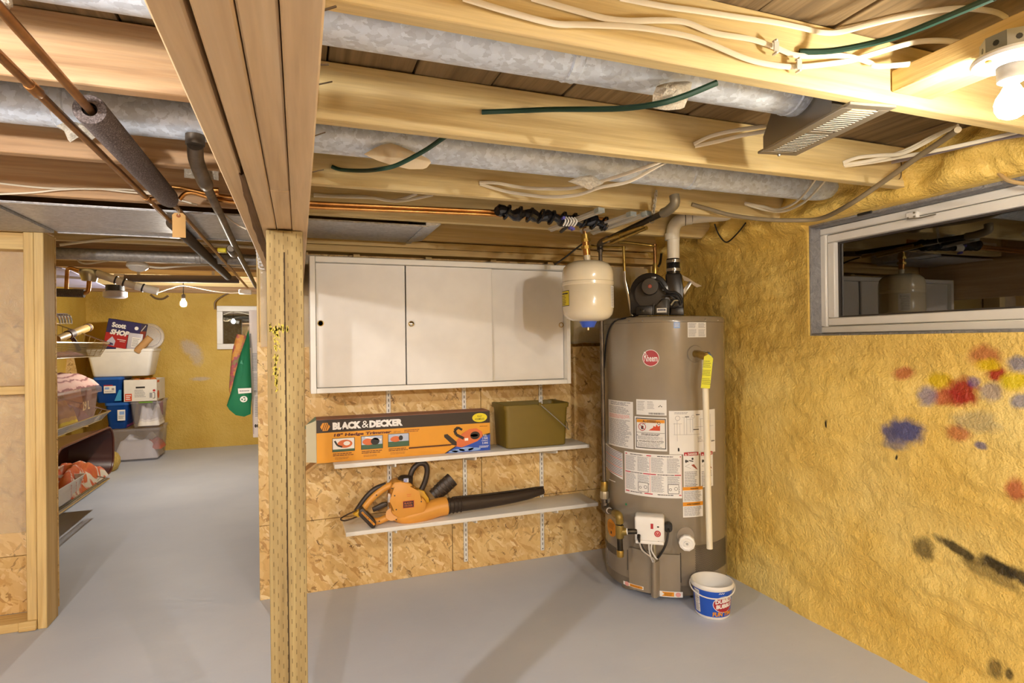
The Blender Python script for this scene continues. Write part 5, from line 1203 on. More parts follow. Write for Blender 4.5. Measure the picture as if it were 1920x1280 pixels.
# drain valve and relief valve
u, v = H(1285, 1004); q0 = hmap()(u, v, 0); nrm = (q0-HC-V_((0, 0, v))).normalized()
B().mat(plain('#9a8f80', .3)).lathe([(.0, .0), (.048, .0), (.046, .004), (0, .004)], q0, nrm, 28).build('drain_escutcheon', wh)
qv = HP(1288, 1018, HR+.06); B().mat('whiteplastic').lathe([(.018, -.07), (.018, -.022), (.040, -.020), (.043, -.008), (.040, .006), (.030, .010), (.022, .006), (0, .006)], qv, HD, 10).build('drain_valve', wh)
B().mat('whiteplastic').lathe([(0, .005), (.014, .005), (.014, .018), (.007, .018), (.006, .006)], qv, HD, 16).build('drain_spout', wh)
u, v = H(1303, 663); q0 = hmap()(u, v, 0); nrm = (q0-HC-V_((0, 0, v))).normalized()
B().mat(TAUPE).lathe([(0, 0), (.046, 0), (.043, .005), (0, .005)], q0, nrm, 28).build('relief_escutcheon', wh)
qr = HP(1327, 668, HR+.055); rv = B().mat('brass').tube([q0+nrm*.004, q0+nrm*.03, qr.lerp(q0, .25), qr], [.019, .019, .022, .019], 14).build('relief_valve', wh)
B().mat('brass').cyl(qr+V_((0, 0, .018)), qr-V_((0, 0, .06)), .017, n=14).build('valve_body', rv)
B().mat('chrome').box(qr+V_((-.006, -.01, .02)), qr+V_((.006, .03, .026)), .002).build('lever', rv)
B().mat(plain('#5a6a80', .4)).tube([qr+V_((-.012, -.022, .02)), qr+V_((.004, -.024, .0)), qr+V_((.006, -.026, -.045))], .005, 7).build('tag_tie', rv)
pa, pb_ = HP(1322.5, 722, HR+.052), HP(1330.5, 1028, HR+.052)
dpz = thing('discharge_pipe', 'white plastic discharge pipe down the front of the water heater', 'pipe', pb_)
B().mat(plain('#ece4cc', .35)).tube([pa+V_((0, 0, .13)), pa, pb_], .0155, 18).build('tube', dpz)
tg_ = [HP(x, y, HR+.078) for x, y in ((1320, 668), (1331, 663), (1337, 672), (1331, 728), (1314, 727))]
d_t = thing('warning_tag', 'yellow warning tag hanging on the relief valve', 'tag', tg_[0])
B().mat(plain('#e0dc28', .5)).prism(tg_, HD*.0012).build('card', d_t)
uh = (tg_[3]-tg_[4]).normalized(); o_ = tg_[4]+HD*.0013; d = D(.0004)
for k, (a, c) in enumerate(((.02, .055), (.07, .10), (.115, .15))): d.lines(.006+.03*a, a*.9, .048+.03*a, c*.95, 4, plain('#8a8a20', .5), .4, .15, k)
d.build('print', d_t, flat_map(o_, uh, (0, 0, 1), HD))

# draft blower on top
BO = .10
def slabH(name, px, o0, o1, mat, bev=.006, parent=wh): return B().mat(mat).prism([HP(x, y, o0) for x, y in px], HD*(o1-o0), bev).build(name, parent)
BKP = plain('#28221c', .35, name='blower_black_plastic'); BKM = plain('#3a342a', .4, name='motor_grey')
vol = [(1219+36.5*math.cos(a), 552-37*math.sin(a)) for a in [math.radians(k*12-20) for k in range(18)]]
bw_ = slabH('blower_housing', [(1184, 590.5)]+[(x, y) for x, y in reversed(vol)]+[(1258, 590.5)], BO-.06, BO+.05, BKP, .008)
c_ = HP(1219, 551, BO+.05); rr = (HP(1252, 551, BO+.05)-c_).length
B().mat(BKP).lathe([(rr*.98, 0), (rr*.98, .004), (rr*.90, .006), (rr*.88, .002), (rr*.6, .002), (0, .002)], c_, HD, 40).build('housing_ring', bw_)
c_ = HP(1219, 538, BO+.06); rm = (HP(1235, 538, BO+.06)-c_).length
B().mat(BKM).lathe([(0, -.01), (rm*1.0, -.01), (rm, .045), (rm*.95, .052), (0, .054)], c_, HD, 36).build('motor', wh)
B().mat(plain('#b0472c', .5)).lathe([(rm*.22, .0545), (rm*.20, .056), (0, .056)], c_, HD, 18).build('motor_hub', wh)
B().mat('steel').lathe([(rm*.08, .0562), (0, .060)], c_, HD, 10).build('shaft_end', wh)
slabH('outlet_duct', [(1251, 591), (1251, 545), (1247, 520), (1249, 515), (1277, 515), (1280, 545), (1281.5, 591)], BO-.05, BO+.045, BKP, .010)
slabH('control_cover', [(1193, 591), (1193, 576), (1197, 573.5), (1227, 573.5), (1227, 591)], BO+.05, BO+.085, BKP, .004)
slabH('control_cover', [(1227.5, 590.5), (1227.5, 573), (1237, 571), (1241, 561), (1254, 561), (1254.5, 590.5)], BO+.045, BO+.09, BKM, .004)
slabH('control_rib', [(1224, 591), (1224, 568), (1226.5, 568), (1226.5, 591)], BO+.086, BO+.09, BKP, .001); slabH('control_rib', [(1252.5, 591), (1252.5, 562), (1254.5, 562), (1254.5, 591)], BO+.091, BO+.095, BKM, .001)
slabH('rocker_switch', [(1200, 586), (1200, 579), (1208, 579), (1208, 586)], BO+.0855, BO+.089, 'gloss', .001)
o_ = HP(1231.5, 586, BO+.0905); d = D(.0005); d.rect(0, 0, .053, .025, WHITEINK).layer(2).lines(.005, .008, .048, .019, 1, NAVY, .7, .02, 3); d.build('nameplate', wh, flat_map(o_, HS, (0, 0, 1), HD))
slabH('pressure_bracket', [(1242, 545), (1242, 537), (1252.5, 536), (1252.5, 544)], BO+.07, BO+.09, plain('#8c8f90', .35, .6), .002)
slabH('corner_clip', [(1221, 523), (1221, 518.5), (1230, 518.5), (1230, 522)], BO+.052, BO+.058, plain('#8c8f90', .35, .6), .001)
def hose(pts, r, m='black', nm='hose'): return B().mat(m).tube(smooth_path([HP(x, y, o) for x, y, o in pts], 5), r, 8).build(nm, wh)
hose([(1236, 528, BO+.09), (1245, 540, BO+.095), (1255, 548, BO+.10), (1266, 548, BO+.10), (1276, 556, BO+.09), (1279, 568, BO+.08)], .008); hose([(1247, 554, BO+.09), (1262, 553, BO+.10), (1272, 560, BO+.10), (1276, 572, BO+.09)], .007); hose([(1258, 562, BO+.09), (1266, 566, BO+.10), (1261, 576, BO+.10), (1272, 574, BO+.09)], .004)
hose([(1258, 572, BO+.1), (1264, 564, BO+.1), (1272, 563, BO+.1)], .0045, plain('#a8a084', .5), 'pale_wire')
slabH('power_pack', [(1256, 591), (1258, 578), (1281, 576), (1282, 591)], BO+.03, BO+.075, BKP, .004)
B().mat('gloss').tube(smooth_path([HP(1196, 591, BO+.09)]+[hmap()(u_, z_, .008) for u_, z_ in (H(1172, 597), H(1158, 600))]+[hmap()(*H(1146, 612), .006), hmap()(*H(1138, 640), .005), hmap()(*H(1134, 690), .005)], 6), .0045, 8).build('power_cord', wh)
slabH('flue_bracket', [(1280, 545), (1283, 540), (1293, 527), (1297, 531), (1283, 553)], BO-.03, BO-.02, plain('#b5b3ad', .3, .8), .001); slabH('foil_scrap', [(1278, 515), (1290, 521), (1302, 529), (1316, 536), (1306, 539), (1292, 528), (1282, 526)], BO-.04, BO-.035, plain('#b9a68a', .6), .001)

# plastic flue from the blower to the wall
vt = thing('flue_pipe', 'white plastic flue with an elbow rising from the heater blower', 'pipe', HP(1263, 490, BO))
ra = (HP(1274, 470, BO)-HP(1251, 470, BO)).length/2
B().mat('flue').tube([HP(1262.5, 500, BO), HP(1262.5, 447, BO)], ra, 28).build('riser', vt)
el = [HP(1261.5, 447, BO), HP(1261.5, 437, BO), HP(1264, 425, BO), HP(1272, 415, BO), HP(1285, 410, BO), HP(1297, 408, BO)]
B().mat('flue').tube(smooth_path(el, 5), ra*1.10, 28).build('elbow', vt)
B().mat('flue').tube([HP(1260.5, 450, BO), HP(1260.5, 438, BO)], ra*1.22, 28).build('socket_ring', vt)
B().mat('flue').tube([el[-1], HP(1345, 404, BO-.02), HP(1390, 400, BO-.04)], ra, 24).build('outlet_run', vt)
B().mat('black').tube([HP(1285, 410, BO)+(HP(1297, 408, BO)-HP(1285, 410, BO)).normalized()*.0+ (HS*0.0)+V_((0, 0, 0))+(V_((0, 0, 1))*math.cos(6.283*i/20)+HD*math.sin(6.283*i/20))*ra*1.12 for i in range(20)], .002, 5, closed=True).build('joint_line', vt)
B().mat('gloss').lathe([(ra*1.08, -.005), (ra*1.12, 0), (ra*1.12, .088), (ra*1.05, .094)], HP(1262.5, 516, BO), n=28).build('rubber_coupling', vt)
for y in (490, 506):
    q = HP(1262.5, y, BO); cl = B().mat('steel').lathe([(ra*1.14, -.008), (ra*1.18, -.008), (ra*1.18, .008), (ra*1.14, .008)], q, n=28).build('hose_clamp', vt)
    B().mat('steel').box(q+HD*ra*1.15+V_((-.012, -.004, -.007)), q+HD*ra*1.3+V_((.012, .004, .007)), .002).build('clamp_screw', cl)

# gas line
gp = thing('gas_pipe', 'black gas pipe dropping left of the heater to the gas control', 'pipe', HP(1133, 900, .16))
def seg(nm, a, c, r, m='blackiron', n=12): return B().mat(m).tube([a, a.lerp(c, .06), a.lerp(c, .94), c], [r*.95, r, r, r*.95], n).build(nm, gp)
GT = plain('#8a7438', .4, .5, name='gas_tee_yellow')
OF = .16
seg('riser', HP(1125.5, 462, OF), HP(1133, 905, OF), .0115, 'steelpipe')
seg('union', HP(1133, 902, OF), HP(1133, 922, OF), .021, 'brass'); seg('union_nut', HP(1133, 920, OF), HP(1133, 934, OF), .025, plain('#b7ad94', .4, .4), 8); seg('nipple', HP(1133, 934, OF), HP(1134, 948, OF), .0165, 'steelpipe')
e1 = [HP(1134, 943, OF), HP(1135, 953, OF+.01), HP(1142, 957, OF+.06)]
B().mat('steelpipe').tube(smooth_path(e1, 5), .021, 14).build('elbow', gp)
G2 = HR+.09
seg('nipple', HP(1142, 957, OF+.06), HP(1155, 963, G2-.05), .014, 'steelpipe'); seg('thread_tape', HP(1140, 956, OF+.05), HP(1143, 957.5, OF+.07), .017, 'whiteplastic')
B().mat(GT).tube(smooth_path([HP(1153, 962, G2-.05), HP(1160, 966, G2), HP(1162, 980, G2)], 6), .021, 14).build('elbow', gp)
seg('nipple', HP(1162, 978, G2), HP(1162, 985, G2), .015)
seg('tee', HP(1162, 984, G2), HP(1162, 1008, G2), .022, GT); seg('tee_branch', HP(1162, 997, G2), HP(1175, 996, G2), .020, GT); seg('thread_tape', HP(1174, 996, G2), HP(1177, 996, G2), .017, 'whiteplastic')
seg('nipple', HP(1176, 996, G2), HP(1194, 996, G2-.01), .014); seg('drip_leg', HP(1162, 1008, G2), HP(1163, 1034, G2), .015); seg('drip_cap', HP(1163, 1031, G2), HP(1163, 1043, G2), .019, 'brass')
pe = [HP(1125.5, 470, OF), HP(1125.5, 456, OF), P(1140, 448, 'Z', 1.925), P(1160, 440, 'Z', 1.93)]
B().mat('steelpipe').tube(smooth_path(pe[:3], 5), .018, 12).build('elbow', gp)
g1, g2 = P(1140, 448, 'Z', 1.93), P(1252, 395, 'Z', 1.935)
seg('run', g1, g2, .0135, 'blackiron'); B().mat(plain('#8a8270', .45, .5)).tube(smooth_path([g2.lerp(g1, .06), g2, P(1265, 382, 'Z', 1.95), P(1264, 366, 'Z', 1.985)], 5), .021, 14).build('elbow', gp)
# copper water lines of the heater
def cu(label, pts, r=.0085, m='brass'):
    q = [HP(x, y, o) for x, y, o in pts]; t = thing('copper_pipe', label, 'pipe', q[0]); B().mat(m).tube(smooth_path(q, 5), r, 12).build('tube', t)
    B().mat(m).cyl(q[0].lerp(q[1], .0), q[0].lerp(q[1], .18), r*1.35, n=12).build('fitting', t); return t
t = cu('thin copper riser beside the expansion tank behind the blower', [(1169, 462, .12), (1170, 485, .12), (1171, 508, .12)]); B().mat('chrome').tube([HP(1171, 508, .12), HP(1172, 525, .12), HP(1178, 550, .12), HP(1186, 594, .10)], .010, 12).build('flexible_connector', t)
t = cu('copper riser with a wide fitting behind the heater blower', [(1227, 458, .0), (1228, 480, .0), (1228, 500, .0)], .0095, 'copper'); B().mat('brass').tube([HP(1228, 494, 0), HP(1228, 506, 0), HP(1228, 516, 0), HP(1228, 592, 0)], [.013, .017, .013, .013], 12).build('dielectric_union', t)
cu('copper line running level under the joists to the heater', [(1150, 452, .02), (1190, 456, .02), (1220, 460, .02), (1227, 462, .0)])
cu('copper line crossing behind the expansion tank top', [(1108, 462, .10), (1140, 463, .10), (1169, 464, .12)])
for lab, p0, p1 in (('upper copper branch rising beside the black gas pipe', (1132, 452), (1205, 424)), ('lower copper branch rising beside the black gas pipe', (1146, 456), (1212, 427))):
    a, c = P(*p0, 'Z', 1.90), P(*p1, 'Z', 1.92); t = thing('copper_pipe', lab, 'pipe', a); B().mat('brass').tube([a, c], .0095, 12).build('tube', t); B().mat('brass').tube([a.lerp(c, .3), a.lerp(c, .45)], .0125, 12).build('coupling', t)
q = HP(1235, 490, -.02); b = B().mat('black'); b.tube(smooth_path([HP(1240, 475, -.02), HP(1238, 492, -.02), HP(1234, 500, -.02)], 4), .007, 8); tag(b.build('pipe_clip', loc=q), 'black plastic clip hanging beside the flue riser', 'clip')

# expansion tank
TY = 2.585; tc_ = P(1102, 545, 'Y', TY); trad = (P(1147, 545, 'Y', TY)-P(1058, 545, 'Y', TY)).length/2*.955
tz1, tz0 = P(1102, 489, 'Y', TY).z, P(1102, 603, 'Y', TY).z; th_ = tz1-tz0
et = thing('expansion_tank', 'cream expansion tank hanging below its brass fitting', 'tank', (tc_.x, TY, tz1))
prof = [(0, 0), (.35, .004), (.62, .02), (.82, .055), (.94, .11), (.985, .18), (1, .26), (1, .575), (.992, .58), (.992, .59), (1.012, .60), (1.012, .645), (.992, .655), (.992, .66), (1, .67), (1, .76), (.985, .82), (.94, .885), (.82, .94), (.62, .98), (.35, .996), (0, 1.0)]
B().mat('cream').lathe([(r_*trad, tz0+h_*th_) for r_, h_ in prof], (tc_.x, TY, 0), n=56).build('shell', et)
tm = lambda u, v, h: V_((tc_.x, TY, v))+(V_((-.46, -.888, 0))*math.cos(u/trad)+V_((.888, -.46, 0))*math.sin(u/trad))*(trad*1.002+h)
zl0, zl1 = P(1062, 574, 'Y', TY).z, P(1062, 545, 'Y', TY).z
d = D(.0005); d.rect(-.180, zl0, -.100, zl1, INK).layer(2).rect(-.178, zl0+.003, -.102, zl1-.003, YELLOW).layer(3).rect(-.172, zl1-.018, -.108, zl1-.012, INK).lines(-.18, zl0+.006, -.123, zl1-.022, 6, plain('#6a6014', .5), .4, .2, 2); d.build('yellow_label', et, tm, .01)
d = D(.0005); d.rect(.135, zl0-.01, .20, zl1+.02, PAPER).layer(2).lines(.14, zl0-.005, .195, zl1+.014, 12, GREYINK, .4, .2, 3); d.build('rating_label', et, tm, .01)
B().mat(plain('#3a5fd0', .35)).lathe([(0, -.028), (.030, -.028), (.045, .004), (0, .006)], (tc_.x, TY, tz0), n=24).build('valve_cap', et)
B().mat('chrome').cyl((tc_.x, TY, tz0-.028), (tc_.x, TY, tz0-.042), .006, n=8).build('valve_stem', et)
ft = thing('brass_fitting', 'brass and copper fitting stack holding the expansion tank', 'fitting', (tc_.x, TY, tz1))
xt = P(1096, 430, 'Y', TY).x; zz = lambda y: P(1099, y, 'Y', TY).z
for nm, ya, yb2, r_, m_ in (('tank_nipple', 489.5, 478, .0165, 'cream'), ('copper_adapter', 478.5, 466, .0185, 'newcopper'), ('union_nut', 467, 461, .027, 'brass'), ('brass_nipple', 461, 453, .0175, 'newcopper'), ('union_nut', 454, 448, .026, 'brass'), ('adapter', 449, 439, .022, 'brass'), ('riser', 440, 420, .0115, 'copper'), ('cap_fitting', 424, 420, .015, 'steel')):
    f_ = lambda y: tc_.x+(xt-tc_.x)*(489-y)/59
    B().mat(m_).cyl((f_(ya), TY, zz(ya)+.0005), (f_(yb2), TY, zz(yb2)), r_, n=8 if 'nut' in nm else 16).build(nm, ft)

# gum bucket on the floor
p0 = P(1336, 1163, 'Z', 0); dv_ = V_((p0.x, p0.y, 0)).normalized(); rb0, rt0 = .083, .098
bc = V_((p0.x, p0.y, 0))+dv_*(rb0+.002); hb = P(1337, 1091, 'Y', bc.y).z+.012
gb = thing('candy_bucket', 'blue printed white plastic bucket on the floor beside the water heater', 'bucket', bc)
B().mat('whiteplastic').lathe([(0, .001), (rb0-.004, .001), (rb0, .006), (rb0+.001, .014), (rt0-.003, hb-.020), (rt0+.006, hb-.018), (rt0+.008, hb-.013), (rt0+.007, hb-.002), (rt0+.003, hb+.003), (rt0-.003, hb), (rb0-.004, .006), (0, .005)], bc, n=64).build('body', gb)
fd = -dv_; fs = V_((-fd.y, fd.x, 0)); fs = fs if fs.x > 0 else -fs
rad = lambda z: rb0+.001+(rt0-.003-rb0-.001)*(z-.014)/(hb-.034)
def bmap(u, v, h):
    a = u/.09; return bc+(fd*math.cos(a)+fs*math.sin(a))*(rad(v)+h)+V_((0, 0, v))
d = D(.0005); zt2 = hb-.023; d.rect(-.282, .016, .282, zt2, plain('#2156c4', .35, name='bucket_blue'))
d.layer(2).rect(-.100, .026, -.064, zt2-.006, WHITEINK).layer(3)
d.lines(-.097, .072, -.067, zt2-.010, 7, GREYINK, .45, .2, 1).rect(-.100, .066, -.064, .0675, INK).rect(-.100, .096, -.064, .097, INK).lines(-.097, .03, -.067, .064, 8, GREYINK, .45, .2, 2)
ov = (.060, .080); d.layer(2).ell(*ov, .058, .041, WHITEINK, 36).layer(3).ell(*ov, .055, .038, plain('#a82a34', .4), 36)
d.layer(4).text('DUBBLE', ov[0]-.046, ov[1]+.003, .092, .021, WHITEINK, .05, .12, .10).text('BUBBLE', ov[0]-.042, ov[1]-.022, .090, .021, WHITEINK, .05, .12, .10)
d.layer(3).poly([(ov[0]-.030, ov[1]-.030), (ov[0]+.04, ov[1]-.022), (ov[0]+.04, ov[1]-.030), (ov[0]-.025, ov[1]-.038)], PINK)
d.layer(4).text('FUN TIME', ov[0]-.060, .020, .115, .022, ORANGE, .05, .1, .02)
d.layer(3).line([(.030, zt2-.010), (.036, zt2-.004), (.041, zt2-.010), (.047, zt2-.004), (.052, zt2-.010), (.058, zt2-.004)], .0025, WHITEINK)
d.build('printed_wrap', gb, bmap, .012)
b = B().mat('whiteplastic'); hp = []
for i in range(17):
    a = -1.75+3.5*i/16; z = hb-.016-.034*math.cos(a*.9)*1.0; hp.append(bc+(fd*math.cos(a)+fs*math.sin(a))*(rt0+.010)+V_((0, 0, z)))
b.tube(hp, .0032, 8); b.build('handle', gb)

# ================================================================ THE FAR ROOM
# stacked tubs by the far wall
BY = 8.12
def px3(x, y, yy): return P(x, y, 'Y', yy)
def tote(name, label, x0, x1, ytop, ybot, mat, yf=BY, dep=.42, rim=True, taper=.03, cat='storage tub', lidmat=None, z0=None, group=None):
    a, c = px3(x0, ytop, yf), px3(x1, ybot, yf); zb = c.z if z0 is None else z0; zt = a.z; w_ = c.x-a.x; cx, cy = (a.x+c.x)/2, yf+dep/2
    t = thing(name, label, cat, (cx, cy, zb), group)
    tubshell(B().mat(mat), cx, cy, [(zb, w_-taper*2, dep-taper*2), (zb+.012, w_-taper*1.7, dep-taper*1.7), (zt-.015, w_-.004, dep-.004), (zt-.006, w_-.004, dep-.004), (zt-.006, w_-.012, dep-.012), (zb+.006, w_-taper*2-.012, dep-taper*2-.012)], .04).build('tub', t)
    if rim: tubshell(B().mat(lidmat or mat), cx, cy, [(zt-.03, w_-.002, dep-.002), (zt-.03, w_+.012, dep+.012), (zt, w_+.014, dep+.014), (zt+.002, w_+.006, dep+.006)], .045, True if lidmat else False).build('lid' if lidmat else 'rim', t)
    return t, cx, cy, zb, zt, w_
def heap(name, parent, cx, cy, zb, w_, d_, h_, mat, seed, n=14):
    """crumpled contents"""
    b = B().mat(mat)
    def f(i, j):
        u, v = i/(n-1)-.5, j/(n-1)-.5; e = max(0, 1-(2*max(abs(u), abs(v)))**4)
        return V_((cx+u*w_, cy+v*d_, zb+e*h_*(.75+.5*noise.noise(V_((u*5, v*5, seed))))+.012*noise.noise(V_((u*17, v*17, seed+3)))*e))
    b.grid(f, n, n); return b.build(name, parent, angle=80)
# floor level, clear with white bags inside
z_ = .004
t, cx, cy, zb, zt, w_ = tote('storage_tub', 'large clear tub of white bags on the floor, lowest of the far stack', 200, 300, 806, 857, 'tub', z0=z_, dep=.5); zA = zt+.004
heap('bags', t, cx, cy, zb+.02, w_*.86, .40, .30, plain('#f0eeec', .6), 1); heap('red_cloth', t, cx+.16, cy-.02, zb+.12, .22, .3, .13, plain('#c9705c', .7), 4)
t, cx, cy, zb, zt, w_ = tote('storage_tub', 'clear tub with maroon lid panel and white bundle, second from the floor', 243, 301, 753, 805, 'tub', z0=zA, dep=.46); zB = zt+.004
heap('white_bundle', t, cx+.03, cy-.05, zb+.02, w_*.7, .34, .30, plain('#f2f0ee', .6), 9); bx('maroon_panel', t, plain('#8f4a58', .6), (cx-w_*.42, cy+.05, zb+.12), (cx+w_*.42, cy+.06, zt-.03), .002)
B().mat(plain('#6fa03a', .5)).box((cx-w_*.2, cy-.238, zt-.022), (cx+w_*.25, cy-.230, zt-.004), .002).build('green_latch', t)
B().mat(plain('#7b707e', .5)).tube([(cx+w_*.22+.03*math.cos(6.283*i/16), cy-.19, zb+.07+.03*math.sin(6.283*i/16)) for i in range(16)], .012, 8, closed=True).build('tape_roll', t)
t, cx, cy, zb, zt, w_ = tote('storage_tub', 'blue tub of purple fabric, under another blue tub', 196, 240, 756, 805, 'tubblue', z0=zA, dep=.44, lidmat=plain('#2a66bd', .3, name='blue_lid')); zC = zt+.004
heap('purple_fabric', t, cx, cy, zb+.015, w_*.84, .36, .26, plain('#7a2a5e', .7), 12)
q = (cx+w_*.22, cy-.222); d = D(.0005); d.rect(-.04, 0, .04, .13, WHITEINK).layer(2).lines(-.03, .02, .03, .06, 3, GREYINK, .5, .2).rect(-.02, .07, .03, .11, PALEBLUE); d.build('price_label', t, flat_map((q[0], q[1], zb+.10), (1,0,0), (0,0,1), (0,-1,0)))
t, cx, cy, zb, zt, w_ = tote('storage_tub', 'blue tub with a white label below the white dish tub', 174, 230, 708, 755, 'tubblue', z0=zC, dep=.44, lidmat=plain('#2a66bd', .3, name='blue_lid')); zD = zt+.004
heap('dark_contents', t, cx, cy, zb+.015, w_*.84, .36, .2, plain('#2a2c58', .7), 17)
d = D(.0005); d.rect(-.06, 0, .06, .085, WHITEINK).layer(2).rect(-.05, .045, -.005, .07, PALEBLUE).lines(-.05, .01, .05, .03, 2, GREYINK, .5, .2).rect(.02, .035, .045, .06, GREYINK).layer(2).rect(-.06, .085, .03, .098, RED); d.build('price_label', t, flat_map((cx+.02, cy-.222, zb+.115), (1,0,0), (0,0,1), (0,-1,0)))
B().mat(plain('#3fa0d8', .3)).prism([(cx+w_*.22, cy-.221, zb+.02), (cx+w_*.46, cy-.221, zb+.02), (cx+w_*.46, cy-.221, zb+.15), (cx+w_*.38, cy-.221, zb+.15)], (0, -.002, 0)).build('blue_tape', t)
# white printed carton
a, c = px3(232, 714, BY-.02), px3(294, 752, BY-.02); wC = c.x-a.x; hC = a.z-c.z; CW = plain('#e6e3dc', .6, name='white_carton')
ctn = thing('produce_carton', 'open white carton with orange print and a hand slot by the dish tub', 'box', ((a.x+c.x)/2, BY+.2, zB))
b = B().mat(CW); z0c, z1c = zB, zB+hC; dC = .44
for lo, hi in (((a.x, BY-.02, z0c), (c.x, BY-.016, z1c)), ((a.x, BY+dC-.004, z0c), (c.x, BY+dC, z1c)), ((a.x, BY-.016, z0c), (a.x+.004, BY+dC-.004, z1c)), ((c.x-.004, BY-.016, z0c), (c.x, BY+dC-.004, z1c)), ((a.x+.004, BY-.016, z0c), (c.x-.004, BY+dC-.004, z0c+.004))): b.box(lo, hi)
b.build('carton_wall', ctn)
ORG = plain('#d8562c', .5, name='carton_orange_print')
d = D(.0006); d.rect(.03*wC, .02*hC, .24*wC, .36*hC, ORG).rect(.36*wC, .60*hC, .64*wC, .68*hC, INK).layer(2).lines(.06*wC, .06*hC, .22*wC, .32*hC, 3, WHITEINK, .5, .3).lines(.32*wC, .18*hC, .68*wC, .55*hC, 6, GREYINK, .4, .3, 2).rect(.78*wC, .14*hC, .86*wC, .38*hC, GREYINK).line([(.88*wC, .12*hC), (.94*wC, .12*hC), (.94*wC, .38*hC), (.88*wC, .38*hC)], .006, INK).ell(.92*wC, .48*hC, .015, .015, RED, 10)
d.build('carton_print', ctn, flat_map((a.x, BY-.0205, z0c), (1,0,0), (0,0,1), (0,-1,0)))
d = D(.0006); d.ell(.08, .28*hC, .05, .05, ORG, 18).rect(.02, .85*hC, .14, .95*hC, ORG); d.build('side_print', ctn, flat_map((c.x+.0005, BY-.016, z0c), (0,1,0), (0,0,1), (1,0,0)))
b = B().mat(plain('#c9772c', .6))
for k in range(4): b.ball((a.x+wC*(.3+.16*k), BY+.12+.05*(k % 2), z1c-.03), .05, 10)
b.build('oranges', ctn)['kind'] = 'stuff'
# white dish tub and what is in it
t, cx, cy, zb, zt, w_ = tote('dish_tub', 'white oval-cornered dish tub topping the far stack', 160, 287, 655, 708, 'whiteplastic', z0=max(zD, zB+hC)+.004, dep=.46, yf=BY-.04, taper=.06, cat='tub'); zT = zb
zin = zb+.012
a = px3(190, 648, BY+.06); wS = .40; hS = .30
sb = thing('towel_box', 'tilted red and blue box of shop towels in the dish tub', 'box', (cx+.0, cy, zin))
MS = Matrix.Translation((px3(222, 650, BY+.05).x, BY+.07, px3(222, 650, BY).z-.05)) @ Matrix.Rotation(math.radians(-6), 4, 'Z') @ Matrix.Rotation(math.radians(11), 4, 'Y')
wS = px3(258, 640, BY).x-px3(192, 640, BY).x; hS = (px3(220, 592, BY).z-px3(220, 645, BY).z)+.03
B().mat(plain('#2c2a5e', .45, name='towel_box_blue')).box((-wS/2, 0, 0), (wS/2, .22, hS), .003, 1, MS).build('carton', sb)
d = D(.0006); d.rect(-wS/2+.003, .035, wS/2-.003, hS*.55, RED).rect(-wS*.1, .0, wS/2-.003, .04, WHITEINK).layer(2).text('Scott', -wS*.36, hS*.74, wS*.42, hS*.17, WHITEINK, .05).text('SHOP', -wS*.38, hS*.50, wS*.56, hS*.18, WHITEINK, .06, .2)
d.layer(2).ell(wS*.38, hS*.82, .022, .022, WHITEINK, 16).rect(wS*.18, .05, wS*.21, hS*.62, plain('#2c2a5e', .45)).rect(-wS*.12, hS*.36, wS*.14, hS*.38, WHITEINK).rect(-wS*.04, hS*.31, wS*.12, hS*.325, WHITEINK).poly([(-wS*.46, .06), (-wS*.18, .05), (-wS*.16, hS*.30), (-wS*.28, hS*.44), (-wS*.40, hS*.28)], plain('#c9cbe0', .5)).poly([(-wS*.36, .05), (-wS*.2, .06), (-wS*.22, hS*.22), (-wS*.33, hS*.24)], plain('#4a4488', .5)).rect(wS*.26, .06, wS*.44, hS*.5, plain('#c2343c', .5)).layer(3).rect(wS*.26, .004, wS*.44, .03, INK)
d.build('front_print', sb, lambda u, v, h: MS @ V_((u, -h, v)))
d = D(.0006); d.rect(.01, hS*.1, .20, hS*.75, plain('#a8382c', .5)).layer(2).line([(.03, hS*.75), (.15, hS*.95)], .02, WHITEINK); d.build('side_print', sb, lambda u, v, h: MS @ V_((wS/2+h, u, v)))
q = px3(272, 628, BY+.12); rc = .085
B0 = thing('clear_container', 'round clear plastic container standing on edge in the dish tub', 'container', (q.x, BY+.2, zin))
B().mat('tub').lathe([(0, 0), (rc*1.9, 0), (rc*2.0, .01), (rc*2.0, .05), (rc*1.9, .06), (0, .06)], (q.x-.01, BY+.36, q.z-.02), (.25, -1, .1), 32).build('body', B0)
B().mat(plain('#b9b8c4', .3)).lathe([(rc*1.5, .062), (rc*1.55, .066), (rc*1.5, .07)], (q.x-.01, BY+.36, q.z-.02), (.25, -1, .1), 32, closed_ends=False).build('ring', B0)
q = px3(248, 640, BY-.0); cs = thing('small_plastic_box', 'small pale plastic box with a printed label in the dish tub', 'box', (q.x, BY+.05, zin))
M5 = Matrix.Translation((q.x, BY+.04, q.z-.11)) @ Matrix.Rotation(math.radians(8), 4, 'Y')
B().mat(plain('#c8c6d2', .35)).box((-.075, 0, 0), (.075, .03, .21), .008, 2, M5).build('case', cs)
d = D(.0006); d.rect(-.03, .04, .06, .16, WHITEINK).layer(2).lines(-.025, .05, .05, .15, 6, GREYINK, .5, .2); d.build('label', cs, lambda u, v, h: M5 @ V_((u, -h, v)))
a, c = px3(263, 652, BY-.02), px3(284, 630, BY-.02)
cr = thing('cardboard_tube', 'brown cardboard tube leaning in the dish tub', 'tube', a.lerp(c, .5)); dd = (c-a).normalized()
B().mat(KRAFT).lathe([(.040, 0), (.042, .002), (.042, (c-a).length+.04), (.036, (c-a).length+.04), (.036, .02)], a-dd*.06, dd, 20, closed_ends=False).build('tube', cr)

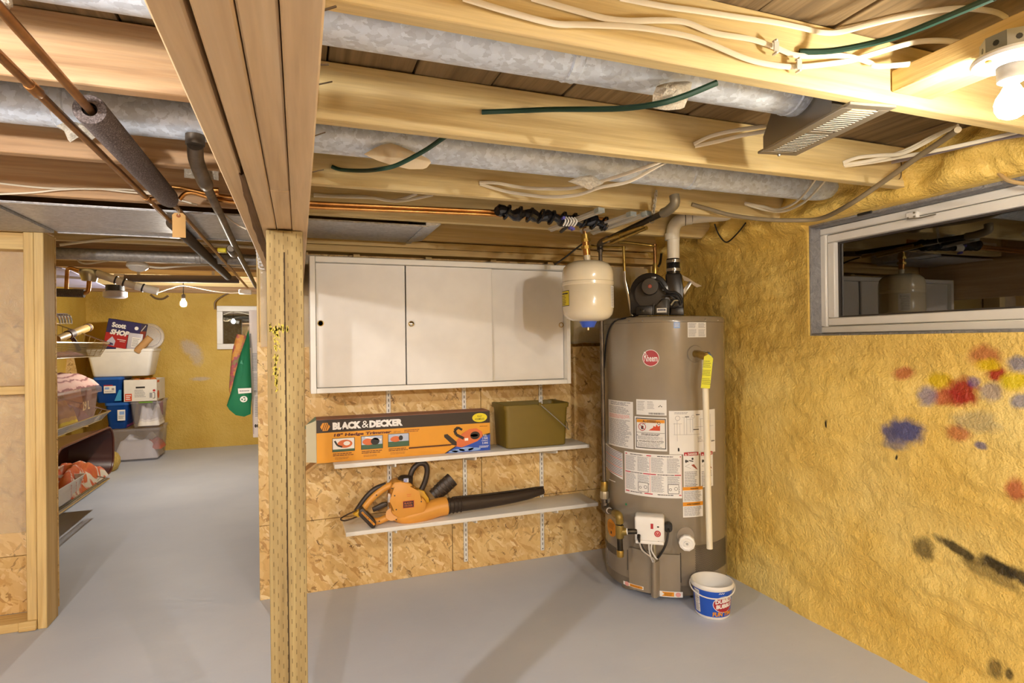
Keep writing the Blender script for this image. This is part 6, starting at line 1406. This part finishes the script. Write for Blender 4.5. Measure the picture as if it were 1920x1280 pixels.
# far window and the hanging bulb
wn2 = struct('window_2', (-.75, YF, 1.64))
a, c = px3(406, 573, YF-.06), px3(468, 654, YF-.06); xr_ = a.x+.66
b = B().mat('whiteplastic'); w0 = .075
for lo, hi in (((a.x, c.z), (xr_, c.z+w0)), ((a.x, a.z-w0), (xr_, a.z)), ((a.x, c.z+w0), (a.x+w0, a.z-w0)), ((xr_-w0, c.z+w0), (xr_, a.z-w0))): b.box((lo[0], YF-.06, lo[1]), (hi[0], YF+.02, hi[1]), .004)
b.build('outer_frame', wn2)
b = B().mat('glass'); b.box((a.x+w0-.01, YF-.022, c.z+w0-.01), (xr_-w0+.01, YF-.018, a.z-w0+.01)); b.build('pane', wn2)
b = B().mat(plain('#4e3c22', .8, name='dark_well')); b.box((a.x+.03, YF-.016, c.z+.03), (xr_-.03, YF-.012, a.z-.03)); b.build('window_well', wn2)
q = P(344, 568, 'Y', 6.5)
plain_lamp('bare bulb glowing in the far room under the joists', q.x, q.y, 2.079, BULB_FAR, C_FAR, cord=max(.01, 2.079-.02-.05-.04-q.z))
# added board: bluish light on the far ceiling bay put into its colour
b = B().mat(plain('#bdbde6', .5, name='bluish_light_colour')); pts = [P(x, y, 'Z', 1.992) for x, y in ((100, 500), (128, 506), (206, 541), (100, 537))]
tag(b.prism(pts, (0, 0, .008)).build('lit_bay_board', loc=pts[2]), 'board coloured as bluish light under the far joists above the copper pipes', 'board')

# plumbing and cables under the far ceiling
PY = 5.4
def fp(x, y, yy=PY): return P(x, y, 'Y', yy)
def far_pipe(label, pts, r, m, name='copper_pipe', yy=PY): q = [fp(x, y, yy) for x, y in pts]; return tag(B().mat(m).tube(smooth_path(q, 4), r, 10).build(name, loc=q[0]), label, 'pipe')
far_pipe('copper drop pipe nearest the stud wall under the far joists', [(155, 509), (135, 503), (127, 505), (125.5, 515), (124, 545)], .014, 'newcopper')
t = thing('drain_tee', 'grey metal tee with a copper tail under the far joists', 'pipe', fp(168, 515)); B().mat('steel').tube([fp(166, 505), fp(166, 509), fp(168, 520), fp(167.5, 527)], [.058, .066, .058, .05], 16).build('tee', t)
B().mat('newcopper').tube(smooth_path([fp(167, 527), fp(166, 540), fp(164, 547), fp(157, 550)], 5), .016, 10).build('tail', t); B().mat('pipefoam').cyl(fp(158, 550), fp(100, 548), .032, n=14).build('foam_sleeve', t)
t = thing('drain_pipe', 'white drain pipe with black ties sloping under the far joists', 'pipe', fp(240, 535)); pp = [fp(181, 512), fp(212, 523), fp(250, 535), fp(296, 546)]
B().mat(plain('#c9bdac', .4)).tube(pp, [.032, .030, .028, .026], 14).build('tube', t); B().mat('whiteplastic').cyl(pp[2].lerp(pp[3], .1), pp[3], .031, n=14).build('white_end', t)
for f_ in (.15, .55, .8):
    q = pp[1].lerp(pp[2], f_) if f_ < .6 else pp[2].lerp(pp[3], f_-.4); dd = (pp[2]-pp[1]).normalized(); B().mat('black').lathe([(.030, -.006), (.034, -.006), (.034, .006), (.030, .006)], q, dd, 14).build('tie', t)
t = thing('drain_pipe', 'long dark drain pipe level under the far joists behind the bulb', 'pipe', fp(330, 522, 6.0)); B().mat(plain('#5c5048', .6)).cyl(fp(222, 521, 6.0), fp(448, 524, 6.0), .034, n=16).build('tube', t); B().mat('steel').cyl(fp(215, 521, 6.0), fp(234, 521, 6.0), .037, n=16).build('coupling', t)
for x_ in (260, 400): q = fp(x_, 522, 6.0); B().mat('steel').box(q+V_((-.012, -.002, .030)), V_((q.x+.012, q.y+.002, 2.284)), 0).build('strap', t)
t = thing('ceiling_fixture', 'grey round fixture below the far joists beside the white drain pipe', 'fixture', fp(216, 550, 6.2)); q = fp(216, 545, 6.2); B().mat('black').cyl(q+V_((0, 0, .05)), q, .075, n=18).build('canopy', t); B().mat(plain('#b3aeb4', .4)).lathe([(.07, 0), (.095, -.01), (.095, -.055), (.08, -.065), (0, -.065)], q, n=24).build('shade', t)
t = thing('junction_box', 'white round cover plate on a far joist', 'junction box', fp(258, 497, 4.6)); q = fp(258, 496, 4.57); B().mat('whiteplastic').lathe([(0, 0), (.068, 0), (.068, -.012), (.05, -.03), (0, -.032)], q, (0, .35, 1), 10).build('cover', t)
q = fp(460, 548, 6.43); tag(B().mat('whiteplastic').box(q+V_((-.06, -.03, -.02)), q+V_((.06, .03, .03)), .008).build('cable_box', loc=q), 'small white cable box on the far joists by the steel pipe', 'junction box')
cable('cream cable clipped along the first far joist', [(112,459,4.0),(160,453,4.0),(225,448,4.0),(300,450,4.0),(380,456,4.0),(486,464,4.0)], r=.008)
cable('slack cream cable below the thin grey duct', [(140,477,4.575),(148,490,4.575),(165,494,4.575),(200,489,4.575),(240,482,4.575),(290,490,4.575),(380,496,4.575),(486,502,4.575)], r=.006)
cable('cream cable feeding the white cover plate', [(270,498,4.575),(300,502,4.575),(340,499,4.575),(400,497,4.575),(486,504,4.575)], r=.007)
cable('cream cable sagging by the far bulb', [(296,548,6.45),(320,540,6.45),(345,535,6.45),(400,545,6.45),(440,549,6.45),(470,545,6.45)], r=.006)
cable('grey looped cable under the white drain pipe', [(282,552,6.2),(292,559,6.2),(305,560,6.2),(316,554,6.2)], 'cablegrey', r=.010)
b = B().mat('whiteplastic')
for k in range(6): q = P(489+k*.9, 470+k*6, 'Y', 3.38); b.tube([q+V_((.022*math.cos(6.283*i/14), .0, .012*math.sin(6.283*i/14))) for i in range(14)], .005, 6, closed=True)
tag(b.build('coiled_hose', loc=P(490, 485, 'Y', 3.38)), 'white coil hanging at the wall end beside the beam', 'hose')

# wire baskets behind the partition
XFb = -1.5
def bpx(x, y, X=XFb): return P(x, y, 'X', X)
def basket(label, yfar_px, yt, yb, back_rise, mesh_rows):
    a = bpx(yfar_px, yt); zt, zb = a.z, bpx(yfar_px-14, yb).z; y1 = a.y; y0 = 3.95; xb = XFb-.46
    t = thing('wire_basket', label, 'basket', (XFb-.23, (y0+y1)/2, zb), 'wire baskets behind the partition')
    w = .004; ib = XFb-.05
    B().mat('chrome').tube([(XFb, y0, zt), (XFb, y1, zt), (xb, y1, zt+back_rise), (xb, y0, zt+back_rise)], w*1.3, 8, closed=True).build('rim', t)
    B().mat('chrome').tube([(ib, y0+.03, zb), (ib, y1-.06, zb), (xb+.03, y1-.06, zb), (xb+.03, y0+.03, zb)], w, 8, closed=True).build('bottom_wire', t)
    b = B().mat('chrome'); n = int((y1-y0)/.022)
    for k in range(n+1):
        f_ = k/n; b.tube([(XFb, y0+(y1-y0)*f_, zt), (ib, y0+.03+(y1-y0-.09)*f_, zb)], .0016, 4, cap=False)
    for k in range(1, mesh_rows): f_ = k/mesh_rows; b.tube([(XFb+(ib-XFb)*f_, y0, zt+(zb-zt)*f_), (XFb+(ib-XFb)*f_, y1-.06*f_, zt+(zb-zt)*f_)], .0018, 4, cap=False)
    b.build('front_wires', t)['kind'] = 'stuff'
    b = B().mat('chrome')
    for k in range(12): f_ = (k+.5)/12; b.tube([(XFb+(xb-XFb)*f_, y1, zt+back_rise*f_), (ib+(xb+.03-ib)*f_, y1-.06, zb)], .0022, 5, cap=False)
    b.build('end_wires', t)['kind'] = 'stuff'
    b = B().mat('chrome')
    for k in range(9): f_ = (k+.5)/9; x_ = ib+(xb+.03-ib)*f_; b.tube([(x_, y0+.03, zb), (x_, y1-.06, zb)], .002, 4, cap=False)
    b.build('floor_wires', t)['kind'] = 'stuff'
    return t, y0, y1, zb, zt
T1, y0, y1, zb1, zt1 = basket('topmost wire basket holding a bamboo pole', 205, 643, 668, .20, 8)
T2, _, y2, zb2, zt2_ = basket('middle wire basket carrying the lidded clear tub', 207, 770, 790, .16, 5)
T3, _, y3, zb3, zt3 = basket('lowest wire basket with the white tray and orange cloth', 205, 897, 912, .14, 5)
for k, (y_, x_) in enumerate(((5.66, XFb-.50), (4.0, XFb-.50))): tag(B().mat('steelpipe').cyl((x_, y_, 0), (x_, y_, 1.75), .014, n=10).build('shelf_pole', loc=(x_, y_, 0)), 'steel pole carrying the wire baskets, %s end' % ('far', 'near')[k], 'pole')
a, c = bpx(106, 636, -1.72), bpx(168, 613, -1.72)
t = thing('bamboo_pole', 'tan bamboo pole with brown straps lying across the top basket', 'pole', a.lerp(c, .5)); B().mat(plain('#b8964c', .5)).tube([a, a.lerp(c, .5), c.lerp(a, .02), c], [.028, .030, .034, .026], 12).build('cane', t)
for f_ in (.30, .36, .88): q = a.lerp(c, f_); B().mat(plain('#4a2a1c', .6)).tube([q, a.lerp(c, f_+.07)], .036, 12).build('strap_wrap', t)
q = a.lerp(c, .36); B().mat(plain('#4a2a1c', .6)).tube(smooth_path([q, q+V_((.03, .02, -.06)), q+V_((.05, .05, -.13))], 4), .016, 8).build('strap', t)
heap('folded_cloth', None, -1.75, 5.2, zb1+.006, .3, .7, .05, plain('#c87a70', .8), 31); o = bpy.data.objects['folded_cloth']; tag(o, 'pink folded cloth on the floor of the top basket', 'cloth')
# chrome rack above
t = thing('glass_rack', 'chrome wire rack catching the light above the top basket', 'rack', bpx(118, 600, -1.7))
for k in range(5):
    p, r_ = bpx(104+k*5.6, 590, -1.7), bpx(112+k*5.4, 606, -1.7); B().mat('chrome').tube(smooth_path([p+V_((-.1, 0, .0)), p, p.lerp(r_, .5)+V_((.01, 0, 0)), r_], 4), .009, 8).build('wire', t)
B().mat('chrome').tube([bpx(103, 607, -1.7), bpx(134, 606, -1.7)], .007, 8).build('cross_bar', t); B().mat('chrome').tube([bpx(103, 591, -1.7), bpx(127, 591, -1.7)], .007, 8).build('cross_bar', t)
B().mat('chrome').cyl(bpx(104, 606, -1.7), bpx(104, 606, -1.7)-V_((0, 0, .12)), .007, n=8).build('stem', t)
# clear tub in the middle basket
XT = XFb-.06; a = bpx(188, 722, XT); c = bpx(186, 786, XT); yT1 = a.y-.02; yT0 = 4.0; zTt, zTb = a.z, zb2+.008
t = thing('storage_tub', 'pinkish clear tub with a ridged lid in the middle basket', 'storage tub', (XT-.2, (yT0+yT1)/2, zTb))
tubshell(B().mat('tubpink'), XT-.19, (yT0+yT1)/2, [(zTb, .34, yT1-yT0-.08), (zTt-.04, .375, yT1-yT0), (zTt-.04, .365, yT1-yT0-.01), (zTb+.005, .33, yT1-yT0-.09)], .04).build('tub', t)
tubshell(B().mat('tubpink'), XT-.19, (yT0+yT1)/2, [(zTt-.05, .385, yT1-yT0+.01), (zTt-.05, .42, yT1-yT0+.05), (zTt-.012, .42, yT1-yT0+.05), (zTt+.004, .39, yT1-yT0+.02)], .05).build('lid', t)
for f_ in (.3, .8): B().mat('tubpink').box((XT+.012, yT0+(yT1-yT0)*f_-.06, zTt-.085), (XT+.026, yT0+(yT1-yT0)*f_+.06, zTt-.01), .004).build('latch', t)
heap('clothes', t, XT-.19, (yT0+yT1)/2, zTb+.012, .30, (yT1-yT0)*.9, .24, plain('#9a7a7c', .8), 41); heap('yellow_toy', t, XT-.08, yT0+(yT1-yT0)*.62, zTb+.012, .14, .4, .24, plain('#d8b81c', .6), 44)
d = D(.0006); d.text('29 L', 0, 0, .16, .07, plain('#e3c79c', .5), .03); d.build('moulded_mark', t, flat_map((XT+.004, yT1-.42, zTt-.17), (0,1,0), (0,0,1), (1,0,0)))
def stripes():
    m = NT('pink_striped_fabric'); v = m.coord(scale=(1,1,1), rnd=False); w_ = m.node('ShaderNodeTexWave', None, Vector=v, Scale=9, Distortion=3.0); m.set(m.ramp(w_.outputs['Fac'], (.06, '#9a5a58'), (.16, '#e6b6ac'), (.9, '#efc9be')), .85); return m.m
o = heap('striped_blanket', None, XT-.21, (yT0+yT1)/2+.05, zTt+.003, .40, (yT1-yT0)*.98, .17, stripes(), 51, 22); tag(o, 'pink striped blanket folded on the tub lid', 'blanket')
# brown tub on its side
XO = -1.84; q = bpx(212, 838, XO); yE = q.y; zLo, zHi = max(.012, bpx(195, 893, XO).z), bpx(205, 800, XO).z
t = thing('brown_tub', 'dark brown oval tub on its side on the floor past the baskets', 'tub', (XO-.15, yE-.6, zLo)); cyB, czB = yE-.78, (zLo+zHi)/2
MB_ = Matrix(((0, 0, 1, XO), (1, 0, 0, cyB), (0, 1, 0, czB), (0, 0, 0, 1)))
BRN = plain('#43190f', .4, name='dark_brown_plastic'); b = B().mat(BRN); hh_ = zHi-zLo
tubshell(b, 0, 0, [(-.36, 1.3, hh_*.78), (-.02, 1.53, hh_*.97), (0, 1.56, hh_*1.0), (0, 1.51, hh_*.95), (-.345, 1.28, hh_*.75)], hh_*.35); b.xf(MB_).build('shell', t)
b = B().mat(plain('#5a2a18', .35)); b.tube([MB_ @ V_((x_, y_, .004)) for x_, y_ in rrect(0, 0, 1.55, hh_*.99, hh_*.35, 6)], .010, 8, closed=True).build('rolled_rim', t)
B().mat(plain('#a87a4a', .4)).tube([(XO-.30, cyB-.4, czB-hh_*.30), (XO-.30, cyB+.45, czB-hh_*.27)], .007, 8).build('inner_rib', t)
# tray and cloth in the lowest basket
XW = XFb-.05; a = bpx(162, 900, XW); yW1 = a.y; zW = zb3+.008
t = thing('white_tray', 'white plastic tray with red printed lines in the lowest basket', 'tray', (XW-.16, yW1-.4, zW))
hW = bpx(140, 905, XW).z-zW+.02; tubshell(B().mat('whiteplastic'), XW-.17, yW1-.42, [(zW, .27, .74), (zW+hW-.01, .32, .82), (zW+hW, .35, .85), (zW+hW, .335, .835), (zW+.006, .26, .73)], .03).build('body', t)
d = D(.0006)
for k in range(3): d.lines(.0, -hW*.36+.0, .02, hW*.36, 9, plain('#c98a84', .6), .5, .1, k) if False else [d.rect(.10*k+.004*(i % 2), -hW*.35+hW*.7*i/9, .10*k+.018, -hW*.35+hW*.7*i/9+.008, plain('#c98a84', .6)) for i in range(9)]
d.build('print', t, flat_map((XW-.008, yW1-.30, zW+hW*.5), (0,1,0), (.02,0,1), (1,0,0)))
def orange_cloth():
    m = NT('orange_white_cloth'); n = m.noise(m.coord(scale=(1,1,1), rnd=False), 5, 2, .5, 1.5); m.set(m.ramp(n.outputs[0], (.40, '#d3cbb8'), (.46, '#c4552a'), (.6, '#d0702e'), (.75, '#a83c1c')), .85); return m.m
o = heap('printed_cloth', None, XW-.20, yW1+.20, zW, .36, .85, .22, orange_cloth(), 61, 20); tag(o, 'crumpled orange and white cloth beside the tray', 'cloth')
b = B().mat(M['batt']); q = P(208, 885, 'Z', .0); b.ball(q+V_((-.05, .1, .10)), .16, 14, (.7, 1.2, .8)); tag(b.build('foam_lump', loc=q), 'yellow foam lump on the floor past the lowest basket', 'foam')
# plywood leaning at the far left
a = px3(108, 665, 8.0); b = B().mat('osbXZ'); b.prism([px3(100, 668, 8.2), px3(138, 668, 8.2), px3(165, 800, 8.0), px3(100, 800, 8.0)], (0, .012, 0)); tag(b.build('leaning_board', loc=(a.x, 8.1, 0)), 'strand board offcut leaning in the far left corner', 'board')

# things hung at the end of the back wall, seen past its edge
YH = 3.547
xq = P(467, 600, 'Y', YH).x; z1_, z0_ = P(470, 582, 'Y', YH).z, P(480, 822, 'Y', YH).z
wc = thing('flat_carton', 'tall white flat carton standing on end behind the wall edge', 'box', (xq+.1, YH, z0_))
pts = [P(466.5, 581, 'Y', YH), P(492, 583, 'Y', YH), P(492, 822, 'Y', YH), P(474.5, 820, 'Y', YH)]; pts[1].x = pts[2].x = .02
B().mat(plain('#e4dcd6', .6, name='flat_carton_white')).prism(pts, (0, .035, 0), .002).build('carton', wc)
mpc = flat_map((pts[3].x, YH-.0005, pts[3].z), (1,0,0), (0,0,1), (0,-1,0)); Hc = z1_-z0_; d = D(.0006)
d.line([(.003, .02), (-.018, Hc*.86)], .004, plain('#b8a49a', .6))
for k, (v0_, v1_) in enumerate(((.16, .32), (.35, .50), (.52, .66))): d.lines(.012-.006*k, Hc*v0_, .040, Hc*v1_, 12, GREYINK, .5, .3, k+2)
d.layer(2).ell(.014, Hc*.09, .006, .010, INK, 10).ell(.026, Hc*.09, .006, .010, INK, 10); d.layer(1).rect(-.016, Hc*.70, -.004, Hc*.81, GREYINK); d.build('print', wc, mpc)
GRN = plain('#12774f', .75, name='green_bag_fabric')
gp_ = [(466, 617), (459, 640), (450, 665), (441, 700), (433, 735), (425, 760), (430, 768), (442, 778), (458, 781), (470, 776), (472, 740), (470, 690), (468, 640)]
gbag = scrap('shopping_bag', 'green reusable bag with a recycling mark hanging by the wall edge', gp_, YH-.035, GRN, .026, .003)
b = B().mat(WHITEINK); mg = lambda x, y: P(x, y, 'Y', YH-.066)
o_ = mg(0, 0); d = D(.0006)
def gq(x, y): q = mg(x, y); return q.x, q.z
cu_, cv_ = gq(457, 748); rg_ = gq(464, 748)[0]-cu_
d.ell(cu_, cv_, rg_, rg_*.9, WHITEINK, 26).layer(2)
for k in range(3):
    a = k*2.094+.5; f_ = lambda t_, r_: (cu_+rg_*r_*math.cos(a+t_), cv_+rg_*.9*r_*math.sin(a+t_))
    d.poly([f_(0, .35), f_(0, .65), f_(.8, .65), f_(.8, .35)], GRN).poly([f_(.8, .22), f_(.8, .80), f_(1.5, .5)], GRN)
d.layer(1).poly([gq(446, 728), gq(471, 727), gq(471, 736), gq(447, 738)], WHITEINK).layer(2).lines(gq(449, 735)[0], gq(449, 735)[1], gq(468, 730)[0], gq(468, 730)[1], 1, GREYINK, .5, .1)
d.layer(1).poly([gq(450, 681), gq(453, 674), gq(456, 683)], plain('#3f9a78', .6)); d.build('recycling_mark', gbag, lambda u, v, h: V_((u, YH-.0665-h, v)))
def magbag():
    m = NT('printed_carrier_bag'); n = m.noise(m.coord(scale=(1,1,1), rnd=False), 14, 3, .6); m.set(m.ramp(n.outputs[0], (.3, '#c9783a'), (.45, '#d9a24a'), (.55, '#b8506a'), (.66, '#7a9a4a')), .6); return m.m
scrap('carrier_bag', 'colourful printed carrier bag hanging behind the green bag', [(444, 626), (459, 628), (466, 640), (466, 700), (445, 735), (429, 740), (431, 700), (435, 660), (440, 640)], YH+.03, magbag(), .02, .003)
cable('thin twisted wire beside the far window', [(403,580,8.7),(403,566,8.7),(415,556,8.7),(428,550,8.7)], 'nail', r=.008)
